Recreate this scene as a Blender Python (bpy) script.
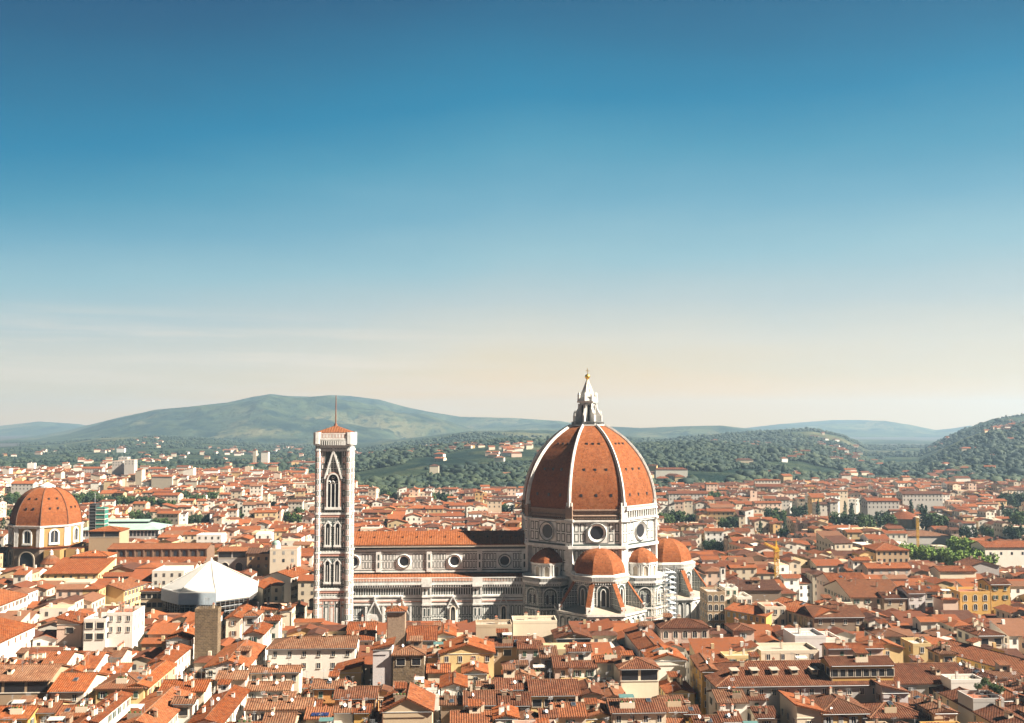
import bpy, math, random
import numpy as np
from mathutils import Vector, Matrix, noise as mnoise

R = math.radians
for o in list(bpy.data.objects): bpy.data.objects.remove(o)
scene = bpy.context.scene
COL = scene.collection

# ------------------------------------------------------------------ camera
F = 1000.0; CAMH = 90.0; PITCH = math.atan(64.5 / F)
cam_d = bpy.data.cameras.new("camera"); cam = bpy.data.objects.new("camera", cam_d); COL.objects.link(cam)
cam_d.sensor_width = 36.0; cam_d.lens = 36.0 * F / 1024.0
cam_d.clip_start = 1.0; cam_d.clip_end = 60000.0
cam.location = (0, 0, CAMH); cam.rotation_euler = (R(90) + PITCH, 0, 0)
scene.camera = cam

# ------------------------------------------------------------------ world and sun
SUN_EL = R(39); SUN_AZ = R(75.5)      # azimuth measured from "behind the camera" (south) towards the right (east)
sun_dir = Vector((math.sin(SUN_AZ) * math.cos(SUN_EL), -math.cos(SUN_AZ) * math.cos(SUN_EL), math.sin(SUN_EL)))
w = bpy.data.worlds.new("World"); scene.world = w; w.use_nodes = True
nt = w.node_tree; nt.nodes.clear()
def N(nt, typ, **k):
    n = nt.nodes.new(typ)
    for a, b in k.items(): setattr(n, a, b)
    return n
out = N(nt, 'ShaderNodeOutputWorld'); bg = N(nt, 'ShaderNodeBackground')
sky = N(nt, 'ShaderNodeTexSky'); sky.sky_type = 'NISHITA'; sky.sun_disc = False
sky.sun_elevation = SUN_EL; sky.sun_rotation = math.pi - SUN_AZ
sky.altitude = 100; sky.air_density = 1.0; sky.dust_density = 1.2; sky.ozone_density = 3.0
tc = N(nt, 'ShaderNodeTexCoord'); sep = N(nt, 'ShaderNodeSeparateXYZ')
nt.links.new(tc.outputs['Generated'], sep.inputs[0])
ramp = N(nt, 'ShaderNodeValToRGB')
SKYK = 2.55
def lin(c): return tuple((v / 255 / 12.92) if v / 255 <= .04045 else ((v / 255 + .055) / 1.055) ** 2.4 for v in c)
cr = ramp.color_ramp; cr.interpolation = 'EASE' if False else 'LINEAR'
stops = [(0.0, (1.22, .66, .14)), (0.03, (1.16, .68, .24)), (0.055, (.90, .69, .42)), (0.085, (.765, .69, .55)), (0.125, (.52, .60, .59)), (0.175, (.31, .53, .60)),
         (0.22, (.165, .415, .545)), (0.27, (.06, .315, .47)), (0.315, (.0, .22, .40)), (0.365, (0, .152, .30)), (0.405, (0, .104, .228)), (0.5, (0, .045, .15)), (1.0, (0, .02, .07))]
while len(cr.elements) > 1: cr.elements.remove(cr.elements[-1])
cr.elements[0].position = stops[0][0]; cr.elements[0].color = (*stops[0][1], 1)
for ps, c in stops[1:]:
    e = cr.elements.new(ps); e.color = (*c, 1)
# the sky is paler towards the sun (right) and deeper away from it
def wmap(v, a, b, c, d):
    n = N(nt, 'ShaderNodeMapRange'); nt.links.new(v, n.inputs[0])
    for i, q in enumerate((a, b, c, d)): n.inputs[i + 1].default_value = q
    return n.outputs[0]
sa = N(nt, 'ShaderNodeMath', operation='ADD'); sb = N(nt, 'ShaderNodeMath', operation='ADD')
nt.links.new(sep.outputs['Z'], sa.inputs[0]); lf_ = N(nt, 'ShaderNodeMath', operation='MULTIPLY'); nt.links.new(wmap(sep.outputs['X'], -.45, 0, .07, 0), lf_.inputs[0]); nt.links.new(wmap(sep.outputs['Z'], .02, .2, .3, 1), lf_.inputs[1]); nt.links.new(lf_.outputs[0], sa.inputs[1])
nt.links.new(sa.outputs[0], sb.inputs[0]); nt.links.new(wmap(sep.outputs['X'], 0, .5, 0, .006), sb.inputs[1])
# faint unevenness of the air
mp2 = N(nt, 'ShaderNodeMapping'); mp2.inputs['Scale'].default_value = (1.6, 1.6, 7); nt.links.new(tc.outputs['Generated'], mp2.inputs[0])
nz2 = N(nt, 'ShaderNodeTexNoise'); nz2.inputs['Scale'].default_value = 1.5; nz2.inputs['Detail'].default_value = 6; nz2.inputs['Roughness'].default_value = .55; nt.links.new(mp2.outputs[0], nz2.inputs[0])
sc0 = N(nt, 'ShaderNodeMath', operation='ADD'); nt.links.new(sb.outputs[0], sc0.inputs[0]); nt.links.new(wmap(nz2.outputs[0], .3, .7, -.011, .011), sc0.inputs[1])
nt.links.new(sc0.outputs[0], ramp.inputs[0])
# thin cirrus streaks, stretched along the horizon
mp = N(nt, 'ShaderNodeMapping'); mp.inputs['Scale'].default_value = (2.4, 2.4, 42)
mp.inputs['Location'].default_value = (3.1, .4, 1.7)
nz = N(nt, 'ShaderNodeTexNoise'); nz.inputs['Scale'].default_value = 1.6; nz.inputs['Detail'].default_value = 7; nz.inputs['Roughness'].default_value = .62
nt.links.new(tc.outputs['Generated'], mp.inputs[0]); nt.links.new(mp.outputs[0], nz.inputs[0])
cm = N(nt, 'ShaderNodeMapRange'); cm.inputs[1].default_value = .44; cm.inputs[2].default_value = .70; cm.inputs[3].default_value = 0; cm.inputs[4].default_value = .5
nt.links.new(nz.outputs[0], cm.inputs[0])
band = N(nt, 'ShaderNodeMapRange'); band.inputs[1].default_value = .115; band.inputs[2].default_value = .085
nt.links.new(sep.outputs['Z'], band.inputs[0])
bx_ = N(nt, 'ShaderNodeMath', operation='MULTIPLY'); nt.links.new(band.outputs[0], bx_.inputs[0]); nt.links.new(wmap(sep.outputs['X'], .12, -.22, .12, 1.0), bx_.inputs[1])
ml = N(nt, 'ShaderNodeMath', operation='MULTIPLY'); nt.links.new(cm.outputs[0], ml.inputs[0]); nt.links.new(bx_.outputs[0], ml.inputs[1])
cl = N(nt, 'ShaderNodeMix', data_type='RGBA'); cl.inputs[7].default_value = (1.05, .86, .68, 1)
nt.links.new(ml.outputs[0], cl.inputs[0]); nt.links.new(ramp.outputs[0], cl.inputs[6])
sc_ = N(nt, 'ShaderNodeVectorMath', operation='SCALE'); sc_.inputs[3].default_value = SKYK
dk = N(nt, 'ShaderNodeVectorMath', operation='SCALE'); nt.links.new(cl.outputs[2], dk.inputs[0]); nt.links.new(wmap(sep.outputs['Y'], 0.1, .85, .18, 1.0), dk.inputs[3])  # sky beside and behind the view dimmed to weaken the fill light
nt.links.new(dk.outputs[0], sc_.inputs[0])
mix = N(nt, 'ShaderNodeMix', data_type='RGBA'); mix.inputs[0].default_value = .988
nt.links.new(sky.outputs[0], mix.inputs[6]); nt.links.new(sc_.outputs[0], mix.inputs[7])
nt.links.new(mix.outputs[2], bg.inputs[0]); bg.inputs[1].default_value = 0.10
nt.links.new(bg.outputs[0], out.inputs[0])

sd = bpy.data.lights.new("sun", 'SUN'); sd.energy = 5.0; sd.angle = R(.53); sd.color = (1.0, .89, .74)
so = bpy.data.objects.new("sun", sd); COL.objects.link(so); so.location = (300, -200, 600)
so.rotation_euler = sun_dir.to_track_quat('Z', 'Y').to_euler()
vs = scene.view_settings; vs.view_transform = 'Standard'; vs.look = 'None'; vs.gamma = 1; vs.exposure = 1.95
scene.cycles.max_bounces = 5; scene.cycles.diffuse_bounces = 2; scene.cycles.volume_bounces = 0
scene.cycles.caustics_reflective = False; scene.cycles.caustics_refractive = False
scene.cycles.transparent_max_bounces = 8
HAZE_DENSITY = 8.0e-5

# ------------------------------------------------------------------ measuring helpers (camera survey of the town)
def ray(px, py):
    cx = (px - 512) / F; cy = (361.5 - py) / F
    return cx, math.cos(PITCH) - cy * math.sin(PITCH), math.sin(PITCH) + cy * math.cos(PITCH)
def zat(py, d):
    x, y, z = ray(512, py); return CAMH + z / y * d
def ground_at(px, py, z0):
    x, y, z = ray(px, py); t = (z0 - CAMH) / z
    return Vector((x * t, y * t, z0))
def at_depth(px, py, d):
    x, y, z = ray(px, py); t = d / y
    return Vector((x * t, d, CAMH + z * t))
def proj(p):
    c = math.cos(PITCH); s = math.sin(PITCH); dy = p[1]; dz = p[2] - CAMH
    dep = dy * c + dz * s; up = -dy * s + dz * c
    return 512 + F * p[0] / dep, 361.5 - F * up / dep
GRID = R(3)                       # the street grid of the old town is turned by 3 degrees
CG, SG = math.cos(GRID), math.sin(GRID)
def to_uv(p): return p[0] * CG + p[1] * SG, -p[0] * SG + p[1] * CG
def to_xy(u, v): return u * CG - v * SG, u * SG + v * CG
Z = Vector((0, 0, 1))

# ------------------------------------------------------------------ materials
MATS = {}
def newmat(name, rough=.85, spec=.3):
    m = bpy.data.materials.new(name); m.use_nodes = True; nt = m.node_tree
    b = nt.nodes['Principled BSDF']; b.inputs['Roughness'].default_value = rough
    b.inputs['Specular IOR Level'].default_value = spec
    MATS[name] = m
    return m, nt, b
def noise(nt, scale, detail=4, vec=None, rough=.6):
    n = N(nt, 'ShaderNodeTexNoise'); n.inputs['Scale'].default_value = scale; n.inputs['Detail'].default_value = detail
    n.inputs['Roughness'].default_value = rough
    if vec is not None: nt.links.new(vec, n.inputs['Vector'])
    return n.outputs[0]
def mapr(nt, v, a, b, c, d):
    n = N(nt, 'ShaderNodeMapRange'); nt.links.new(v, n.inputs[0])
    for i, q in enumerate((a, b, c, d)): n.inputs[i + 1].default_value = q
    return n.outputs[0]
def mixc(nt, f, a, b, mode='MIX'):
    n = N(nt, 'ShaderNodeMix', data_type='RGBA', blend_type=mode)
    for i, q in ((0, f), (6, a), (7, b)):
        if isinstance(q, (int, float)): n.inputs[i].default_value = q
        elif isinstance(q, tuple): n.inputs[i].default_value = (*q, 1) if len(q) == 3 else q
        else: nt.links.new(q, n.inputs[i])
    return n.outputs[2]
def mth(nt, op, a, b=0.0):
    n = N(nt, 'ShaderNodeMath', operation=op)
    for i, q in enumerate((a, b)):
        if isinstance(q, (int, float)): n.inputs[i].default_value = q
        else: nt.links.new(q, n.inputs[i])
    return n.outputs[0]
def bump(nt, b, h, strength=.4, dist=.1):
    n = N(nt, 'ShaderNodeBump'); n.inputs['Strength'].default_value = strength; n.inputs['Distance'].default_value = dist
    nt.links.new(h, n.inputs['Height']); nt.links.new(n.outputs[0], b.inputs['Normal'])
def geo_pos(nt): return N(nt, 'ShaderNodeNewGeometry').outputs['Position']
def uvv(nt): return N(nt, 'ShaderNodeUVMap').outputs[0]
def obrand(nt): return N(nt, 'ShaderNodeObjectInfo').outputs['Random']

def stucco(name, col, var=.14, dirt=.24):
    col = tuple(x * .88 for x in col)
    m, nt, b = newmat(name); P = geo_pos(nt); u = uvv(nt)
    mpn = N(nt, 'ShaderNodeMapping'); mpn.inputs['Scale'].default_value = (1.3, .22, 1); nt.links.new(u, mpn.inputs[0])
    streak = noise(nt, 1.2, 6, mpn.outputs[0], .7); patch = noise(nt, .22, 5, P, .65)
    c = mixc(nt, mapr(nt, streak, .5, .8, 0, dirt), tuple(col), tuple(x * .55 for x in col))
    c = mixc(nt, mapr(nt, patch, .42, .72, 0, .22), c, (col[0] * .75, col[1] * .68, col[2] * .58))
    rnd = obrand(nt)
    c = mixc(nt, 1.0, c, mixc(nt, rnd, (1 - var, 1 - var, 1 - var * .8), (1 + var * .5, 1 + var * .5, 1 + var * .4)), 'MULTIPLY')
    nt.links.new(c, b.inputs['Base Color']); bump(nt, b, noise(nt, 3, 4, P), .3, .05)
    return m
stucco('w_white', (.80, .75, .67)); stucco('w_cream', (.74, .64, .49)); stucco('w_yellow', (.66, .49, .24))
stucco('w_ochre', (.56, .34, .10)); stucco('w_orange', (.58, .28, .10)); stucco('w_pink', (.60, .45, .36))
stucco('w_beige', (.50, .39, .27)); stucco('w_grey', (.42, .40, .38)); stucco('w_tan', (.42, .30, .19)); stucco('w_lilac', (.58, .54, .54))
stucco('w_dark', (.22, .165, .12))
WALLWORD = {'w_white': 'white', 'w_cream': 'cream', 'w_yellow': 'pale yellow', 'w_ochre': 'mustard yellow', 'w_orange': 'orange', 'w_pink': 'pinkish',
            'w_beige': 'beige', 'w_grey': 'grey', 'w_tan': 'tan', 'w_lilac': 'pale grey', 'w_dark': 'dark brown', 'rubble': 'rough stone', 'brick': 'brown brick'}

def tiles(name, cols, per=.62, wav=True, dark=.5, objv=.24):
    cols = [tuple(x * .70 for x in c_) for c_ in cols]
    m, nt, b = newmat(name, .9, .15); P = geo_pos(nt); u = uvv(nt)
    n1 = noise(nt, .35 if wav else 1.3, 5, P, .8); n2 = noise(nt, 2.6, 4, P, .75)
    c = mixc(nt, mapr(nt, n1, .38, .66, 0, 1), cols[0], cols[1])
    c = mixc(nt, mapr(nt, n2, .5, .72, 0, .75), c, cols[2])
    vr = N(nt, 'ShaderNodeTexVoronoi'); vr.inputs['Scale'].default_value = 2.2; nt.links.new(P, vr.inputs['Vector'])
    c = mixc(nt, mapr(nt, vr.outputs['Color'], .35, 1, 0, .85), c, tuple(x * .38 for x in cols[0]))
    v2 = N(nt, 'ShaderNodeTexVoronoi'); v2.inputs['Scale'].default_value = 1.1; nt.links.new(P, v2.inputs['Vector']); sc2 = N(nt, 'ShaderNodeSeparateColor'); nt.links.new(v2.outputs['Color'], sc2.inputs[0])
    c = mixc(nt, mapr(nt, sc2.outputs[1], .5, 1, 0, .6), c, cols[2])
    lich = noise(nt, .9 if wav else 2.2, 6, P, .8)
    c = mixc(nt, mapr(nt, lich, .50, .70, 0, .75), c, (.105, .068, .045))
    sp = N(nt, 'ShaderNodeSeparateXYZ'); nt.links.new(u, sp.inputs[0])
    if wav:
        fr = mth(nt, 'FRACT', mth(nt, 'MULTIPLY', sp.outputs[0], 1 / per))
        tri = mth(nt, 'ABSOLUTE', mth(nt, 'SUBTRACT', fr, .5))
        fr2 = mth(nt, 'FRACT', mth(nt, 'MULTIPLY', sp.outputs[1], 1 / .5))
        h = mth(nt, 'ADD', mth(nt, 'MULTIPLY', tri, 2), mth(nt, 'MULTIPLY', fr2, .35))
        bump(nt, b, h, .55, .14)
    else:
        bump(nt, b, n2, .5, .15)
    c = mixc(nt, mapr(nt, noise(nt, .16, 4, P, .6), .52, .68, 0, .3), c, tuple(x * y for x, y in zip(cols[2], (.85, 1.05, 1.2))))
    rn = obrand(nt); c = mixc(nt, 1.0, c, mixc(nt, rn, (1 - objv, 1 - objv * 1.1, 1 - objv * 1.1), (1 + objv, 1 + objv, 1 + objv * .9)), 'MULTIPLY')
    r2 = mth(nt, 'FRACT', mth(nt, 'MULTIPLY', rn, 7.31)); c = mixc(nt, mapr(nt, r2, .6, 1, 0, .35 if objv else 0), c, (.17, .10, .062))
    nt.links.new(c, b.inputs['Base Color'])
    return m
tiles('t_orange', ((.25, .068, .021), (.175, .046, .017), (.33, .115, .045)))
tiles('t_bright', ((.31, .080, .021), (.23, .058, .018), (.38, .135, .050)))
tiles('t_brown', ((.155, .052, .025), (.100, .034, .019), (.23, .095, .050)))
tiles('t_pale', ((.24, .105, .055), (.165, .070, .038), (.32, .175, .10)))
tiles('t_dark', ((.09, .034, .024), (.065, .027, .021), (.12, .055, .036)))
ROOFWORD = {'t_orange': 'orange', 't_bright': 'bright orange', 't_brown': 'brown', 't_pale': 'faded', 't_dark': 'dark brown'}
tiles('t_dome', ((.33, .100, .031), (.25, .068, .022), (.38, .135, .052)), wav=False, objv=0)

def plain(name, col, rough=.7, spec=.3, var=.2, ns=1.5, metal=0.0):
    m, nt, b = newmat(name, rough, spec); P = geo_pos(nt)
    c = mixc(nt, mapr(nt, noise(nt, ns, 5, P, .7), .35, .7, 0, 1), tuple(x * (1 - var) for x in col), tuple(min(1, x * (1 + var * .5)) for x in col))
    nt.links.new(c, b.inputs['Base Color']); b.inputs['Metallic'].default_value = metal
    return m
plain('marble', (.67, .66, .63), .5, .4, .26, .45)
plain('marble_warm', (.76, .68, .57), .6, .3, .2, .8)
plain('marble_green', (.055, .072, .070), .5, .4, .3, .8)
plain('marble_pink', (.52, .28, .22), .55, .3, .2, .8)
plain('dark', (.018, .019, .024), .4, .5, .3)
plain('glass', (.03, .038, .05), .15, .6, .3)
plain('wood_dark', (.07, .045, .03), .8, .2)
plain('shutter_green', (.045, .085, .065), .7); plain('shutter_brown', (.16, .085, .05), .7); plain('shutter_grey', (.33, .33, .32), .7)
plain('stone', (.34, .29, .23), .85); plain('stone_light', (.60, .54, .45), .85)
plain('gold', (.85, .55, .12), .3, .5, .1, 1, .9); plain('metal', (.30, .31, .32), .5, .5, .2, 2, .6)
plain('rust', (.20, .085, .05), .7); plain('white_paint', (.80, .79, .77), .6, .3, .08)
plain('tent', (.82, .80, .76), .6, .2, .08, .3); plain('shade_and_deck_blue', (.50, .58, .64), .6, .2, .12, .5)
plain('yellow_paint', (.50, .29, .03), .5); plain('net_green', (.05, .19, .15), .8, .1, .35, .6); plain('net_dark', (.028, .028, .030), .8)
plain('copper', (.27, .38, .33), .6, .2, .2, .2); plain('lead', (.40, .42, .43), .6, .3, .2)
plain('solar', (.02, .03, .09), .2, .6); plain('awning', (.46, .44, .40), .8); plain('cyan_glass', (.30, .55, .55), .25, .5)
plain('terra', (.30, .11, .06), .8); plain('yellow_wall', (.31, .19, .075), .85, .2, .15, .3); plain('asphalt', (.055, .052, .05), .9, .2)
plain('bark', (.10, .07, .05), .9); plain('teal_cloth', (.07, .15, .145), .8); plain('red_paint', (.5, .06, .04), .6)
def brickmat(name, c1, c2, mo, s=1.0, bw=.5, bh=.22):
    m, nt, b = newmat(name, .9, .15); u = uvv(nt); P = geo_pos(nt)
    br = N(nt, 'ShaderNodeTexBrick'); nt.links.new(u, br.inputs[0]); br.inputs['Scale'].default_value = s
    br.inputs['Color1'].default_value = (*c1, 1); br.inputs['Color2'].default_value = (*c2, 1); br.inputs['Mortar'].default_value = (*mo, 1)
    br.inputs['Brick Width'].default_value = bw; br.inputs['Row Height'].default_value = bh; br.inputs['Mortar Size'].default_value = .03
    c = mixc(nt, mapr(nt, noise(nt, .8, 6, P, .75), .4, .7, 0, .7), br.outputs[0], tuple(x * .5 for x in c1))
    nt.links.new(c, b.inputs['Base Color']); bump(nt, b, noise(nt, 2, 4, P), .6, .15)
brickmat('brick', (.30, .20, .13), (.24, .15, .10), (.34, .28, .22))
brickmat('brick_drum', (.31, .205, .145), (.24, .16, .12), (.34, .27, .22), 1, .9, .4)
brickmat('rubble', (.18, .13, .08), (.11, .08, .055), (.27, .21, .14), 1, 1.1, .55)
brickmat('san_brick', (.20, .125, .08), (.16, .10, .07), (.22, .16, .12), 1, 1.2, .5)
# striped marble facing with upright panels, cut in the stone (uv in metres)
def facing(name, pw, ph, white, green):
    m, nt, b = newmat(name, .55, .35); u = uvv(nt); P = geo_pos(nt)
    sp = N(nt, 'ShaderNodeSeparateXYZ'); nt.links.new(u, sp.inputs[0])
    def edge(v, per):
        fr = mth(nt, 'FRACT', mth(nt, 'MULTIPLY', v, 1 / per))
        return mth(nt, 'MULTIPLY', mth(nt, 'SUBTRACT', .5, mth(nt, 'ABSOLUTE', mth(nt, 'SUBTRACT', fr, .5))), per)
    d = mth(nt, 'MINIMUM', edge(sp.outputs[0], pw), edge(sp.outputs[1], ph))
    msk = mth(nt, 'MULTIPLY', mth(nt, 'GREATER_THAN', d, .13), mth(nt, 'LESS_THAN', d, .46))
    wht = mixc(nt, mapr(nt, noise(nt, .7, 5, P, .7), .35, .7, 0, 1), tuple(x * .82 for x in white), white)
    c = mixc(nt, msk, wht, green)
    nt.links.new(c, b.inputs['Base Color'])
facing('facing', 1.45, 4.1, (.70, .69, .65), (.05, .066, .066))
facing('facing_small', 1.1, 2.3, (.68, .67, .63), (.05, .07, .07))
# vertex colour materials for the far town
for nm, wavy in (('far_wall', False), ('far_roof', True)):
    m, nt, b = newmat(nm, .9, .1); a = N(nt, 'ShaderNodeVertexColor'); a.layer_name = 'Col'; P = geo_pos(nt)
    c = mixc(nt, mapr(nt, noise(nt, .5 if wavy else .3, 5, P, .75), .38, .7, 0, .55 if wavy else .3), a.outputs[0], (.11, .055, .035) if wavy else (.34, .28, .22))
    nt.links.new(c, b.inputs['Base Color'])
    if wavy: bump(nt, b, noise(nt, 1.4, 4, P, .7), .7, .25)
def leafmat(name, c1, c2):
    m, nt, b = newmat(name, .75, .2); P = geo_pos(nt)
    r = N(nt, 'ShaderNodeNewGeometry').outputs['Random Per Island']
    c = mixc(nt, r, c1, c2)
    if name == 'wood_leaf': c = mixc(nt, mapr(nt, noise(nt, .009, 5, P, .7), .47, .60, 0, .85), c, (.050, .066, .032)); c = mixc(nt, mapr(nt, noise(nt, .02, 4, P, .7), .52, .62, 0, .7), c, (.010, .022, .016))
    c = mixc(nt, mapr(nt, noise(nt, .35, 3, P), .4, .65, 0, .6), c, tuple(x * .6 for x in c1))
    nt.links.new(c, b.inputs['Base Color'])
leafmat('leaf_bright', (.11, .18, .030), (.18, .27, .05)); leafmat('leaf', (.045, .08, .028), (.075, .115, .035)); leafmat('leaf_dark', (.020, .042, .020), (.035, .06, .026))
leafmat('wood_leaf', (.008, .020, .016), (.030, .046, .024))
def translucent(name, k):
    m = MATS[name]; nt = m.node_tree; b = nt.nodes['Principled BSDF']; t = N(nt, 'ShaderNodeBsdfTranslucent'); t.inputs[0].default_value = (.85, .84, .82, 1); mx = N(nt, 'ShaderNodeMixShader'); mx.inputs[0].default_value = k
    nt.links.new(b.outputs[0], mx.inputs[1]); nt.links.new(t.outputs[0], mx.inputs[2]); nt.links.new(mx.outputs[0], nt.nodes['Material Output'].inputs[0])
translucent('tent', .6)

# ------------------------------------------------------------------ mesh builder
class MB:
    def __init__(s): s.v = []; s.f = []; s.m = []; s.mats = []; s.T = None; s.col = None; s.cols = []
    def mi(s, name):
        if name not in s.mats: s.mats.append(name)
        return s.mats.index(name)
    def poly(s, pts, mat):
        i = len(s.v)
        for p in pts:
            s.v.append(tuple(s.T @ Vector(p)) if s.T is not None else (p[0], p[1], p[2]))
        s.f.append(tuple(range(i, i + len(pts)))); s.m.append(s.mi(mat))
        if s.col is not None: s.cols.append((s.col, len(pts)))
    def box(s, x0, x1, y0, y1, z0, z1, mat, top=None, bottom=True):
        a = [(x0, y0, z0), (x1, y0, z0), (x1, y1, z0), (x0, y1, z0)]; b = [(x, y, z1) for x, y, _ in a]
        for i in range(4):
            j = (i + 1) % 4; s.poly([a[i], a[j], b[j], b[i]], mat)
        s.poly(b, top or mat)
        if bottom: s.poly(a[::-1], mat)
    def frustum(s, pts0, z0, pts1, z1, mat, cap0=False, cap1=True, capmat=None):
        n = len(pts0)
        a = [(p[0], p[1], z0) for p in pts0]; b = [(p[0], p[1], z1) for p in pts1]
        for i in range(n):
            j = (i + 1) % n; s.poly([a[i], a[j], b[j], b[i]], mat)
        if cap1: s.poly(b, capmat or mat)
        if cap0: s.poly(a[::-1], mat)
    def ngon(s, cx, cy, r, n, a0=0.0):
        return [(cx + r * math.cos(a0 + 2 * math.pi * i / n), cy + r * math.sin(a0 + 2 * math.pi * i / n)) for i in range(n)]
    def cyl(s, cx, cy, z0, z1, r0, r1, mat, n=10, a0=0.0, cap0=False):
        s.frustum(s.ngon(cx, cy, r0, n, a0), z0, s.ngon(cx, cy, max(r1, .001), n, a0), z1, mat, cap0, True)
    def bar(s, p, q, r, mat, n=4):
        p = Vector(p); q = Vector(q); d = (q - p).normalized(); a = d.orthogonal().normalized(); b = d.cross(a)
        ring = [(a * math.cos(2 * math.pi * i / n + .785) + b * math.sin(2 * math.pi * i / n + .785)) * r for i in range(n)]
        for i in range(n):
            j = (i + 1) % n; s.poly([p + ring[i], p + ring[j], q + ring[j], q + ring[i]], mat)
        s.poly([p + x for x in ring[::-1]], mat); s.poly([q + x for x in ring], mat)
    def ball(s, c, r, mat, n=10, k=6):
        c = Vector(c)
        P = lambda i, j: c + Vector((math.sin(math.pi * j / k) * math.cos(2 * math.pi * i / n), math.sin(math.pi * j / k) * math.sin(2 * math.pi * i / n), math.cos(math.pi * j / k))) * r
        for j in range(k):
            for i in range(n):
                s.poly([P(i, j), P(i, j + 1), P(i + 1, j + 1), P(i + 1, j)], mat)
    def mesh(s, name):
        me = bpy.data.meshes.new(name)
        arr0 = np.array(s.v, dtype=float).reshape(-1, 3)
        q_, ix, inv = np.unique(np.round(arr0 * 500).astype(np.int64), axis=0, return_index=True, return_inverse=True); inv = inv.ravel()
        me.from_pydata(arr0[ix].tolist(), [], [tuple(inv[i] for i in f) for f in s.f])
        for x in s.mats: me.materials.append(MATS[x])
        n = len(s.f); me.polygons.foreach_set('material_index', s.m)
        V = np.array(s.v, dtype=float).reshape(-1, 3); tot = np.array([len(f) for f in s.f]); st = np.concatenate(([0], np.cumsum(tot)[:-1]))
        # verts are laid out face by face: loop i is vertex i
        nrm = np.zeros((n, 3))
        a = V[st]; b = V[st + 1]; c = V[st + 2]; nrm = np.cross(b - a, c - a)
        q = tot > 3
        if q.any(): nrm[q] = np.cross(V[st[q] + 2] - V[st[q]], V[st[q] + 3] - V[st[q] + 1])
        ln = np.linalg.norm(nrm, axis=1, keepdims=True); nrm = nrm / np.maximum(ln, 1e-9)
        flat = np.abs(nrm[:, 2]) > .97
        U = np.stack([-nrm[:, 1], nrm[:, 0], np.zeros(n)], 1); U[flat] = (1, 0, 0)
        U /= np.maximum(np.linalg.norm(U, axis=1, keepdims=True), 1e-9)
        W = np.cross(nrm, U); W[W[:, 2] < 0] *= -1; W[flat] = (0, 1, 0)
        Ur = np.repeat(U, tot, 0); Wr = np.repeat(W, tot, 0)
        uv = np.stack([(V * Ur).sum(1), (V * Wr).sum(1)], 1).astype(np.float32)
        l = me.uv_layers.new(name='UVMap'); l.data.foreach_set('uv', uv.ravel())
        if s.cols:
            ca = me.color_attributes.new('Col', 'FLOAT_COLOR', 'CORNER')
            arr = np.concatenate([np.tile(np.array([*c, 1.0], dtype=np.float32), k) for c, k in s.cols])
            ca.data.foreach_set('color', arr)
        me.validate(); me.update(); return me
    def obj(s, name, parent=None, label=None):
        me = s.mesh(name); o = bpy.data.objects.new(name, me); COL.objects.link(o)
        if parent is not None: o.parent = parent
        if label: o['label'] = label
        return o
def root(name, label, cat, loc=(0, 0, 0), rz=0.0, group=None):
    o = bpy.data.objects.new(name, None); COL.objects.link(o); o.location = loc; o.rotation_euler = (0, 0, rz)
    o['label'] = label; o['category'] = cat; o.empty_display_size = 1
    if group: o['group'] = group
    return o
def tag(o, label, cat, group=None):
    o['label'] = label; o['category'] = cat
    if group: o['group'] = group
    return o
def inst(mesh, name, parent, loc, rz=0.0, scale=None):
    o = bpy.data.objects.new(name, mesh); COL.objects.link(o); o.parent = parent; o.location = loc; o.rotation_euler = (0, 0, rz)
    if scale: o.scale = scale
    return o

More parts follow.
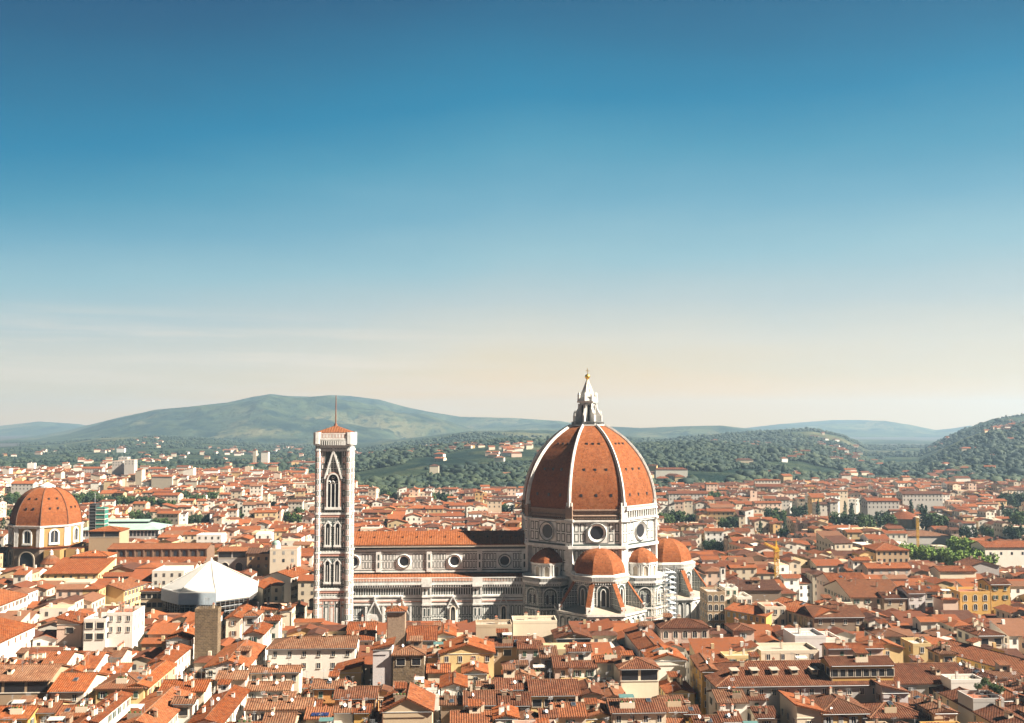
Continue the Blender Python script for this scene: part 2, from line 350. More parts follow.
class Face:      # drawing on an upright wall: u runs to the viewer's right, z up, off outwards
    def __init__(s, mb, O, Nn):
        s.mb = mb; s.O = Vector((O[0], O[1], 0)); s.N = Vector((Nn[0], Nn[1], 0)).normalized(); s.U = Z.cross(s.N)
    def p(s, u, z, off=0.0): return s.O + s.U * u + Z * z + s.N * off
    def rect(s, u0, u1, z0, z1, off, mat): s.mb.poly([s.p(u0, z0, off), s.p(u1, z0, off), s.p(u1, z1, off), s.p(u0, z1, off)], mat)
    def slab(s, u0, u1, z0, z1, o0, o1, mat):
        s.rect(u0, u1, z0, z1, o1, mat); q = s.p
        s.mb.poly([q(u0, z0, o0), q(u0, z0, o1), q(u0, z1, o1), q(u0, z1, o0)], mat)
        s.mb.poly([q(u1, z0, o1), q(u1, z0, o0), q(u1, z1, o0), q(u1, z1, o1)], mat)
        s.mb.poly([q(u0, z1, o1), q(u1, z1, o1), q(u1, z1, o0), q(u0, z1, o0)], mat)
        s.mb.poly([q(u0, z0, o0), q(u1, z0, o0), q(u1, z0, o1), q(u0, z0, o1)], mat)
    def panel(s, u0, u1, z0, z1, line=.28, off=.02, fill='marble', edge='marble_green'):
        s.rect(u0, u1, z0, z1, off, edge); s.rect(u0 + line, u1 - line, z0 + line, z1 - line, off + .03, fill)
    def apts(s, u, z0, w, h, pointed=False, n=8):
        r = w / 2; zs = z0 + h - (r if not pointed else w * .8)
        pts = [(u - r, z0), (u + r, z0), (u + r, zs)]
        if pointed:
            k = (z0 + h - zs)
            for i in range(1, n):
                t = i / n; pts.append((u + r * math.cos(t * math.pi / 2) ** .8, zs + k * math.sin(t * math.pi / 2)))
            pts.append((u, z0 + h))
            for i in range(n - 1, 0, -1):
                t = i / n; pts.append((u - r * math.cos(t * math.pi / 2) ** .8, zs + k * math.sin(t * math.pi / 2)))
        else:
            for i in range(1, 2 * n):
                t = i / (2 * n); pts.append((u + r * math.cos(t * math.pi), zs + r * math.sin(t * math.pi)))
        pts.append((u - r, zs)); return pts
    def arch(s, u, z0, w, h, off, mat, pointed=False): s.mb.poly([s.p(a, b, off) for a, b in s.apts(u, z0, w, h, pointed)], mat)
    def archframe(s, u, z0, w, h, t, o0, o1, mat, pointed=False, sill=True):
        a = s.apts(u, z0, w, h, pointed); b = s.apts(u, z0 - (t if sill else 0), w + 2 * t, h + t + (t if sill else 0), pointed); n = len(a)
        for i in range(n):
            j = (i + 1) % n
            if i == 0 and not sill: continue
            s.mb.poly([s.p(*b[i], o1), s.p(*b[j], o1), s.p(*a[j], o1), s.p(*a[i], o1)], mat)
            s.mb.poly([s.p(*b[i], o0), s.p(*b[j], o0), s.p(*b[j], o1), s.p(*b[i], o1)], mat)
            s.mb.poly([s.p(*a[i], o1), s.p(*a[j], o1), s.p(*a[j], o0), s.p(*a[i], o0)], mat)
    def disc(s, u, z, r, off, mat, n=28): s.mb.poly([s.p(u + r * math.cos(2 * math.pi * i / n), z + r * math.sin(2 * math.pi * i / n), off) for i in range(n)], mat)
    def ring(s, u, z, r0, r1, o0, o1, mat, n=28):       # from (r0, o0) to (r1, o1)
        for i in range(n):
            a = 2 * math.pi * i / n; b = 2 * math.pi * (i + 1) / n
            s.mb.poly([s.p(u + r0 * math.cos(a), z + r0 * math.sin(a), o0), s.p(u + r0 * math.cos(b), z + r0 * math.sin(b), o0),
                       s.p(u + r1 * math.cos(b), z + r1 * math.sin(b), o1), s.p(u + r1 * math.cos(a), z + r1 * math.sin(a), o1)], mat)
    def strip(s, pts, w, o0, o1, mat):                   # raised moulding along a polyline of (u, z)
        for (a, b) in zip(pts, pts[1:]):
            d = Vector((b[0] - a[0], b[1] - a[1])).normalized(); nn = Vector((-d.y, d.x)) * w / 2
            q = [(a[0] - nn.x, a[1] - nn.y), (b[0] - nn.x, b[1] - nn.y), (b[0] + nn.x, b[1] + nn.y), (a[0] + nn.x, a[1] + nn.y)]
            s.mb.poly([s.p(*k, o1) for k in q], mat)
            for i in range(4):
                j = (i + 1) % 4; s.mb.poly([s.p(*q[i], o0), s.p(*q[j], o0), s.p(*q[j], o1), s.p(*q[i], o1)], mat)
# ------------------------------------------------------------------ ground
def structure(o): o['kind'] = 'structure'; return o
mb = MB(); mb.poly([(-9000, -500, 0), (9000, -500, 0), (9000, 12900, 0), (-9000, 12900, 0)], 'asphalt')
structure(mb.obj('ground'))

# ------------------------------------------------------------------ cathedral (local frame: origin under the dome, x east along the nave, y north)
CD = Vector((33.2, 440, 0))
cath = root('cathedral', 'huge marble cathedral with an octagonal red tiled dome and a long nave', 'cathedral', CD, GRID)
AP = 27.5; RO = AP / math.cos(R(22.5)); S8 = AP * math.tan(R(22.5))
def octpts(ap, a0=22.5): r = ap / math.cos(R(22.5)); return [(r * math.cos(R(a0 + 45 * i)), r * math.sin(R(a0 + 45 * i))) for i in range(8)]
SOUTHISH = [225, 270, 315, 0, 180]      # directions of the facet normals that can be seen
def facet(mb, ang, ap=AP, c=(0, 0)):
    n = (math.cos(R(ang)), math.sin(R(ang))); return Face(mb, (c[0] + n[0] * ap, c[1] + n[1] * ap), n)

# drum
mb = MB()
mb.frustum(octpts(AP - 1.0), 0, octpts(AP - 1.0), 40.4, 'marble')
mb.frustum(octpts(AP + 1.1), 40.0, octpts(AP + 1.1), 41.1, 'marble', True); mb.frustum(octpts(AP + .4), 41.1, octpts(AP + .4), 41.8, 'marble_green')
mb.frustum(octpts(AP), 41.8, octpts(AP), 50.8, 'marble')
mb.frustum(octpts(AP + .7), 50.8, octpts(AP + .7), 51.5, 'marble', True)
mb.frustum(octpts(AP - .6), 51.5, octpts(AP - .6), 55.9, 'brick_drum'); mb.frustum(octpts(AP + .3), 53.2, octpts(AP + .1), 53.6, 'brick_drum', True)
mb.frustum(octpts(AP + .2), 55.3, octpts(AP + .2), 55.9, 'brick_drum', True)
for ang in SOUTHISH:
    f = facet(mb, ang)
    for sgn in (-1, 1):
        for k, (a, b) in enumerate(((5.0, 6.9), (7.4, 9.3))):
            for z0, z1 in ((42.6, 46.1), (46.6, 50.2)):
                u0, u1 = sorted((sgn * a, sgn * b)); f.panel(u0, u1, z0, z1, .4)
    f.strip([(-4.65, 42.2), (-4.65, 50.5), (4.65, 50.5), (4.65, 42.2), (-4.65, 42.2)], .22, 0, .05, 'marble_green')
    f = facet(mb, ang, AP - 1.0)       # lower storey panels
    for i in range(-5, 6):
        for z0, z1 in ((30.5, 34.2), (34.8, 39.2)): f.panel(i * 2.05 - .85, i * 2.05 + .85, z0, z1, .36)
    # putlog brackets of the never finished gallery
    if ang != 315:
        f = facet(mb, ang, AP - .6)
        for i in range(-9, 10): f.slab(i * 1.1 - .17, i * 1.1 + .17, 52.0, 52.45, 0, .95, 'brick_drum')
drum = mb.obj('drum', cath)
for a in [22.5 + 45 * i for i in range(8)]:
    mb = MB(); c, s = math.cos(R(a)), math.sin(R(a)); f = Face(mb, (c * (RO - .6), s * (RO - .6)), (c, s))
    f.slab(-1.5, 1.5, 29, 50.8, -1, .95, 'marble'); f.slab(-1.9, 1.9, 50.8, 51.8, -1, 1.5, 'marble')
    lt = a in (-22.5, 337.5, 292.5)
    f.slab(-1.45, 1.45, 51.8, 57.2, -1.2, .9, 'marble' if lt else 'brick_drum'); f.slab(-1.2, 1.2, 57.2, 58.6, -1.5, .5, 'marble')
    for z0, z1 in ((42.4, 46), (46.6, 50.2)): f.panel(-.95, .95, z0, z1, .3, .97)
    mb.obj('pier', cath)
for ang in SOUTHISH:
    mb = MB(); f = facet(mb, ang)
    f.ring(0, 46.4, 4.2, 3.95, .02, .75, 'marble'); f.ring(0, 46.4, 3.95, 3.6, .75, .70, 'marble_green'); f.ring(0, 46.4, 3.6, 2.8, .70, .06, 'marble')
    f.disc(0, 46.4, 2.85, .06, 'dark'); mb.obj('round_window', cath)
# the one finished stretch of gallery, on the facet facing the morning sun
mb = MB(); f = facet(mb, 315, AP - .6)
f.slab(-10.9, 10.9, 51.5, 52.3, 0, 1.8, 'marble'); f.slab(-10.9, 10.9, 52.3, 55.3, 0, .9, 'marble'); f.slab(-11.1, 11.1, 55.3, 56.1, 0, 1.9, 'marble'); f.slab(-11.1, 11.1, 56.9, 57.2, 1.2, 1.7, 'marble')
for i in range(-6, 7):
    f.arch(i * 1.62, 52.45, .95, 2.6, .93, 'dark'); f.slab(i * 1.62 + .6, i * 1.62 + .98, 52.3, 55.3, .9, 1.6, 'marble')
for i in range(-14, 15): f.slab(i * .76 - .12, i * .76 + .12, 56.1, 56.9, 1.3, 1.6, 'marble')
mb.obj('gallery', cath)

# cupola: pointed-fifth profile
Z0 = 55.8; ZT = 90.0; RC = -8.5; RR = 37.8
def dome_r(z): return RC + math.sqrt(RR * RR - (z - Z0) ** 2)
mb = MB(); NR = 22
zs = [Z0 + (ZT - Z0) * i / NR for i in range(NR + 1)]
for i in range(8):
    a, b = R(22.5 + 45 * i), R(67.5 + 45 * i)
    for z0, z1 in zip(zs, zs[1:]):
        r0, r1 = dome_r(z0), dome_r(z1)
        mb.poly([(r0 * math.cos(a), r0 * math.sin(a), z0), (r0 * math.cos(b), r0 * math.sin(b), z0), (r1 * math.cos(b), r1 * math.sin(b), z1), (r1 * math.cos(a), r1 * math.sin(a), z1)], 't_dome')
cupola = mb.obj('cupola', cath)
for i in range(8):
    a = R(22.5 + 45 * i); mb = MB(); ca, sa = math.cos(a), math.sin(a)
    sec = []
    for z_ in [56.6] + zs[1:]:
        r = dome_r(z_); t = (z_ - Z0) / (ZT - Z0); wd = .70 - .26 * t; dr = math.sqrt(RR * RR - (z_ - Z0) ** 2) / RR; dz = (z_ - Z0) / RR
        P = lambda off, side: (ca * (r + off * dr) - sa * side, sa * (r + off * dr) + ca * side, z_ + off * dz)
        sec.append([P(-.5, -wd), P(.45, -wd), P(.45, -wd * .5), P(.95, -wd * .38), P(.95, wd * .38), P(.45, wd * .5), P(.45, wd), P(-.5, wd)])
    for s0, s1 in zip(sec, sec[1:]):
        for k in range(7): mb.poly([s0[k], s0[k + 1], s1[k + 1], s1[k]], 'marble')
    mb.obj('rib', cupola)
for ang in SOUTHISH[:4]:
    for z_, us in ((61.5, (-6.2, 0, 6.2)), (71.8, (-4.6, 0, 4.6)), (82.3, (-2.6, 0, 2.6))):
        for u in us:
            mb = MB(); rr = dome_r(z_) * math.cos(R(22.5)); f = facet(mb, ang, rr - .35)
            f.slab(u - .5, u + .5, z_ - .6, z_ + .65, -1, .5, 't_dark'); f.rect(u - .45, u + .45, z_ - .55, z_ + .58, .53, 'dark'); mb.obj('dome_window', cupola)

# lantern
mb = MB(); n8 = lambda r, a=22.5: [(r * math.cos(R(a + 45 * i)), r * math.sin(R(a + 45 * i))) for i in range(8)]
mb.frustum(n8(6.6), 89.0, n8(7.5), 90.2, 'marble'); mb.frustum(n8(7.6), 90.2, n8(7.6), 90.6, 'marble', True)
mb.frustum(n8(3.7), 90.6, n8(3.5), 100.2, 'marble'); mb.frustum(n8(4.6), 100.2, n8(4.9), 101.0, 'marble', True); mb.frustum(n8(4.2), 101, n8(4.0), 102.6, 'marble')
lant = mb.obj('lantern', cath)
mb = MB()
for i in range(8):
    for k in range(8):
        a = R(22.5 + 45 * i); b = R(67.5 + 45 * i); t = k / 8
        x = 7.3 * (math.cos(a) * (1 - t) + math.cos(b) * t); y = 7.3 * (math.sin(a) * (1 - t) + math.sin(b) * t)
        mb.box(x - .07, x + .07, y - .07, y + .07, 90.6, 91.8, 'metal')
mb.frustum(n8(7.35), 91.8, n8(7.35), 91.95, 'metal', True); mb.obj('railing', lant)
for i in range(8):
    a = R(22.5 + 45 * i); c, s = math.cos(a), math.sin(a); mb = MB()
    prof = [(3.3, 90.6), (6.5, 90.6), (6.5, 94.6), (5.6, 94.8), (5.2, 96.2), (4.3, 97.8), (4.2, 99.8), (3.3, 99.8)]
    L = [(c * r - s * .42, s * r + c * .42, z) for r, z in prof]; Rr = [(c * r + s * .42, s * r - c * .42, z) for r, z in prof]
    mb.poly(L, 'marble'); mb.poly(Rr[::-1], 'marble')
    for k in range(len(prof)):
        j = (k + 1) % len(prof); mb.poly([L[k], L[j], Rr[j], Rr[k]], 'marble')
    mb.box(c * 6.0 - .42, c * 6.0 + .42, s * 6 - .42, s * 6 + .42, 94.6, 95.6, 'marble'); mb.cyl(c * 6.0, s * 6.0, 95.6, 96.8, .35, .05, 'marble', 6)
    mb.obj('buttress', lant)
    ang = 45 * i; mb = MB(); f = facet(mb, ang, 3.62 * math.cos(R(22.5)) + .05)
    f.archframe(0, 91.6, 1.2, 7.6, .22, 0, .25, 'marble'); f.arch(0, 91.6, 1.2, 7.6, .06, 'dark'); mb.obj('lantern_window', lant)
    a2 = R(22.5 + 45 * i); mb = MB(); mb.cyl(4.1 * math.cos(a2), 4.1 * math.sin(a2), 101, 103.6, .5, .38, 'marble', 6); mb.cyl(4.1 * math.cos(a2), 4.1 * math.sin(a2), 103.6, 104.9, .5, .02, 'marble', 6); mb.obj('pinnacle', lant)
mb = MB(); mb.frustum(n8(3.4), 102.6, n8(.35), 110.3, 'marble')
for i in range(8):
    a = R(22.5 + 45 * i); mb.bar((3.42 * math.cos(a), 3.42 * math.sin(a), 102.6), (.36 * math.cos(a), .36 * math.sin(a), 110.3), .14, 'marble_warm')
mb.obj('spire', lant)
mb = MB(); mb.cyl(0, 0, 110.2, 110.8, .5, .35, 'gold', 10); mb.ball((0, 0, 111.7), 1.15, 'gold', 16, 10); mb.obj('golden_ball', lant)
mb = MB(); mb.box(-.12, .12, -.12, .12, 112.8, 115.4, 'gold'); mb.box(-.75, .75, -.1, .1, 114.1, 114.35, 'gold'); mb.obj('cross', lant)

# nave
NX0, NX1 = -108.0, -26.0; CY = 10.6; AY = 20.4
OC = [-36.9, -58.1, -79.3, -100.5]; CP = [-47.5, -68.7, -89.9]
mb = MB(); mb.box(NX0, NX1, -CY, CY, 26, 40.2, 'marble', bottom=False)
f = Face(mb, (0, -CY), (0, -1))
f.slab(NX0, NX1, 37.6, 38.2, 0, .5, 'marble'); f.slab(NX0, NX1, 38.2, 39.2, 0, .25, 'marble_green'); f.slab(NX0 - .3, NX1, 39.2, 40.2, 0, 1.3, 'marble_warm')
f.slab(NX0, NX1, 28.6, 29.2, 0, .35, 'marble'); f.rect(NX0, NX1, 27.9, 28.6, .03, 'marble_green'); f.rect(NX0, NX1, 29.3, 29.7, .02, 'marble_green'); f.rect(NX0, NX1, 36.9, 37.2, .02, 'marble_green')
for oc in OC:
    for s in (-1, 1):
        for k in range(5):
            u = oc + s * (4.15 + k * 1.36)
            for z0, z1 in ((30.2, 33.1), (33.5, 36.4)): f.panel(u - .56, u + .56, z0, z1, .27)
for x in CP + [-28.6, -107]:
    f.slab(x - 1.1, x + 1.1, 28.8, 37.6, 0, .55, 'marble')
    for z0, z1 in ((30.2, 33.1), (33.5, 36.4)): f.panel(x - .6, x + .6, z0, z1, .26, .57, 'marble_green', 'marble')
mb.obj('clerestory', cath)
for oc in OC:
    mb = MB(); f = Face(mb, (0, -CY), (0, -1))
    f.ring(oc, 33.2, 3.05, 2.8, .02, .55, 'marble'); f.ring(oc, 33.2, 2.8, 2.5, .55, .52, 'marble_green'); f.ring(oc, 33.2, 2.5, 1.95, .52, .06, 'marble'); f.disc(oc, 33.2, 2.0, .06, 'dark')
    mb.obj('round_window', cath)
def corr(mb, poly, mat, under, per=.75, amp=.11, thick=.28, undermat='wood_dark'):
    """corrugated pantile plane over a convex polygon lying in one sloping plane; under = shift of the underside"""
    P = [Vector(p) for p in poly]
    n = (P[1] - P[0]).cross(P[2] - P[0]).normalized()
    if n.z < 0: n = -n
    if n.z > .9999: U = Vector((1, 0, 0))
    else: U = Z.cross(n).normalized()
    V = n.cross(U)
    q = [((p - P[0]).dot(U), (p - P[0]).dot(V)) for p in P]
    u0 = min(a for a, b in q); u1 = max(a for a, b in q); m = len(q)
    us = {u0, u1}; k = math.floor(u0 / (per / 2)); 
    while k * per / 2 < u1:
        if k * per / 2 > u0 + .02: us.add(k * per / 2)
        k += 1
    for a, b in q: us.add(a)
    us = sorted(us); cols = []; last = None
    for x in us:
        if last is not None and x - last < .01: continue
        last = x
        vs_ = []
        for i in range(m):
            a, b = q[i], q[(i + 1) % m]
            if abs(a[0] - b[0]) < 1e-6:
                if abs(a[0] - x) < 1e-4: vs_ += [a[1], b[1]]
            elif min(a[0], b[0]) - 1e-6 <= x <= max(a[0], b[0]) + 1e-6:
                vs_.append(a[1] + (b[1] - a[1]) * (x - a[0]) / (b[0] - a[0]))
        if not vs_: continue
        ph = abs(((x / per) % 1.0) - .5) * 2
        h = amp * ph
        cols.append((P[0] + U * x + V * min(vs_) + n * h, P[0] + U * x + V * max(vs_) + n * h))
    for a, b in zip(cols, cols[1:]):
        if (a[1] - a[0]).length < .01 and (b[1] - b[0]).length < .01: continue
        pts = [a[0], b[0]] + ([b[1]] if (b[1] - b[0]).length > .01 else []) + ([a[1]] if (a[1] - a[0]).length > .01 else [])
        if len(pts) > 2: mb.poly(pts, mat)
    if under:
        D = Vector((0, 0, -thick)); mb.poly([p + D for p in P][::-1], undermat)
        for i in range(m):
            j = (i + 1) % m; mb.poly([P[i] + D, P[j] + D, P[j], P[i]], under)
mb = MB()
corr(mb, [(NX0 - .6, -CY - 1.5, 40.25), (NX1, -CY - 1.5, 40.25), (NX1, 0, 44.7), (NX0 - .6, 0, 44.7)], 't_dome', 't_dome', 1.0, .1, .3)
corr(mb, [(NX1, CY + 1.5, 40.25), (NX0 - .6, CY + 1.5, 40.25), (NX0 - .6, 0, 44.7), (NX1, 0, 44.7)], 't_dome', 't_dome', 2.0, .1, .3)
for x in range(-104, -28, 6): mb.box(x - .25, x + .25, -6.2, -5.6, 42.3, 43.2, 't_dark')
mb.obj('nave_roof', cath)
# the facade wall at the west end, a little taller
mb = MB(); mb.box(NX0 - 1.5, NX0, -AY - .5, AY + .5, 0, 30, 'facing'); mb.box(NX0 - 1.5, NX0, -CY - .5, CY + .5, 30, 46, 'facing'); mb.obj('west_front', cath)

# aisle
mb = MB(); AX1 = -20.0
mb.box(NX0, AX1, -AY, AY, 0, 26.2, 'facing', bottom=False)
f = Face(mb, (0, -AY), (0, -1))
f.rect(NX0, AX1, 16.9, 26.0, .03, 'marble')
f.slab(NX0, AX1, 24.9, 25.5, 0, 1.0, 'marble')                      # corbelled gallery
for x in np.arange(NX0 + .5, AX1, 1.0): f.slab(x - .22, x + .22, 24.1, 24.9, 0, .85, 'marble')
f.rect(NX0, AX1, 23.9, 24.9, .06, 'marble_green')
f.slab(NX0, AX1, 25.5, 25.9, .6, .95, 'marble'); f.slab(NX0, AX1, 27.6, 27.95, .6, 1.0, 'marble')
for x in np.arange(NX0 + .4, AX1, .62): f.slab(x - .11, x + .11, 25.9, 27.6, .66, .9, 'marble')
for x in np.arange(NX0 + 1, AX1, 1.02): f.rect(x - .3, x + .3, 20.9, 23.5, .06, 'marble_green')
f.slab(NX0, AX1, 20.0, 20.6, 0, .35, 'marble'); f.rect(NX0, AX1, 19.2, 19.5, .06, 'marble_green'); f.slab(NX0, AX1, 18.0, 18.4, 0, .3, 'marble_pink')
f.slab(NX0, AX1, 16.7, 17.3, 0, .5, 'marble'); f.rect(NX0, AX1, 17.5, 17.7, .06, 'marble_green')
f.slab(NX0, AX1, 11.0, 11.25, 0, .16, 'marble'); f.slab(NX0, AX1, 6.3, 6.9, 0, .4, 'marble')
mb.obj('aisle_wall', cath)
for x in (-28.0, -48.6, -69.3):
    mb = MB(); f = Face(mb, (0, -AY), (0, -1)); f.slab(x - 1.9, x + 1.9, 0, 24.4, 0, 1.7, 'facing')
    f.slab(x - 2.1, x + 2.1, 24.4, 25.5, 0, 2.5, 'marble'); f.slab(x - 2.1, x + 2.1, 25.5, 27.95, 2.1, 2.45, 'marble'); f.slab(x - 2.0, x + 2.0, 16.7, 17.3, 1.7, 2.0, 'marble'); f.slab(x - 2.0, x + 2.0, 20, 20.6, 1.7, 2.0, 'marble')
    f.rect(x - 1.8, x + 1.8, 17.35, 24.3, 1.72, 'marble')
    for s in (-.85, .85):
        f.panel(x + s - .62, x + s + .62, 20.8, 23.8, .28, 1.75, 'marble_green', 'marble')
        for z0, z1 in ((7.4, 11.0), (12.2, 15.8)): f.panel(x + s - .62, x + s + .62, z0, z1, .28, 1.72, 'marble_green', 'marble')
    mb.obj('wall_buttress', cath)
for x in (-37.8, -58.6):
    mb = MB(); f = Face(mb, (0, -AY), (0, -1))
    f.slab(x - 2.2, x + 2.2, 5.5, 16.0, 0, .35, 'marble'); f.archframe(x, 6.6, 1.7, 9.4, .45, .35, .8, 'marble_warm', True); f.arch(x, 6.6, 1.7, 9.4, .4, 'dark', True)
    f.strip([(x - 2.4, 15.6), (x, 20.2), (x + 2.4, 15.6)], .4, .1, .9, 'marble')
    f.slab(x - .06, x + .06, 7, 15, .4, .55, 'marble')
    mb.obj('tall_window', cath)
for x in (-79.4, -90.5):
    mb = MB(); f = Face(mb, (0, -AY), (0, -1))
    f.slab(x - 3.0, x + 3.0, 0, 13.2, 0, .5, 'marble'); f.arch(x, 0, 2.6, 8.5, .55, 'dark', True); f.archframe(x, 0, 2.6, 8.5, .6, .5, 1.0, 'marble_warm', True, False)
    f.strip([(x - 3.2, 12.5), (x, 18.6), (x + 3.2, 12.5)], .5, .1, .9, 'marble'); f.slab(x - .35, x + .35, 18.3, 20.5, .2, .9, 'marble')
    for s in (-3.5, 3.5): f.slab(x + s - .4, x + s + .4, 0, 16.2, 0, 1.0, 'marble'); mb.frustum([tuple(f.p(x + s + a, 0, b).xy) for a, b in ((-.4, 1), (.4, 1), (.4, .2), (-.4, .2))], 16.2, [tuple(f.p(x + s, 0, .6).xy)] * 4, 19.0, 'marble', cap1=False)
    mb.obj('side_portal', cath)
mb = MB()
corr(mb, [(NX0, -AY - .2, 26.3), (AX1 - 7, -AY - .2, 26.3), (AX1 - 7, -CY, 27.95), (NX0, -CY, 27.95)], 't_dome', 't_dome', 1.2, .1)
mb.obj('aisle_roof', cath)

# tribunes: half domes on the south, east and north facets
def polyN(cx, cy, r, n, a0): return [(cx + r * math.cos(R(a0 + 360 / n * i)), cy + r * math.sin(R(a0 + 360 / n * i))) for i in range(n)]
def tribune(ang, detail=True):
    d = Vector((math.cos(R(ang)), math.sin(R(ang)))); c = d * (AP + 7.2)
    mb = MB(); r1 = 11.3
    mb.frustum(polyN(c.x, c.y, r1, 8, 22.5), 14, polyN(c.x, c.y, r1, 8, 22.5), 29.0, 'facing_small')
    mb.frustum(polyN(c.x, c.y, r1 + .7, 8, 22.5), 29.0, polyN(c.x, c.y, r1 + 1.0, 8, 22.5), 29.5, 'marble', True)
    mb.frustum(polyN(c.x, c.y, r1 + 1.0, 8, 22.5), 31.0, polyN(c.x, c.y, r1 + 1.0, 8, 22.5), 31.3, 'marble', True, True)
    mb.frustum(polyN(c.x, c.y, r1 - .6, 8, 22.5), 29.5, polyN(c.x, c.y, r1 - .6, 8, 22.5), 31.8, 'marble')
    for i in range(8):
        a = ang - 180 + 45 * i; f = Face(mb, (c.x + math.cos(R(a)) * r1 * .924, c.y + math.sin(R(a)) * r1 * .924), (math.cos(R(a)), math.sin(R(a))))
        for k in range(-4, 5): f.slab(k * .95 - .2, k * .95 + .2, 28.2, 29.0, 0, .6, 'marble')
        for k in range(-7, 8): f.slab(k * .62 - .1, k * .62 + .1, 29.5, 31.0, .7, .9, 'marble')
        f.rect(-4.1, 4.1, 27.9, 28.9, .03, 'marble_green')
    t = mb.obj('tribune', cath)
    # lower ring of chapels
    mb = MB(); r2 = 18.5
    mb.frustum(polyN(c.x, c.y, r2, 8, 22.5), 0, polyN(c.x, c.y, r2, 8, 22.5), 17.2, 'marble'); mb.frustum(polyN(c.x, c.y, r2 + .8, 8, 22.5), 17.2, polyN(c.x, c.y, r2 + .8, 8, 22.5), 18.0, 'marble', True)
    mb.frustum(polyN(c.x, c.y, r2 + .7, 8, 22.5), 18.03, polyN(c.x, c.y, r1, 8, 22.5), 19.6, 'stone', cap1=False)
    for i in range(8):
        a = ang - 180 + 45 * i; f = Face(mb, (c.x + math.cos(R(a)) * r2 * .924, c.y + math.sin(R(a)) * r2 * .924), (math.cos(R(a)), math.sin(R(a))))
        for k in (-5.0, -1.7, 1.7, 5.0)[:]:
            f.archframe(k, 8, 2.3, 8.2, .28, 0, .3, 'marble', False, False); f.arch(k, 8, 2.3, 8.2, .03, 'marble_green')
            f.arch(k, 8, 1.5, 7.4, .06, 'marble')
        f.rect(-7, 7, 7.2, 7.5, .04, 'marble_green'); f.rect(-7, 7, 16.7, 17.0, .04, 'marble_green')
    mb.obj('chapel_ring', t)
    # half dome
    mb = MB(); K = 12; prev = None
    for k in range(K + 1):
        th = k / K * math.pi / 2; rr = 10.6 * math.cos(th) ** .92; zz = 31.8 + 9.2 * math.sin(th)
        cur = polyN(c.x, c.y, max(rr, .02), 8, 22.5)
        if prev: mb.frustum(prev[0], prev[1], cur, zz, 't_dome', cap1=False)
        prev = (cur, zz)
    mb.cyl(c.x, c.y, 40.8, 42.2, .5, .1, 'marble', 8)
    mb.obj('half_dome', t)
    for i in range(8):
        a = ang - 180 + 45 * i
        if abs(((a - ang + 180) % 360) - 180) > 100: continue
        f0 = MB(); f = Face(f0, (c.x + math.cos(R(a)) * r1 * .924, c.y + math.sin(R(a)) * r1 * .924), (math.cos(R(a)), math.sin(R(a))))
        f.archframe(0, 19.5, 4.6, 8.2, .35, 0, .35, 'marble', False, False); f.arch(0, 19.5, 4.6, 8.2, .04, 'marble_green'); f.archframe(0, 19.8, 1.7, 6.4, .3, .04, .5, 'marble', True); f.arch(0, 19.8, 1.7, 6.4, .08, 'dark', True)
        f0.obj('tall_window', t)
    for i in range(8):
        a = R(ang - 180 + 22.5 + 45 * i)
        if abs(((math.degrees(a) - ang + 180) % 360) - 180) > 100: continue
        f0 = MB(); ca, sa = math.cos(a), math.sin(a); wd = .85
        prof = [(10.6, 17.9), (17.9, 17.9), (17.9, 19.3), (11.0, 28.8), (10.6, 28.8)]
        L = [(c.x + ca * r - sa * wd, c.y + sa * r + ca * wd, z) for r, z in prof]; Q = [(c.x + ca * r + sa * wd, c.y + sa * r - ca * wd, z) for r, z in prof]
        f0.poly(L, 'facing_small'); f0.poly(Q[::-1], 'facing_small')
        for k in range(len(prof)):
            j = (k + 1) % len(prof); f0.poly([L[k], L[j], Q[j], Q[k]], 'marble')
        e = 1.0; p0 = [(c.x + ca * r - sa * s * e, c.y + sa * r + ca * s * e, z + .25) for r, z, s in ((18.3, 19.15, 1), (18.3, 19.15, -1), (11.2, 28.9, -1), (11.2, 28.9, 1))]
        f0.poly(p0, 't_dome'); lo = [(x, y, z - .3) for x, y, z in p0]
        for k in range(4):
            j = (k + 1) % 4; f0.poly([lo[k], lo[j], p0[j], p0[k]], 't_dome')
        f0.box(c.x + ca * 17.6 - .8, c.x + ca * 17.6 + .8, c.y + sa * 17.6 - .8, c.y + sa * 17.6 + .8, 17.9, 20.4, 'marble')
        f0.obj('buttress', t)
for ang in (270, 0, 90): tribune(ang)

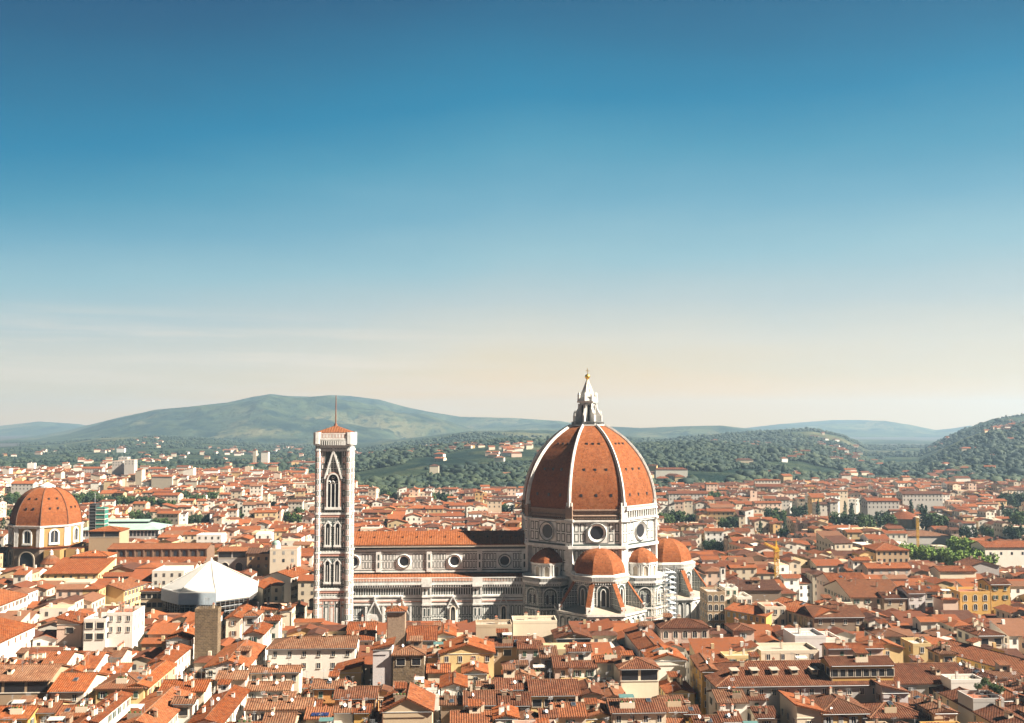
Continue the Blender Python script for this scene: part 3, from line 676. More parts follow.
# exedrae: small round temples on the diagonal facets, each over a pier with blind arches
for ang in (225, 315):
    d = Vector((math.cos(R(ang)), math.sin(R(ang)))); c = d * (AP - .2)
    mb = MB(); rb = 10.6
    mb.frustum(polyN(c.x, c.y, rb, 8, 22.5), 0, polyN(c.x, c.y, rb, 8, 22.5), 26.2, 'facing_small'); mb.frustum(polyN(c.x, c.y, rb + .9, 8, 22.5), 26.2, polyN(c.x, c.y, rb + .9, 8, 22.5), 27.0, 'marble', True)
    mb.frustum(polyN(c.x, c.y, rb + .8, 8, 22.5), 28.3, polyN(c.x, c.y, rb + .8, 8, 22.5), 28.6, 'marble', True)
    for i in range(8):
        a = 45 * i; f = Face(mb, (c.x + math.cos(R(a)) * rb * .924, c.y + math.sin(R(a)) * rb * .924), (math.cos(R(a)), math.sin(R(a))))
        for k in range(-4, 5): f.slab(k * .9 - .2, k * .9 + .2, 25.4, 26.2, 0, .6, 'marble')
        for k in range(-6, 7): f.slab(k * .62 - .1, k * .62 + .1, 27.0, 28.3, .5, .75, 'marble')
        f.rect(-3.9, 3.9, 24.3, 25.2, .03, 'marble_green'); f.rect(-3.9, 3.9, 16.6, 17.1, .03, 'marble_green'); [f.panel(q_ - .5, q_ + .5, 12.6, 15.5, .25, .03) for q_ in (-3, -1.5, 0, 1.5, 3)]
        f.archframe(0, 17.5, 5.4, 6.8, .35, .02, .5, 'marble', False, False); f.arch(0, 17.5, 5.4, 6.8, .04, 'marble_green'); f.arch(0, 17.5, 4.4, 6.1, .06, 'facing_small')
        for s in (-1.1, 1.1): f.arch(s, 18.2, 1.1, 3.6, .1, 'glass')
        f.archframe(0, 4.5, 4.2, 6.5, .35, .02, .4, 'marble', False, False); f.arch(0, 4.5, 4.2, 6.5, .03, 'dark')
        f.slab(-4, 4, 15.8, 16.4, 0, .4, 'marble'); f.slab(-4, 4, 12, 12.4, 0, .3, 'marble_pink')
    t = mb.obj('corner_pier', cath)
    mb = MB(); re = 6.7; NN = 16
    mb.cyl(c.x, c.y, 26.2, 28.0, re + .25, re + .25, 'marble', NN); mb.cyl(c.x, c.y, 28.0, 33.2, re - .2, re - .2, 'marble', NN, 0); mb.cyl(c.x, c.y, 33.2, 34.0, re + .5, re + .6, 'marble', NN, 0, True)
    ex = mb.obj('exedra', t)
    mb = MB(); prev = (polyN(c.x, c.y, re + .8, 10, 0), 34.0)
    for k in range(1, 7):
        tt = k / 6; rr = (re + .8) * (1 - tt ** 1.35); cur = (polyN(c.x, c.y, max(rr, .05), 10, 0), 34.0 + 5.6 * (1 - (1 - tt) ** 1.5) ** .95)
        mb.frustum(prev[0], prev[1], cur[0], cur[1], 't_dome', cap1=False); prev = cur
    mb.cyl(c.x, c.y, 39.5, 40.6, .35, .05, 'marble', 6)
    mb.obj('exedra_roof', t)
    for k in range(-2, 3):
        a = R(ang + k * 36); mb = MB(); f = Face(mb, (c.x + math.cos(a) * (re - .2), c.y + math.sin(a) * (re - .2)), (math.cos(a), math.sin(a)))
        f.archframe(0, 28.5, 2.0, 4.1, .3, -.1, .45, 'marble', False); f.arch(0, 28.5, 2.0, 4.1, .1, 'stone')
        mb.obj('niche', t)
        a += R(18)
        if k < 2:
            mb = MB(); f = Face(mb, (c.x + math.cos(a) * (re - .2), c.y + math.sin(a) * (re - .2)), (math.cos(a), math.sin(a)))
            f.slab(-.75, -.3, 28.2, 33.2, -.1, .6, 'marble'); f.slab(.3, .75, 28.2, 33.2, -.1, .6, 'marble'); mb.obj('half_column', t)

# ------------------------------------------------------------------ bell tower
bt = root('bell_tower', 'tall square marble bell tower with pointed windows and a low red roof with a pole', 'bell tower', Vector((*((CD.x + (-104.9) * CG + 39.5 * SG), (CD.y - 104.9 * SG - 39.5 * CG)), 0)), GRID)
HW = 5.85; zb = lambda py: zat(py, 388.5)
def sqp(h): return [(-h, -h), (h, -h), (h, h), (-h, h)]
mb = MB(); mb.box(-HW, HW, -HW, HW, 0, zb(440), 'facing_small', bottom=False)
bands = [(620, 16), (606, 0), (590, 1), (553, 1), (514, 1)]
faces4 = [(0, -1), (1, 0), (-1, 0), (0, 1)]
LV = dict(a=(zb(589), zb(554)), b=(zb(552), zb(516)), c=(zb(513), zb(449)))
for nn in faces4:
    f = Face(mb, (nn[0] * HW, nn[1] * HW), nn)
    for py in (598, 590, 553, 514): f.slab(-HW, HW, zb(py) - .35, zb(py) + .45, 0, .3, 'marble'); f.slab(-HW, HW, zb(py) - 1.3, zb(py) - .35, 0, .15, 'marble_pink')
    for py in (450,): f.slab(-HW, HW, zb(py) - .5, zb(py) + .3, 0, .4, 'marble')
    # solid lower storeys: tall panels
    for i in range(-2, 3):
        for z0, z1 in ((3, 11), (12, zb(607)), (zb(605), zb(599.5))):
            f.panel(i * 2.1 - .85, i * 2.1 + .85, z0, z1, .36, .02, 'marble', 'marble_green' if i % 2 else 'marble_pink')
    # framed panels beside the windows
    for z0, z1 in (LV['a'], LV['b']):
        f.strip([(-5.0, z0 + .8), (-4.9, z1 - 1.5), (4.9, z1 - 1.5), (4.9, z0 + .8), (-4.9, z0 + .8)], .34, 0, .06, 'marble_green')
        for s in (-1, 1):
            for k in range(5):
                zz = z0 + 1.4 + k * 2.35
                if zz + 1.9 < z1 - 1.6: u0, u1 = sorted((s * 3.75, s * 4.75)); f.panel(u0, u1, zz, zz + 2.0, .3, .02, 'marble', 'marble_pink' if k % 2 else 'marble_green')
        f.rect(-.25, .25, z0 + 1, z1 - 2, .02, 'marble_green')
    z0, z1 = LV['c']
    f.strip([(-5.0, z0 + .8), (-5.0, z1 - .8), (5.0, z1 - .8), (5.0, z0 + .8), (-5.0, z0 + .8)], .28, 0, .06, 'marble_green')
    for s in (-1, 1):
        for k in range(9):
            zz = z0 + 1.3 + k * 2.55
            u0, u1 = sorted((s * 3.6, s * 4.7)); f.panel(u0, u1, zz, zz + 2.2, .32, .02, 'marble', 'marble_pink' if k % 2 else 'marble_green')
    f.mb.poly([f.p(-3.2, z1 - 1.2, .04), f.p(-.7, z1 - 1.2, .04), f.p(-3.2, z1 - 7.2, .04)][::-1], 'marble_green'); f.mb.poly([f.p(3.2, z1 - 1.2, .04), f.p(.7, z1 - 1.2, .04), f.p(3.2, z1 - 7.2, .04)], 'marble_green')
shaft = mb.obj('shaft', bt)
for sx in (-1, 1):
    for sy in (-1, 1):
        mb = MB(); cx, cy = sx * HW, sy * HW; o8 = [(cx + 1.15 * math.cos(R(22.5 + 45 * i)), cy + 1.15 * math.sin(R(22.5 + 45 * i))) for i in range(8)]
        mb.frustum(o8, 0, o8, zb(440), 'marble')
        for i in range(8):
            a = 45 * i; f = Face(mb, (cx + math.cos(R(a)) * 1.07, cy + math.sin(R(a)) * 1.07), (math.cos(R(a)), math.sin(R(a))))
            zz = 3.0; k = 0
            while zz < zb(446):
                f.panel(-.38, .38, zz, zz + 1.75, .2, .02, 'marble', 'marble_pink' if k % 2 else 'marble_green'); zz += 2.15; k += 1
        for py in (598, 590, 553, 514, 450):
            o9 = [(cx + 1.42 * math.cos(R(22.5 + 45 * i)), cy + 1.42 * math.sin(R(22.5 + 45 * i))) for i in range(8)]
            mb.frustum(o9, zb(py) - .3, o9, zb(py) + .4, 'marble', True)
        mb.obj('corner_turret', bt)
for nn in faces4:
    for lv in ('a', 'b'):
        z0, z1 = LV[lv]
        for u in (-1.85, 1.85):
            mb = MB(); f = Face(mb, (nn[0] * HW, nn[1] * HW), nn); zz = z0 + 2.6; hh = (z1 - z0) * .60
            f.slab(u - 1.45, u + 1.45, zz - .8, zz, 0, .55, 'marble'); f.archframe(u, zz, 1.6, hh, .4, 0, .5, 'marble', True, False); f.arch(u, zz, 1.6, hh, .05, 'dark', True)
            f.slab(u - .1, u + .1, zz, zz + hh * .8, .05, .3, 'marble'); f.strip([(u - 1.55, zz + hh * .86), (u, z1 - 1.9), (u + 1.55, zz + hh * .86)], .32, .05, .55, 'marble')
            mb.obj('pointed_window', bt)
    z0, z1 = LV['c']; mb = MB(); f = Face(mb, (nn[0] * HW, nn[1] * HW), nn); zz = z0 + 2.2; hh = 12.6
    f.slab(-3.1, 3.1, zz - 1, zz, 0, .6, 'marble'); f.archframe(0, zz, 4.1, hh, .5, 0, .6, 'marble', True, False); f.archframe(0, zz, 5.5, hh + .6, .25, 0, .3, 'marble_pink', True, False); f.arch(0, zz, 4.1, hh, .05, 'dark', True)
    for u in (-.78, .78): f.slab(u - .15, u + .15, zz, zz + hh * .72, .05, .4, 'marble')
    for u in (-1.5, 0, 1.5): f.ring(u, zz + hh * .76, .62, .42, .05, .3, 'marble', 12)
    f.ring(0, zz + hh * .90, .6, .4, .05, .3, 'marble', 12)
    f.strip([(-3.3, zz + hh * .86), (0, z1 - .6), (3.3, zz + hh * .86)], .6, .05, .7, 'marble'); f.slab(-.3, .3, z1 - 1, z1 + 1.0, .1, .8, 'marble')
    mb.obj('great_window', bt)
mb = MB(); zc = zb(440)
mb.frustum(sqp(HW + 1.2), zc - .4, sqp(HW + 1.2), zc + .4, 'marble', True)
for nn in faces4:
    f = Face(mb, (nn[0] * (HW + .9), nn[1] * (HW + .9)), nn)
    for k in range(-8, 9): f.slab(k * .82 - .25, k * .86 + .25, zc - 2.0, zc - .2, -.8, .75, 'marble')
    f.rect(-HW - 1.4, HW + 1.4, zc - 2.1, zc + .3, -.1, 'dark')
mb.frustum(sqp(HW + .8), zc - 3.2, sqp(HW + .8), zc - 2.1, 'marble', True)
mb.frustum(sqp(HW + 1.55), zc - .1, sqp(HW + 1.6), zc + .5, 'marble', True)
mb.frustum(sqp(HW + 1.4), zc + .5, sqp(HW + 1.4), zb(433), 'marble')
for sx in (-1, 1):
    for sy in (-1, 1):
        c8 = [(sx * (HW + .25) + 1.7 * math.cos(R(22.5 + 45 * i)), sy * (HW + .25) + 1.7 * math.sin(R(22.5 + 45 * i))) for i in range(8)]
        mb.frustum(c8, zc - 1.5, c8, zb(432.2), 'marble', True)
for nn in faces4:
    f = Face(mb, (nn[0] * (HW + 1.4), nn[1] * (HW + 1.4)), nn)
    for k in range(-5, 6): f.panel(k * 1.2 - .5, k * 1.2 + .5, zc + .7, zb(433) - .3, .16, .02, 'marble', 'marble_pink')
mb.obj('cornice', bt)
mb = MB()
for i in range(4):
    a, b = sqp(HW + 1.2)[i], sqp(HW + 1.2)[(i + 1) % 4]; corr(mb, [(a[0], a[1], zb(433) + .15), (b[0], b[1], zb(433) + .15), (0, 0, zb(425.5))], 't_orange', 't_orange', 1.0)
mb.obj('roof', bt)
mb = MB(); mb.cyl(0, 0, zb(426) - .3, zb(423.5), .8, .5, 'rust', 8); mb.cyl(0, 0, zb(423.5), zb(395), .26, .14, 'rust', 6); mb.obj('pole', bt)
# ------------------------------------------------------------------ occupancy and sight lines (so filler houses keep clear of surveyed ones)
OU0, OV0, OUN, OVN = -1300, 150, 2600, 2000
occ = np.zeros((OUN, OVN), dtype=bool)
def mark(u0, u1, v0, v1): occ[max(0, int(u0 - OU0)):max(0, int(math.ceil(u1 - OU0))), max(0, int(v0 - OV0)):max(0, int(math.ceil(v1 - OV0)))] = True
def occfrac(u0, u1, v0, v1):
    a = occ[max(0, int(u0 - OU0)):int(u1 - OU0) + 1, max(0, int(v0 - OV0)):int(v1 - OV0) + 1]
    return a.mean() if a.size else 1.0
CAPS = []            # (px0, px1, d0, d, z) : in front of a thing at distance d nothing may rise over the sight line to height z
def cap(px0, px1, pybot, d, back=110): CAPS.append((px0, px1, d - back, d, zat(pybot, d)))
def capz(u0, u1, v0, v1):
    pts = [to_xy(a, b) for a, b in ((u0, v0), (u1, v0), (u0, v1), (u1, v1))]
    pxs = [proj((x, y, 18))[0] for x, y in pts]; p0, p1 = min(pxs), max(pxs); dm = sum(y for x, y in pts) / 4; z = 99
    for a, b, d0, d, zz in CAPS:
        if p1 > a and p0 < b and d0 < dm < d: z = min(z, CAMH - (CAMH - zz) * dm / d)
    return z

# ------------------------------------------------------------------ window meshes (shared)
def window_mesh(kind):
    mb = MB(); f = Face(mb, (0, 0), (0, -1)); w_, h = .55, 1.7
    if kind == 'arched':
        f.archframe(0, 0, 1.5, 2.4, .2, 0, .12, 'stone_light'); f.arch(0, 0, 1.5, 2.4, .03, 'glass'); f.slab(-.04, .04, 0, 2.2, .03, .07, 'stone_light'); return mb.mesh('window_arched')
    if kind == 'large':
        f.slab(-1.35, 1.35, -.15, 0, 0, .2, 'stone'); f.rect(-1.25, 1.25, 0, 2.0, .04, 'dark'); f.slab(-1.4, -1.25, 0, 2.1, 0, .12, 'stone_light'); f.slab(1.25, 1.4, 0, 2.1, 0, .12, 'stone_light'); f.slab(-1.4, 1.4, 2.0, 2.15, 0, .12, 'stone_light'); return mb.mesh('window_large')
    if kind == 'tall':
        f.slab(-.95, .95, -.15, 0, 0, .25, 'stone'); f.rect(-.75, .75, 0, 3.3, .04, 'glass'); f.slab(-.95, -.75, 0, 3.3, 0, .15, 'stone'); f.slab(.75, .95, 0, 3.3, 0, .15, 'stone'); f.slab(-1.05, 1.05, 3.3, 3.6, 0, .3, 'stone'); f.slab(-.05, .05, 0, 3.3, .04, .08, 'shutter_grey'); return mb.mesh('window_tall')
    f.rect(-w_, w_, 0, h, .03, 'glass')
    f.slab(-w_ - .16, w_ + .16, -.14, 0, 0, .2, 'stone_light'); f.slab(-w_ - .12, -w_, 0, h, 0, .09, 'stone_light'); f.slab(w_, w_ + .12, 0, h, 0, .09, 'stone_light'); f.slab(-w_ - .12, w_ + .12, h, h + .13, 0, .09, 'stone_light')
    f.slab(-.035, .035, 0, h, .03, .06, 'white_paint')
    if kind != 'bare':
        m = {'green': 'shutter_green', 'brown': 'shutter_brown', 'grey': 'shutter_grey'}[kind.split('_')[0]]
        if kind.endswith('closed'): f.slab(-w_, -.02, .02, h, .05, .11, m); f.slab(.02, w_, .02, h, .05, .11, m)
        else: f.slab(-w_ - .62, -w_ - .1, .02, h, .09, .15, m); f.slab(w_ + .1, w_ + .62, .02, h, .09, .15, m)
    return mb.mesh('window_' + kind)
WM = {k: window_mesh(k) for k in ('bare', 'green_open', 'brown_open', 'grey_open', 'green_closed', 'brown_closed', 'grey_closed', 'arched', 'large', 'tall')}
def chimney_mesh(k, wall):
    mb = MB(); w1, w2, h = ((.45, .35, 1.5), (.7, .35, 1.3), (.35, .35, 2.0))[k]
    mb.box(-w1, w1, -w2, w2, -.9, h, wall, bottom=False)
    if k == 0:
        for x in (-w1 + .08, w1 - .08):
            for y in (-w2 + .08, w2 - .08): mb.box(x - .08, x + .08, y - .08, y + .08, h, h + .3, wall)
        mb.frustum([(-w1 - .15, -w2 - .15), (w1 + .15, -w2 - .15), (w1 + .15, w2 + .15), (-w1 - .15, w2 + .15)], h + .3, [(-.1, -.05), (.1, -.05), (.1, .05), (-.1, .05)], h + .65, 'terra', True)
    elif k == 1:
        mb.box(-w1 - .1, w1 + .1, -w2 - .1, w2 + .1, h, h + .14, 'stone')
        for x in (-.38, 0, .38): mb.cyl(x, 0, h + .14, h + .6, .15, .12, 'terra', 7)
    else:
        mb.box(-w1 - .08, w1 + .08, -w2 - .08, w2 + .08, h, h + .12, 'terra'); mb.cyl(0, 0, h + .12, h + .7, .17, .14, 'terra', 7)
    return mb.mesh('chimney')
CHM = {(k, w_): chimney_mesh(k, w_) for k in range(3) for w_ in ('w_cream', 'w_white', 'w_beige', 'brick')}
def skylight_mesh():
    mb = MB(); mb.box(-.6, .6, -.8, .8, -.2, .2, 'metal'); mb.poly([(-.5, -.7, .22), (.5, -.7, .22), (.5, .7, .22), (-.5, .7, .22)], 'glass'); return mb.mesh('skylight')
SKY_M = skylight_mesh()
def aerial_mesh():
    mb = MB(); mb.cyl(0, 0, -.5, 3.2, .05, .035, 'metal', 5)
    for z in (2.5, 2.8, 3.1): mb.bar((-.7, 0, z), (.7, 0, z), .03, 'metal')
    mb.bar((0, -.5, 3.0), (0, .5, 3.0), .03, 'metal'); return mb.mesh('aerial')
AER_M = aerial_mesh()
def dish_mesh():
    mb = MB(); mb.cyl(0, .1, -.5, .9, .05, .05, 'metal', 5); c = Vector((0, -.1, 1.0)); d = Vector((.5, -.8, .35)).normalized(); a = d.orthogonal().normalized(); b = d.cross(a)
    prev = None
    for k, (r, o) in enumerate(((.01, 0), (.3, .05), (.52, .16))):
        cur = [c + d * o + (a * math.cos(2 * math.pi * i / 12) + b * math.sin(2 * math.pi * i / 12)) * r for i in range(12)]
        if prev:
            for i in range(12): mb.poly([prev[i], prev[(i + 1) % 12], cur[(i + 1) % 12], cur[i]], 'white_paint')
        prev = cur
    mb.bar(c, c + d * .5, .03, 'metal'); return mb.mesh('satellite_dish')
DISH_M = dish_mesh()
def dormer_mesh(wall):
    mb = MB(); mb.box(-.9, .9, -1.2, 1.6, -1.2, .9, wall, bottom=False); mb.poly([(-.5, -1.22, -.1), (.5, -1.22, -.1), (.5, -1.22, .75), (-.5, -1.22, .75)], 'dark')
    for s in (-1, 1):
        corr(mb, [(s * 1.15, -1.5, .82), (s * 1.15, 1.8, .82), (0, 1.8, 1.35), (0, -1.5, 1.35)], 't_pale', 't_pale', .5, .06, .12)
    mb.poly([(-.9, -1.2, .9), (.9, -1.2, .9), (0, -1.2, 1.3)], wall); return mb.mesh('dormer')
DORM_M = {w_: dormer_mesh(w_) for w_ in ('w_cream', 'w_white')}
def capbox_mesh():
    mb = MB(); mb.box(-.9, .9, -1.0, 1.3, -1.0, .7, 'w_beige', bottom=False); mb.poly([(-.7, -1.02, -.2), (.7, -1.02, -.2), (.7, -1.02, .55), (-.7, -1.02, .55)], 'dark')
    mb.poly([(-1.2, -1.4, .72), (1.2, -1.4, .72), (1.2, 1.5, .95), (-1.2, 1.5, .95)], 'stone'); mb.box(-1.2, 1.2, -1.4, 1.5, .6, .7, 'stone_light'); return mb.mesh('dormer')
CAPB_M = capbox_mesh()

# ------------------------------------------------------------------ house builder
SL = math.tan(R(17))
def roof_planes(L, W, h, typ, rise, o=.55):
    """sloping polygons, wall outline extras, ridge lines, height function"""
    if typ == 'gable_x':
        s = rise / (W / 2); a = h - o * s
        pl = [[(-o, -o, a), (L + o, -o, a), (L + o, W / 2, h + rise), (-o, W / 2, h + rise)], [(L + o, W + o, a), (-o, W + o, a), (-o, W / 2, h + rise), (L + o, W / 2, h + rise)]]
        return pl, [[(0, 0, h), (0, W, h), (0, W / 2, h + rise)][::-1], [(L, 0, h), (L, W, h), (L, W / 2, h + rise)]], [((-o, W / 2, h + rise), (L + o, W / 2, h + rise))], lambda x, y: h + rise - abs(y - W / 2) * s
    if typ == 'gable_y':
        s = rise / (L / 2); a = h - o * s
        pl = [[(-o, W + o, a), (-o, -o, a), (L / 2, -o, h + rise), (L / 2, W + o, h + rise)], [(L + o, -o, a), (L + o, W + o, a), (L / 2, W + o, h + rise), (L / 2, -o, h + rise)]]
        return pl, [[(0, 0, h), (L, 0, h), (L / 2, 0, h + rise)], [(L, W, h), (0, W, h), (L / 2, W, h + rise)]], [((L / 2, -o, h + rise), (L / 2, W + o, h + rise))], lambda x, y: h + rise - abs(x - L / 2) * s
    if typ in ('hip', 'hip_l'):
        m = min(L, W) / 2; s = rise / m; a = h - o * s
        if L >= W:
            r0 = (m, W / 2, h + rise); r1 = (L - m + .01, W / 2, h + rise) if typ == 'hip' else (L + o, W / 2, h + rise)
            pl = [[(-o, -o, a), (L + o, -o, a), r1, r0], [(L + o, W + o, a), (-o, W + o, a), r0, r1], [(-o, W + o, a), (-o, -o, a), r0]]
            ex = []
            if typ == 'hip': pl.append([(L + o, -o, a), (L + o, W + o, a), r1])
            else: ex.append([(L, 0, h), (L, W, h), (L, W / 2, h + rise)])
            rd = [(r0, r1), ((-o, -o, a), r0), ((-o, W + o, a), r0)] + ([((L + o, -o, a), r1)] if typ == 'hip' else [])
        else:
            r0 = (L / 2, m, h + rise); r1 = (L / 2, W - m + .01, h + rise); ex = []
            pl = [[(-o, -o, a), (L + o, -o, a), r0], [(L + o, W + o, a), (-o, W + o, a), r1], [(-o, W + o, a), (-o, -o, a), r0, r1], [(L + o, -o, a), (L + o, W + o, a), r1, r0]]
            rd = [(r0, r1), ((-o, -o, a), r0), ((L + o, -o, a), r0)]
        return pl, ex, rd, lambda x, y: h + s * min(x, L - x, y, W - y, m)
    if typ == 'shed_f':
        s = rise / W; return [[(-o, -o, h - o * s), (L + o, -o, h - o * s), (L + o, W + o, h + rise + o * s), (-o, W + o, h + rise + o * s)]], [[(0, W, h), (0, 0, h), (0, W, h + rise)], [(L, 0, h), (L, W, h), (L, W, h + rise)], [(L, W, h), (0, W, h), (0, W, h + rise), (L, W, h + rise)]], [], lambda x, y: h + s * y
    if typ in ('shed_l', 'shed_r'):     # low on the left / low on the right
        s = rise / L; k = 1 if typ == 'shed_l' else -1; b = h if k == 1 else h + rise
        g = lambda x, y: b + k * s * x
        e = [[(0, 0, h), (L, 0, h), ((L if k == 1 else 0), 0, h + rise)], [(L, W, h), (0, W, h), ((L if k == 1 else 0), W, h + rise)]]
        xx = L if k == 1 else 0; e.append([(xx, 0, h), (xx, W, h), (xx, W, h + rise), (xx, 0, h + rise)])
        return [[(-o, -o, g(-o, 0)), (L + o, -o, g(L + o, 0)), (L + o, W + o, g(L + o, 0)), (-o, W + o, g(-o, 0))]], e, [], g
    return [], [], [], lambda x, y: h
HOUSES = []
rng = random.Random(11)
def house(loc, rz, L, W, h, typ, rise, wall, roof, label=None, short=None, near=True, wins='auto', floors=2, ww=None, chim=None, extra=(), name='house', group='old town houses', cat='house', side=None, corrug=True, winmesh_parts=True, base=0.0, wspace=3.4, skip_chim=False):
    rt = root(name, label or 'x', cat, loc, rz, group)
    HOUSES.append(dict(o=rt, L=L, W=W, h=h, typ=typ, wall=wall, roof=roof, label=label, short=short, rise=rise, loc=Vector(loc), rz=rz, nch=0, extra=[]))
    rec = HOUSES[-1]
    pl, ex, rd, hf = roof_planes(L, W, h, typ, rise)
    mb = MB(); a = [(0, 0), (L, 0), (L, W), (0, W)]
    for i in range(4):
        j = (i + 1) % 4; mb.poly([(*a[i], base), (*a[j], base), (*a[j], h), (*a[i], h)], wall)
    for e in ex: mb.poly(e, wall)
    if typ == 'flat':
        mb.poly([(0, 0, h - .8), (L, 0, h - .8), (L, W, h - .8), (0, W, h - .8)], rng.choice(('terra', 'stone', 'w_grey'))); t = .22
        for (x0, x1, y0, y1) in ((0, L, 0, t), (0, L, W - t, W), (0, t, t, W - t), (L - t, L, t, W - t)): mb.box(x0 - .04, x1 + .04, y0 - .04, y1 + .04, h - .85, h + .12, wall)
    # cornice line under the eaves
    if typ != 'flat' and near:
        mb.box(-.12, L + .12, -.12, 0, h - .42, h - .22, 'stone_light')
    facesW = [Face(mb, (0, 0), (0, -1)), None]
    sd_ = side if side is not None else ('E' if proj((loc[0], loc[1], 18))[0] < 470 else 'W')
    sides = [((0, 0), 0.0, L, 'S')]
    if sd_ == 'E': sides.append(((L, 0), R(90), W, 'E'))
    else: sides.append(((0, W), R(-90), W, 'W'))
    ww = ww or rng.choice(['bare', 'bare', 'green_open', 'brown_open', 'green_closed', 'brown_closed', 'grey_open', 'grey_closed'])
    if wins:
        for (ox, oy), rr, ln, nm in sides:
            n = wins if (isinstance(wins, int) and nm == 'S') else max(0, int((ln - 1.2) / wspace))
            if n == 0: continue
            step = ln / n
            wh = {'arched': 2.6, 'tall': 3.6, 'large': 2.2}.get(ww, 1.75)
            for fl in range(floors):
                z = h - 1.0 - wh - fl * 3.7
                if z < 1.5: break
                for k in range(n):
                    if wins == 'auto' and rng.random() < .16: continue
                    u = (k + .5) * step + (rng.uniform(-.35, .35) if wins == 'auto' else 0)
                    px, py = ox + math.cos(rr) * u, oy + math.sin(rr) * u
                    kd = ww if rng.random() > .25 or ww in ('arched', 'tall', 'large') else ww.replace('closed', 'open') if 'closed' in ww else ww.replace('open', 'closed')
                    if winmesh_parts: inst(WM[kd], 'window', rt, (px, py, z), rr)
                    else:
                        f = Face(mb, (ox, oy), (math.sin(rr), -math.cos(rr))); f.rect(u - .6, u + .6, z, z + 1.6, .06, 'glass' if kd in ('bare', 'arched', 'tall', 'large') or 'open' in kd else 'shutter_' + kd.split('_')[0])
    mb.obj('wall', rt)
    if near and typ != 'flat' and rng.random() < .6:
        mb = MB(); x_ = rng.choice((.25, L - .25)); mb.bar((x_, -.1, base), (x_, -.1, h - .4), .07, rng.choice(('metal', 'rust', 'metal'))); mb.bar((0, -.62, h - .28), (L, -.62, h - .28), .09, 'metal'); mb.obj('drainpipe', rt)
    if pl:
        mb = MB(); per = .62 if corrug else 1.2
        for p in pl: corr(mb, p, roof, roof, per, .15 if corrug else .12, .24)
        for (p, q) in rd: 
            mb.bar(Vector(p) + Vector((0, 0, .1)), Vector(q) + Vector((0, 0, .1)), .17, 't_pale' if roof != 't_dark' else 't_brown', 5)
        ro = mb.obj('roof', rt)
    else: ro = None
    wallo = [c for c in rt.children if c.name.startswith('wall')][0]
    par = ro if pl else wallo
    nch = chim if chim is not None else rng.choice((1, 1, 2, 2, 3, 4))
    if skip_chim: nch = 0
    cw = 'w_white' if wall in ('w_white', 'w_lilac') else ('w_beige' if wall in ('w_grey', 'w_tan', 'w_dark', 'rubble', 'brick', 'w_beige') else 'w_cream')
    if rng.random() < .25: cw = 'brick'
    for _ in range(nch):
        x = rng.uniform(.15, .85) * L; y = rng.uniform(.15, .85) * W; inst(CHM[(rng.randrange(3), cw)], 'chimney', par, (x, y, hf(x, y)), rng.choice((0, R(90))), (.9, .9, rng.uniform(.65, 1.1)))
    rec['nch'] = nch
    if near:
        if pl and L > 7.5 and W > 7 and rng.random() < .42:      # little room breaking through the roof
            a_, b_ = rng.uniform(2.2, 3.6), rng.uniform(2.2, 3.4); x = rng.uniform(.5, max(.6, L - a_ - .5)); y = rng.uniform(W * .3, max(W * .35, W - b_ - .5)); zt_ = hf(x + a_ / 2, y + b_ / 2) + rng.uniform(1.3, 2.1)
            mb = MB(); mb.box(x, x + a_, y, y + b_, min(hf(x, y), hf(x + a_, y), hf(x, y + b_)) - .6, zt_, cw, bottom=False); mb.poly([(x + a_ * .3, y - .03, zt_ - 1.4), (x + a_ * .7, y - .03, zt_ - 1.4), (x + a_ * .7, y - .03, zt_ - .45), (x + a_ * .3, y - .03, zt_ - .45)], 'dark')
            corr(mb, [(x - .3, y - .35, zt_ + .02), (x + a_ + .3, y - .35, zt_ + .02), (x + a_ + .3, y + b_ + .3, zt_ + .75), (x - .3, y + b_ + .3, zt_ + .75)], rng.choice((roof, 't_pale', 't_orange')), 't_pale', .7, .1, .15); mb.obj('roof_room', par); rec['extra'].append('a little roof room')
        if rng.random() < .2 and pl and L > 6:      # terrace with awning and pots
            a_ = rng.uniform(2.5, 4.0); x = rng.uniform(.4, max(.5, L - a_ - .4)); y = W * .12; z = hf(x + a_ / 2, y + 1.2) + .35
            mb = MB(); mb.box(x, x + a_, y, y + 2.6, z - 1.6, z, cw, 'terra', bottom=False); mb.box(x, x + a_, y, y + .12, z, z + .8, cw, bottom=False)
            for q_ in range(3): mb.ball((x + .5 + q_ * (a_ - 1) / 2, y + .5, z + .95), rng.uniform(.25, .42), 'leaf', 6, 4)
            if rng.random() < .5: mb.poly([(x, y + .4, z + 2.0), (x + a_, y + .4, z + 2.0), (x + a_, y + 2.5, z + 2.4), (x, y + 2.5, z + 2.4)], rng.choice(('awning', 'awning', 'teal_cloth', 't_pale'))); [mb.bar((x_, y_, z), (x_, y_, z + 2.2), .05, 'metal') for x_ in (x + .1, x + a_ - .1) for y_ in (y + .45, y + 2.4)]
            mb.obj('roof_terrace', par)
        if pl and rng.random() < .3:
            x = rng.uniform(.2, .8) * L; y = rng.uniform(.2, .45) * W; z = hf(x, y); gx = (hf(x + .2, y) - hf(x - .2, y)) / .4; gy = (hf(x, y + .2) - hf(x, y - .2)) / .4
            o = inst(SKY_M, 'skylight', par, (x, y, z + .18)); o.rotation_euler = (math.atan(gy), -math.atan(gx), 0); rec['extra'].append('a skylight')
        for _ in range(rng.choice((0, 1, 1, 2))):
            x = rng.uniform(.2, .8) * L; y = rng.uniform(.2, .8) * W; inst(AER_M, 'aerial', par, (x, y, hf(x, y)), rng.uniform(0, 3))
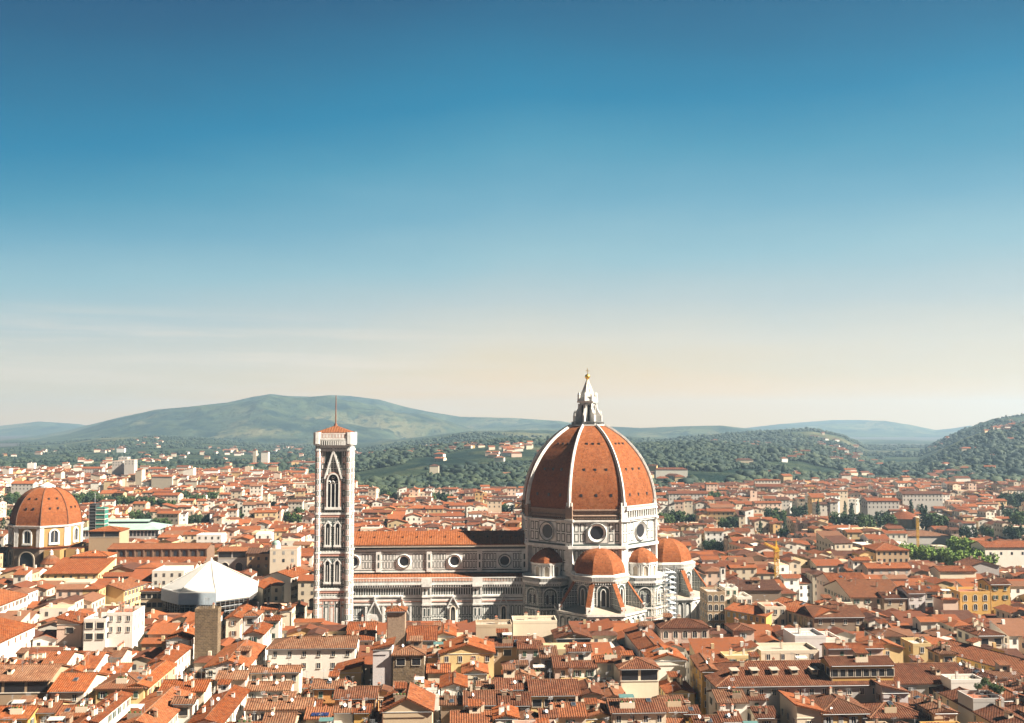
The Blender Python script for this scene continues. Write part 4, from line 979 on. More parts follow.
        if rng.random() < .32:
            x = rng.uniform(.2, .8) * L; y = rng.uniform(.1, .5) * W; inst(DISH_M, 'satellite_dish', par, (x, y, hf(x, y)), rng.uniform(-.5, .5), (.85,) * 3); rec['extra'].append('a white satellite dish')
        if pl and L > 9 and W > 8 and rng.random() < .22 and 'nodorm' not in extra:
            x = rng.uniform(.3, .7) * L; y = W * .22; inst(DORM_M['w_white' if cw == 'w_white' else 'w_cream'], 'dormer', par, (x, y, hf(x, y) + .6), 0, (.72,) * 3); rec['extra'].append('a dormer')
        if typ == 'flat' and rng.random() < .8:
            mb = MB()
            for i in range(int(L / 1.2)): mb.box(.3 + i * 1.2, .36 + i * 1.2, .25, .31, h, h + 1.0, 'metal')
            mb.box(.3, L - .3, .25, .31, h + .95, h + 1.02, 'metal'); mb.obj('railing', wallo)
    if 'dormers' in extra:
        for k in range(5):
            x = L * (.13 + .115 * k); y = W * .24; inst(CAPB_M, 'dormer', par, (x, y, hf(x, y) + .55))
    if 'solar' in extra:
        mb = MB(); y0, y1 = W * .08, W * .4
        for k in range(4): x = L * .2 + k * 1.15; mb.poly([(x, y0, hf(x, y0) + .35), (x + 1.05, y0, hf(x, y0) + .35), (x + 1.05, y1, hf(x, y1) + .35), (x, y1, hf(x, y1) + .35)], 'solar')
        mb.obj('solar_panel', par)
    if 'skyl' in extra:
        for k in range(3):
            x = L * (.25 + .1 * k); y = W * .5; o = inst(SKY_M, 'skylight', par, (x, y, hf(x, y) + .25)); o.rotation_euler = (0, -math.atan((hf(x + .2, y) - hf(x - .2, y)) / .4), 0)
    if 'loggia' in extra:       # dark open top storey behind pillars
        mb = MB(); f = Face(mb, (0, 0), (0, -1)); n = max(2, int(L / 6))
        for k in range(n): f.rect(k * L / n + .45, (k + 1) * L / n - .35, h - 3.4, h - .5, .03, 'dark')
        f.slab(0, L, h - 3.7, h - 3.45, 0, .15, 'stone_light'); mb.obj('loggia', wallo)
    if 'arches' in extra:
        mb = MB(); f = Face(mb, (0, 0), (0, -1)); n = max(2, int(L / 5.0))
        for k in range(n): u = (k + .5) * L / n; f.archframe(u, h - 10, 3.6, 4.2, .3, 0, .3, 'stone_light', False, False); f.arch(u, h - 10, 3.6, 4.2, .04, 'dark')
        mb.obj('arcade', wallo)
    return rt, hf
def corners(a, b, z):
    P = ground_at(a[0], a[1], z); Q = ground_at(b[0], b[1], z); d = Q - P; return P, math.atan2(d.y, d.x), d.length
def hero(xl, xr, y, z, dep, typ, wall, roof, label, short=None, ry=None, b=None, rot=None, back=None, rise=None, bot=None, **k):
    """house surveyed by its front eave: left (xl, y), right xr (or point b), eave height z"""
    P = ground_at(xl, y, z); g = GRID if rot is None else R(rot)
    if b is not None:
        Q = ground_at(b[0], b[1], z); d = Q - P; g = math.atan2(d.y, d.x); L = d.length
    else:
        t = (xr - 512) / F; dx, dy = math.cos(g), math.sin(g)      # find s with proj x = xr on the eave line (pitch factor included)
        lo, hi = .5, 400
        for _ in range(50):
            m = (lo + hi) / 2
            if proj((P.x + dx * m, P.y + dy * m, z))[0] < xr: lo = m
            else: hi = m
        L = (lo + hi) / 2
    if back is not None: dep = abs((ground_at(xl if xl > 470 else xr, back, z).y) - ground_at(xl if xl > 470 else xr, y, z).y)
    if ry is not None:       # depth from where the ridge shows
        lo, hi = 2, 60
        for _ in range(40):
            m = (lo + hi) / 2; ri = m * SL if typ == 'shed_f' else m / 2 * SL
            yy = P.y + (m if typ == 'shed_f' else m / 2)
            if proj((P.x, yy, z + ri))[1] > ry: lo = m
            else: hi = m
        dep = (lo + hi) / 2
    W = dep
    if rise is None:
        rise = {'gable_x': W / 2 * SL, 'gable_y': L / 2 * SL, 'hip': min(L, W) / 2 * SL, 'hip_l': min(L, W) / 2 * SL, 'shed_f': W * SL * .8, 'shed_l': L * SL * .8, 'shed_r': L * SL * .8, 'flat': 0}[typ]
        rise = min(rise, 6)
    loc = Vector((P.x, P.y, 0)); c, s = math.cos(g), math.sin(g)
    cs = [to_uv((loc.x + c * a - s * b_, loc.y + s * a + c * b_)) for a, b_ in ((0, 0), (L, 0), (L, W), (0, W))]
    if abs(g - GRID) < R(8): mark(min(q[0] for q in cs) + .3, max(q[0] for q in cs) - .3, min(q[1] for q in cs) + .3, max(q[1] for q in cs) - .3)
    else:
        for i in range(int(L) + 1):
            for j in range(int(W) + 1):
                q = to_uv((loc.x + c * i - s * j, loc.y + s * i + c * j)); mark(q[0] - .5, q[0] + .6, q[1] - .5, q[1] + .6)
    pr = proj((loc.x, loc.y, z)); x1 = proj((loc.x + c * L, loc.y + s * L, z))[0]
    if bot is None: bot = y + 9
    cap(min(xl, x1), max(xl, x1), bot, loc.y, 60)
    near = loc.y < 470
    return house(loc, g, L, W, z, typ, rise, wall, roof, label, short, near=near, corrug=loc.y < 460, winmesh_parts=loc.y < 480, **k)
# ------------------------------------------------------------------ landmarks of the left side
def lroot(name, label, cat, X, Y, rz=GRID, group=None): return root(name, label, cat, (X, Y, 0), rz, group)
def reserve(X, Y, L, W, rz=GRID):
    c, s = math.cos(rz), math.sin(rz)
    q = [to_uv((X + c * a - s * b, Y + s * a + c * b)) for a, b in ((0, 0), (L, 0), (L, W), (0, W))]
    mark(min(a for a, b in q), max(a for a, b in q), min(b for a, b in q), max(b for a, b in q))
# cathedral, tower and square around
for (x0, x1, y0, y1) in ((-114, 64, -31, 32), (-40, 40, -52, 50), (-117, -95, -53, -26)):
    c0 = to_uv((CD.x, CD.y)); mark(c0[0] + x0, c0[0] + x1, c0[1] + y0, c0[1] + y1)
cap(356, 540, 622, 419, 120); cap(540, 705, 622, 400, 110); cap(312, 357, 612, 388, 100)

# baptistery under its white restoration tent
D = 438.0; c = at_depth(211, 590, D); X0, Y0 = c.x, c.y; rt = lroot('baptistery', 'octagonal building wrapped in a white pointed restoration tent over dark scaffolding', 'baptistery', X0, Y0, 0)
ze = zat(593, D - 15); za = zat(561, D)
o8 = lambda r, a=22.5: [(r * math.cos(R(a + 45 * i)), r * math.sin(R(a + 45 * i))) for i in range(8)]
mb = MB(); mb.frustum(o8(18), 0, o8(18), ze, 'facing'); mb.obj('wall', rt)
mb = MB()
top = o8(.8); low = o8(20.0)
for i in range(8):
    j = (i + 1) % 8
    for k in range(5):      # slightly sagging canvas
        t0, t1 = k / 5, (k + 1) / 5; g = lambda p, q, t: (p[0] * (1 - t) + q[0] * t, p[1] * (1 - t) + q[1] * t, ze + 1 + (za - ze - 1) * t - .45 * math.sin(math.pi * t))
        mb.poly([g(low[i], top[i], t0), g(low[j], top[j], t0), g(low[j], top[j], t1), g(low[i], top[i], t1)], 'tent')
    mb.bar((low[i][0], low[i][1], ze + 1.1), (top[i][0], top[i][1], za), .16, 'tent', 5)
mb.frustum(o8(20.1), ze - 3.0, o8(20.05), ze + 1.1, 'tent', cap1=False)
mb.cyl(0, 0, za - .2, za + 1.5, .9, .2, 'tent', 8); mb.obj('tent_roof', rt)
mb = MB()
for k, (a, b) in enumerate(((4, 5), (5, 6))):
    p, q = o8(20.4)[a], o8(20.4)[b]; mb.poly([(*p, ze - 4.2), (*q, ze - 4.2), (*q, ze + .6), (*p, ze + .6)], 'shade_and_deck_blue')  # bluish sheet puts the bell tower's shadow on the tent into colour
mb.obj('tent_shade_band', rt)
mb = MB(); p8 = o8(19.6)
for i in range(8):
    p, q = Vector(p8[i]), Vector(p8[(i + 1) % 8])
    for k in range(7):
        m = p.lerp(q, k / 7); mb.bar((m.x, m.y, 0), (m.x, m.y, ze - 2), .1, 'metal')
        mb.bar((m.x * .93, m.y * .93, 0), (m.x * .93, m.y * .93, ze - 2), .1, 'metal')
    for z in range(2, int(ze) - 1, 2): mb.poly([(p.x, p.y, z), (q.x, q.y, z), (q.x * .93, q.y * .93, z), (p.x * .93, p.y * .93, z)], 'wood_dark'); mb.bar((p.x, p.y, z + 1), (q.x, q.y, z + 1), .06, 'metal')
    mb.poly([(p.x * .95, p.y * .95, 0), (q.x * .95, q.y * .95, 0), (q.x * .95, q.y * .95, ze - 3), (p.x * .95, p.y * .95, ze - 3)], 'net_dark')
mb.obj('scaffold', rt)
c0 = to_uv((X0, Y0)); mark(c0[0] - 23, c0[0] + 23, c0[1] - 23, c0[1] + 24); cap(160, 260, 612, D - 20, 70)
# thin scaffold mast behind the tent
def lattice(name, label, cat, X, Y, z0, z1, w, mat, parent=None, step=2.2, t=.12, rz=GRID, floors=None):
    rt = lroot(name, label, cat, X, Y, rz); mb = MB(); h = w / 2
    for a, b in ((-h, -h), (h, -h), (h, h), (-h, h)): mb.bar((a, b, z0), (a, b, z1), t, mat)
    mb.obj('mast', rt); mb = MB(); z = z0
    cs = [(-h, -h), (h, -h), (h, h), (-h, h)]; k = 0
    while z < z1 - step:
        for i in range(4):
            a, b = cs[i], cs[(i + 1) % 4]; mb.bar((*a, z), (*b, z), t * .7, mat); mb.bar((*(a if k % 2 else b), z), (*(b if k % 2 else a), z + step), t * .7, mat)
        if floors: mb.poly([(*q, z + .05) for q in cs], floors)
        z += step; k += 1
    mb.obj('bracing', rt); return rt

# great domed chapel on the left
D = 600.0; c = at_depth(45.5, 547, D); X0, Y0 = c.x, c.y
rt = lroot('domed_chapel', 'chapel with a large orange tiled dome on a yellow and white drum with arched windows', 'chapel', X0, Y0, GRID)
z1 = zat(547, D - 18); z2 = zat(526.5, D - 18); z3 = zat(486, D); rD = 20.0; DA = 13.0
o8d = lambda r: [(r * math.cos(R(DA + 45 * i)), r * math.sin(R(DA + 45 * i))) for i in range(8)]
mb = MB(); mb.frustum(o8d(rD), z1, o8d(rD), z2, 'yellow_wall'); mb.frustum(o8d(rD + .9), z2 - .6, o8d(rD + 1.1), z2 + .3, 'marble', True); mb.frustum(o8d(rD + 1), z1 - .8, o8d(rD + 1), z1, 't_orange', True)
for i in range(8):
    a = DA + 22.5 + 45 * i; f = Face(mb, (math.cos(R(a)) * rD * .924, math.sin(R(a)) * rD * .924), (math.cos(R(a)), math.sin(R(a))))
    for s in (-1, 1): u0, u1 = sorted((s * 5.6, s * 7.9)); f.slab(u0, u1, z1, z2, 0, .35, 'marble')
    f.rect(-7.9, 7.9, z2 - 1.3, z2 - .6, .1, 'marble')
dr = mb.obj('drum', rt)
for i in range(8):
    a = DA + 22.5 + 45 * i; mb = MB(); f = Face(mb, (math.cos(R(a)) * rD * .924, math.sin(R(a)) * rD * .924), (math.cos(R(a)), math.sin(R(a))))
    f.archframe(0, z1 + 2.2, 4.0, 7.0, .9, 0, .6, 'marble'); f.arch(0, z1 + 2.2, 4.0, 7.0, .05, 'glass'); f.slab(-2.9, 2.9, z1 + 1.0, z1 + 1.7, 0, .8, 'marble')
    f.slab(-.1, .1, z1 + 2.2, z1 + 9, .05, .2, 'stone_light'); mb.obj('arched_window', dr)
mb = MB(); K = 12; prev = (o8d(rD - .3), z2 + .3)
HD = z3 - z2 - .5
for k in range(1, K + 1):
    th = k / K * R(84); cur = (o8d((rD - .3) * math.cos(th) ** .86), z2 + .3 + HD * math.sin(th)); mb.frustum(prev[0], prev[1], cur[0], cur[1], 't_dome', cap1=(k == K)); prev = cur
dm = mb.obj('dome', rt)
for i in range(8):
    a = R(DA + 45 * i); pts = []
    mb = MB()
    for k in range(K + 1): th = k / K * R(84); r = (rD - .25) * math.cos(th) ** .86; pts.append((r * math.cos(a), r * math.sin(a), z2 + .35 + HD * math.sin(th)))
    for p, q in zip(pts, pts[1:]): mb.bar(p, q, .28, 't_dark', 4)
    mb.obj('rib', dm)
for a_, zz in ((DA + 22.5 - 135, .45), (DA + 22.5 - 90, .45), (DA + 22.5 - 135, .7), (DA + 22.5 - 90, .7), (DA + 22.5 - 45, .45)):
    for s in (-1, 1):
        th = math.asin(zz); r = (rD - .3) * math.cos(th) ** .86 * .924; mb = MB(); f = Face(mb, (math.cos(R(a_)) * r, math.sin(R(a_)) * r), (math.cos(R(a_)), math.sin(R(a_))))
        z_ = z2 + HD * zz; f.slab(s * 2.2 - .5, s * 2.2 + .5, z_ - .3, z_ + .9, -1, .5, 't_dark'); f.rect(s * 2.2 - .35, s * 2.2 + .35, z_ - .1, z_ + .7, .53, 'dark'); mb.obj('dome_window', dm)
mb = MB(); mb.cyl(0, 0, z3 - 1.6, z3 + .2, 5.2, 4.4, 'lead', 16); mb.cyl(0, 0, z3 + .2, z3 + 2.2, 4.4, .4, 'marble', 16); mb.ball((0, 0, z3 + 2.7), .6, 'gold'); mb.obj('lantern_cap', rt)
mb = MB(); z0 = 0
mb.frustum(o8d(rD + .2), z0, o8d(rD + .2), z1 - .8, 'w_dark')
for i in range(8):
    a = DA + 22.5 + 45 * i; f = Face(mb, (math.cos(R(a)) * (rD + .2) * .924, math.sin(R(a)) * (rD + .2) * .924), (math.cos(R(a)), math.sin(R(a))))
    f.archframe(0, z1 - 11.5, 8.5, 8.5, .7, 0, .5, 'stone', False, False); f.arch(0, z1 - 11.5, 8.5, 8.5, .05, 'glass')
mb.obj('base', rt)
for (bx, by, bw) in ((12, -17, 9), (22, -11, 9)):
    mb = MB(); mb.box(bx - bw / 2, bx + bw / 2, by - 4, by + 9, 0, z1 - 1.5, 'yellow_wall', 't_orange'); mb.obj('wing', rt)
for (bx, by) in ((13, -24), (26, -20)):
    mb = MB(); zl = z1 - 8.4; mb.cyl(bx, by, 0, zl, 5.6, 5.6, 'w_cream', 14); mb.cyl(bx, by, zl, zl + 3.0, 6.1, 3.6, 't_orange', 14); mb.cyl(bx, by, zl + 3.0, zl + 4.6, 3.6, 1.2, 't_pale', 14); mb.cyl(bx, by, zl + 4.6, zl + 6.4, 1.1, .9, 'w_white', 8); mb.cyl(bx, by, zl + 6.4, zl + 7.6, 1.1, .1, 'lead', 8); mb.obj('small_dome', rt)
c0 = to_uv((X0, Y0)); mark(c0[0] - 23, c0[0] + 32, c0[1] - 32, c0[1] + 22); cap(6, 85, 567, D - 20, 90)

# brick church nave with two orange roofs
def barn(label, short, px0, px1, d, ye, yr, yb, wall, roof, W, cat='church', name='church', typ='gable_x', z_over=None, **k):
    P = at_depth(px0, ye, d); Q = at_depth(px1, ye, d); L = (Q.x - P.x) / CG; h = zat(ye, d)
    reserve(P.x, P.y, L, W); cap(px0, px1, yb, d, 90)
    rise = max(.5, zat(yr, d + W / 2) - h)
    return house(Vector((P.x, P.y, 0)), GRID, L, W, h, typ, rise, wall, roof, label, short, near=False, corrug=False, winmesh_parts=False, name=name, cat=cat, group=k.pop('group', None), **k)
rt, hf = barn('long rough brick church nave under an orange roof, right of the domed chapel', 'brick church', 108, 205, 575, 549, 543.5, 562, 'san_brick', 't_bright', 19, wins=0, chim=0)
wl = [c_ for c_ in rt.children if c_.name.startswith('wall')][0]; L = HOUSES[-1]['L']; h = HOUSES[-1]['h']
mb = MB(); mb.box(0, L, -8.5, -.02, 0, h - 7.0, 'san_brick', bottom=False); corr(mb, [(-.3, -9, h - 7.1), (L + .3, -9, h - 7.1), (L + .3, -.05, h - 4.6), (-.3, -.05, h - 4.6)], 't_bright', 't_bright', 1.2); mb.obj('side_aisle', wl)
mb = MB(); f = Face(mb, (0, 0), (0, -1))
for k in range(11): u = (k + .5) * L / 11; f.arch(u, h - 4.3, 1.8, 3.2, .04, 'glass'); f.slab(u + L / 22 - .4, u + L / 22 + .4, h - 4.6, h - .5, 0, .4, 'san_brick')
mb.obj('clerestory', wl)
rt, hf = barn('square brick tower with a hipped orange roof between the domed chapel and the brick church', None, 89, 119, 590, 531, 526, 546, 'w_tan', 't_bright', 17, 'tower', 'tower', 'hip', wins=0, chim=0, extra=('loggia',))
barn('low cream hall with a long bright orange roof in front of the domed chapel', None, 44, 97, 520, 573.5, 561, 580, 'w_yellow', 't_bright', 26, 'hall', 'hall', 'shed_f', wins=7, floors=1, chim=0)
barn('small cream house with a hipped orange roof beside the brick church', None, 72, 107, 545, 556, 551, 565, 'w_cream', 't_bright', 14, 'house', 'house', 'hip', wins=3, floors=1, chim=1)
barn('palace with a dark open loggia over a row of arches under a flat orange roof', 'arched loggia palace', 218, 246, 515, 551, 547, 570, 'w_grey', 't_bright', 14, 'palace', 'palace', 'gable_x', wins=0, chim=0, extra=('loggia', 'arches'))
barn('stone palace with a grey roof right of the arched loggia palace', 'grey roofed palace', 247, 270, 508, 553, 548, 570, 'w_tan', 't_dark', 12, 'palace', 'palace', 'gable_x', wins=3, chim=1, ww='arched')
barn('cream terraced palace with a small observatory dome on its roof', 'observatory palace', 270, 297, 500, 549, 546, 572, 'w_cream', 't_pale', 12, 'palace', 'palace', 'flat', wins=3, chim=1)
pr = HOUSES[-1]; mb = MB(); mb.cyl(2, 6, pr['h'] - 1, pr['h'] + 1.6, 2.2, 2.2, 'w_white', 12); mb.ball((2, 6, pr['h'] + 1.6), 2.2, 'copper', 14, 8); mb.obj('observatory_dome', [c_ for c_ in pr['o'].children if c_.name.startswith('wall')][0])
# market hall
D = 720; P = at_depth(78, 536, D); Q = at_depth(157, 536, D); L = (Q.x - P.x) / CG; rt = lroot('market_hall', 'iron and glass market hall with a long pale green roof behind the brick church', 'market hall', P.x, P.y)
cap(78, 157, 539, D, 130); h = zat(530, D); hr = zat(519.5, D + 15); reserve(P.x, P.y, L, 34)
mb = MB(); mb.box(0, L, 0, 34, 0, h, 'w_grey', bottom=False); f = Face(mb, (0, 0), (0, -1))
for k in range(22): u = (k + .5) * L / 22; f.rect(u - .9, u + .9, h - 4.5, h - .8, .05, 'dark')
f.slab(0, L, h - .6, h, 0, .6, 'white_paint'); mb.obj('wall', rt)
mb = MB()
for k in range(2):
    pass
mb.poly([(-1, -1, h), (L + 1, -1, h), (L - 11, 12, hr - 2.6), (10, 12, hr - 2.6)], 'copper'); mb.poly([(L + 1, -1, h), (L + 1, 35, h), (L - 11, 22, hr - 2.6), (L - 11, 12, hr - 2.6)], 'copper'); mb.poly([(-1, 35, h), (-1, -1, h), (10, 12, hr - 2.6), (10, 22, hr - 2.6)], 'copper')
mb.box(10, L - 11, 12, 22, hr - 2.6, hr - 1.2, 'dark'); mb.poly([(9, 11, hr - 1.2), (L - 10, 11, hr - 1.2), (L - 10, 17, hr), (9, 17, hr)], 'copper'); mb.poly([(L - 10, 23, hr - 1.2), (9, 23, hr - 1.2), (9, 17, hr), (L - 10, 17, hr)], 'copper')
mb.obj('roof', rt)
# green netted scaffold tower
D = 640; c = at_depth(98, 540, D); rt = lroot('scaffold_tower', 'slim scaffold tower with green netting beside the orange dome', 'scaffold', c.x, c.y); zt = zat(501, D)
mb = MB(); mb.box(-4.6, -.6, -3.4, 3.4, 0, zt - 1.5, 'net_dark', bottom=False); mb.obj('dark_netting', rt); mb = MB(); mb.box(-.55, 4.8, -3.5, 3.5, 0, zt - 4, 'net_green', bottom=False)
for z in range(4, int(zt) - 4, 3): mb.box(-.6, 5.1, -3.8, 3.7, z, z + .4, 'stone_light')
mb.obj('green_netting', rt); mb = MB(); mb.bar((-2.5, 0, zt - 2), (-2.5, 0, zt + 5), .2, 'metal')
for z in range(2, int(zt), 2):
    for x in (-4.8, -.6, 4.9): mb.bar((x, -3.6, z - 2), (x, -3.6, z), .09, 'metal')
    mb.bar((-4.8, -3.6, z), (4.9, -3.6, z), .09, 'metal')
mb.obj('pole', rt); c0 = to_uv((c.x, c.y)); mark(c0[0] - 6, c0[0] + 6, c0[1] - 5, c0[1] + 5)

# scaffolding at the cathedral's east side
c = at_depth(670, 600, 402); lattice('scaffolding', 'tall narrow grey scaffolding tower between two apses of the cathedral', 'scaffold', c.x, c.y, 0, zat(566, 402), 4.6, 'metal', step=2.0, t=.13, floors='shade_and_deck_blue')
c = at_depth(659, 600, 396); lattice('scaffolding', 'lower white scaffolding against the cathedral wall left of the tall scaffolding tower', 'scaffold', c.x, c.y, 0, zat(588, 396), 5.2, 'stone_light', step=2.0, t=.09)
# tower crane
D = 478; c = at_depth(777, 592, D); rt = lattice('tower_crane', 'yellow tower crane standing among the roofs right of the cathedral', 'crane', c.x, c.y, 0, zat(551, D), 1.7, 'yellow_paint', step=2.2, t=.12)
zc = zat(552, D); mb = MB(); mb.box(-1.1, 1.1, -1.1, 1.1, zc, zc + 2.0, 'yellow_paint'); mb.frustum([(-.6, -.6), (.6, -.6), (.6, .6), (-.6, .6)], zc + 2, [(-.1, -.1), (.1, -.1), (.1, .1), (-.1, .1)], zc + 5.5, 'yellow_paint'); mb.obj('turntable', rt)
mb = MB(); A = Vector((0, 0, zc + 1.0)); B = Vector((-9.5, -13, zc + 5.2)); dv = (B - A).normalized(); sv = dv.cross(Z).normalized() * .6
for o_ in (sv, -sv): mb.bar(A + o_, B + o_, .10, 'yellow_paint')
mb.bar(A + Vector((0, 0, 1.1)), B + Vector((0, 0, .9)), .10, 'yellow_paint')
for k in range(13):
    p = A.lerp(B, k / 13); q = A.lerp(B, (k + 1) / 13); mb.bar(p + sv, q - sv, .06, 'yellow_paint'); mb.bar(p + sv, q + Vector((0, 0, 1)), .06, 'yellow_paint'); mb.bar(p - sv, q + Vector((0, 0, 1)), .06, 'yellow_paint')
mb.obj('jib', rt)
mb = MB(); B2 = Vector((3.2, 4.5, zc - .1)); mb.bar(A, B2, .3, 'yellow_paint'); mb.box(2.4, 4.2, 3.6, 5.2, zc - 2.2, zc, 'stone'); mb.obj('counterweight', rt)
D = 700; c = at_depth(918, 545, D); lattice('crane_mast', 'slim bare yellow crane mast behind the row of green trees', 'crane mast', c.x, c.y, 0, zat(518, D), 1.2, 'yellow_paint', step=2.4, t=.14)

# rotunda church on the right
D = 905; c = at_depth(904, 535, D); rt = lroot('rotunda', 'round church with a low conical tiled roof and a cream block tower', 'church', c.x, c.y); zr = zat(517.5, D)
mb = MB(); mb.cyl(0, 0, 0, zr, 16, 16, 'w_tan', 20); mb.obj('drum', rt); mb = MB(); mb.cyl(0, 0, zr, zat(511, D), 16.8, 3, 't_orange', 20); mb.cyl(0, 0, zat(511, D), zat(510, D) + .6, 2.6, 1.5, 'w_cream', 10); mb.obj('roof', rt)
mb = MB(); zt = zat(517.5, D - 22); mb.box(3, 15, -24, -14, 0, zt, 'w_cream'); f = Face(mb, (0, -24), (0, -1)); f.disc(11, zt - 3.5, 1.2, .05, 'dark', 14); f.arch(9, zt - 12, 1.6, 3.5, .05, 'dark'); mb.obj('block_tower', rt)
c0 = to_uv((c.x, c.y)); mark(c0[0] - 17, c0[0] + 17, c0[1] - 25, c0[1] + 17); cap(885, 925, 533, D - 24, 120)
barn('cream church hall with an orange gabled roof in front of the rotunda', None, 886, 910, 800, 532, 524, 540, 'w_pink', 't_bright', 16, 'hall', 'hall', 'gable_y', wins=0, chim=0)
barn('long low hall with a wide pale roof right of the rotunda', None, 908, 953, 770, 536, 530.5, 545, 'w_grey', 't_pale', 30, 'hall', 'hall', 'hip', wins=0, chim=1)
barn('long pale yellow barracks with a straight orange roof right of the cathedral dome', None, 785, 838, 940, 521, 516.5, 526, 'w_yellow', 't_bright', 18, 'barracks', 'barracks', 'gable_x', wins=11, floors=1, chim=0)
barn('cloister wing with tall dark arches under an orange roof at the right edge', 'dark arched cloister', 985, 1040, 590, 547, 541, 558, 'w_white', 't_orange', 16, 'convent', 'convent', 'gable_x', wins=5, floors=1, ww='tall', chim=1)
# ------------------------------------------------------------------ surveyed houses
H = hero
# left bottom quarter
H(-160, -58, 670, 20, 0, 'gable_y', 'w_white', 't_bright', 'long white palace with two rows of brown shutters at the left edge', 'long white palace', back=626, bot=720, ww='brown_closed', wspace=4.2, side='E', rise=3)
H(-90, -14, 611, 20, 0, 'gable_y', 'w_white', 't_bright', 'second long white palace farther up the left edge', 'upper white palace', back=595, bot=640, ww='brown_open', side='E', rise=3)
H(-20, 49, 680.5, 18, 0, 'gable_x', 'w_tan', 't_pale', 'house with dark loggia and arches under a wide faded roof, bottom left', 'arched loggia house', ry=665, bot=705, wins=0, extra=('loggia', 'arches'), chim=1)
H(50, 84, 691, 17, 0, 'gable_x', 'w_cream', 't_bright', 'low orange roof with a white awning terrace below it', 'awning house', ry=673, bot=704, chim=1)
H(96, 144, 688, 18, 0, 'hip', 'w_yellow', 't_orange', 'wide hipped orange roof over a leafy terrace', 'leafy terrace house', ry=672, bot=702, ww='green_closed')
H(42, 64, 665, 18.5, 0, 'gable_x', 'w_cream', 't_bright', 'plain orange roofed house behind the arched loggia house', ry=651, bot=672)
H(66, 80, 671, 18, 14, 'gable_y', 'w_white', 't_bright', 'narrow house with a bright white end wall', ry=None, bot=672)
H(80, 94, 668, 17.5, 0, 'gable_x', 'w_white', 't_orange', 'small orange roof with skylights left of the pinkish one', ry=652)
H(100, 121, 657, 18, 0, 'gable_x', 'w_pink', 't_pale', 'low pinkish house with a faded roof below the white block', ry=648)
H(57, 83, 624, 21, 13, 'shed_r', 'w_pink', 't_orange', 'pale blank house with one square window below the upper white palace', 'one window house', bot=646, wins=1, floors=1, ww='large')
H(84, 106, 619, 24, 12, 'flat', 'w_white', 't_pale', 'tall narrow white block with a glazed bay', 'narrow white block', bot=650, wins=2, floors=2, ww='large')
H(107, 133, 613, 25.5, 13, 'flat', 'w_white', 't_pale', 'tall white flat topped block with few square windows', 'flat white block', bot=650, wins=3, floors=2, ww='bare', side='E')
H(30, 55, 712, 16, 0, 'gable_x', 'w_yellow', 't_orange', 'small yellow house with an orange roof near the bottom left corner', ry=701, bot=723)
H(-10, 28, 718, 16, 0, 'gable_x', 'w_ochre', 't_bright', 'ochre house in the bottom left corner', 'ochre corner house', ry=706, bot=730)
H(62, 84, 732, 16.5, 0, 'gable_y', 'w_cream', 't_orange', 'long roof running away from the bottom edge, right of the ochre corner house', back=694, bot=745)
H(86, 96, 722, 17, 0, 'gable_y', 'w_white', 't_orange', 'long narrow house with white side wall at the bottom edge', back=697, bot=745, side='E')
H(112, 160, 728, 17, 0, 'gable_y', 'w_cream', 't_bright', 'wide bright orange roof with chimneys at the bottom edge', 'bottom orange roof', back=694, chim=4, bot=740)
H(126, 148, 687, 18, 0, 'gable_y', 'w_yellow', 't_bright', 'cream yellow house with a bright roof beside the leafy terrace', back=664, bot=705, side='E', ww='brown_open')
H(149, 171, 663, 18, 0, 'gable_y', 'w_white', 't_bright', 'white street house with bright roof and long side facade', 'white street house', back=647, bot=690, side='E', ww='brown_closed')
H(166, 189, 639, 20, 0, 'gable_y', 'w_white', 't_bright', 'white house with big shuttered side windows left of the stone tower', back=622, bot=672, side='E', ww='brown_closed')
H(195, 218, 609, 30, 4.5, 'flat', 'rubble', 't_pale', 'dark rubble stone tower house with a cream side', 'stone tower', bot=655, wins=0, chim=1, name='tower_house', cat='tower')
H(226, 240, 618, 20, 0, 'gable_y', 'w_cream', 't_bright', 'cream house with a steep bright roof behind the stone tower', back=602, bot=640, side='E', ww='brown_open')
H(243, 258, 615.5, 20, 0, 'hip', 'w_lilac', 't_bright', 'pale grey house with one wide dark window right of the stone tower', 'pale grey house', ry=609, bot=632, wins=1, floors=1, ww='large')
H(244, 263, 634, 20, 0, 'gable_y', 'w_white', 't_bright', 'white house with a low bright roof below the pale grey house', 'low white house', back=625, bot=650, wins=1, floors=1, side='E')
H(265, 279, 620, 20.5, 0, 'gable_x', 'w_white', 't_orange', 'white house with a small orange roof left of the bell tower', ry=615.5, bot=640, wins=1)
H(262, 277, 609, 19.5, 0, 'gable_x', 'w_cream', 't_bright', 'small cream house left of the bell tower foot', ry=604, bot=616)
H(280, 292, 611, 20.5, 9, 'shed_l', 'w_cream', 't_bright', 'cream house with a small terrace near the bell tower foot', bot=622)
H(205, 247, 667, 17, 0, 'gable_y', 'w_white', 't_bright', 'broad bright orange roof along the dark street', 'broad street roof', back=646, bot=676, chim=3, side='E')
H(216, 240, 664, 20, 6, 'gable_y', 'w_white', 't_bright', 'white attic house with a gable and one window on the broad street roof', wins=1, floors=1, ww='large', bot=672)
H(217, 245, 679, 17.5, 0, 'gable_x', 'w_pink', 't_pale', 'faded brown roof over a blank pinkish wall', 'pinkish wall house', ry=671, bot=691, wins=0)
H(188, 221, 724, 17, 0, 'gable_y', 'w_white', 't_bright', 'white house with green shutters and a bright roof at the bottom edge', 'green shutter house', back=690, bot=735, side='E', ww='green_closed', chim=3)
H(173, 193, 703, 18.5, 0, 'gable_x', 'w_white', 't_pale', 'small white roof terrace room with one dark window', ry=697, bot=712, wins=1, floors=1, ww='large')
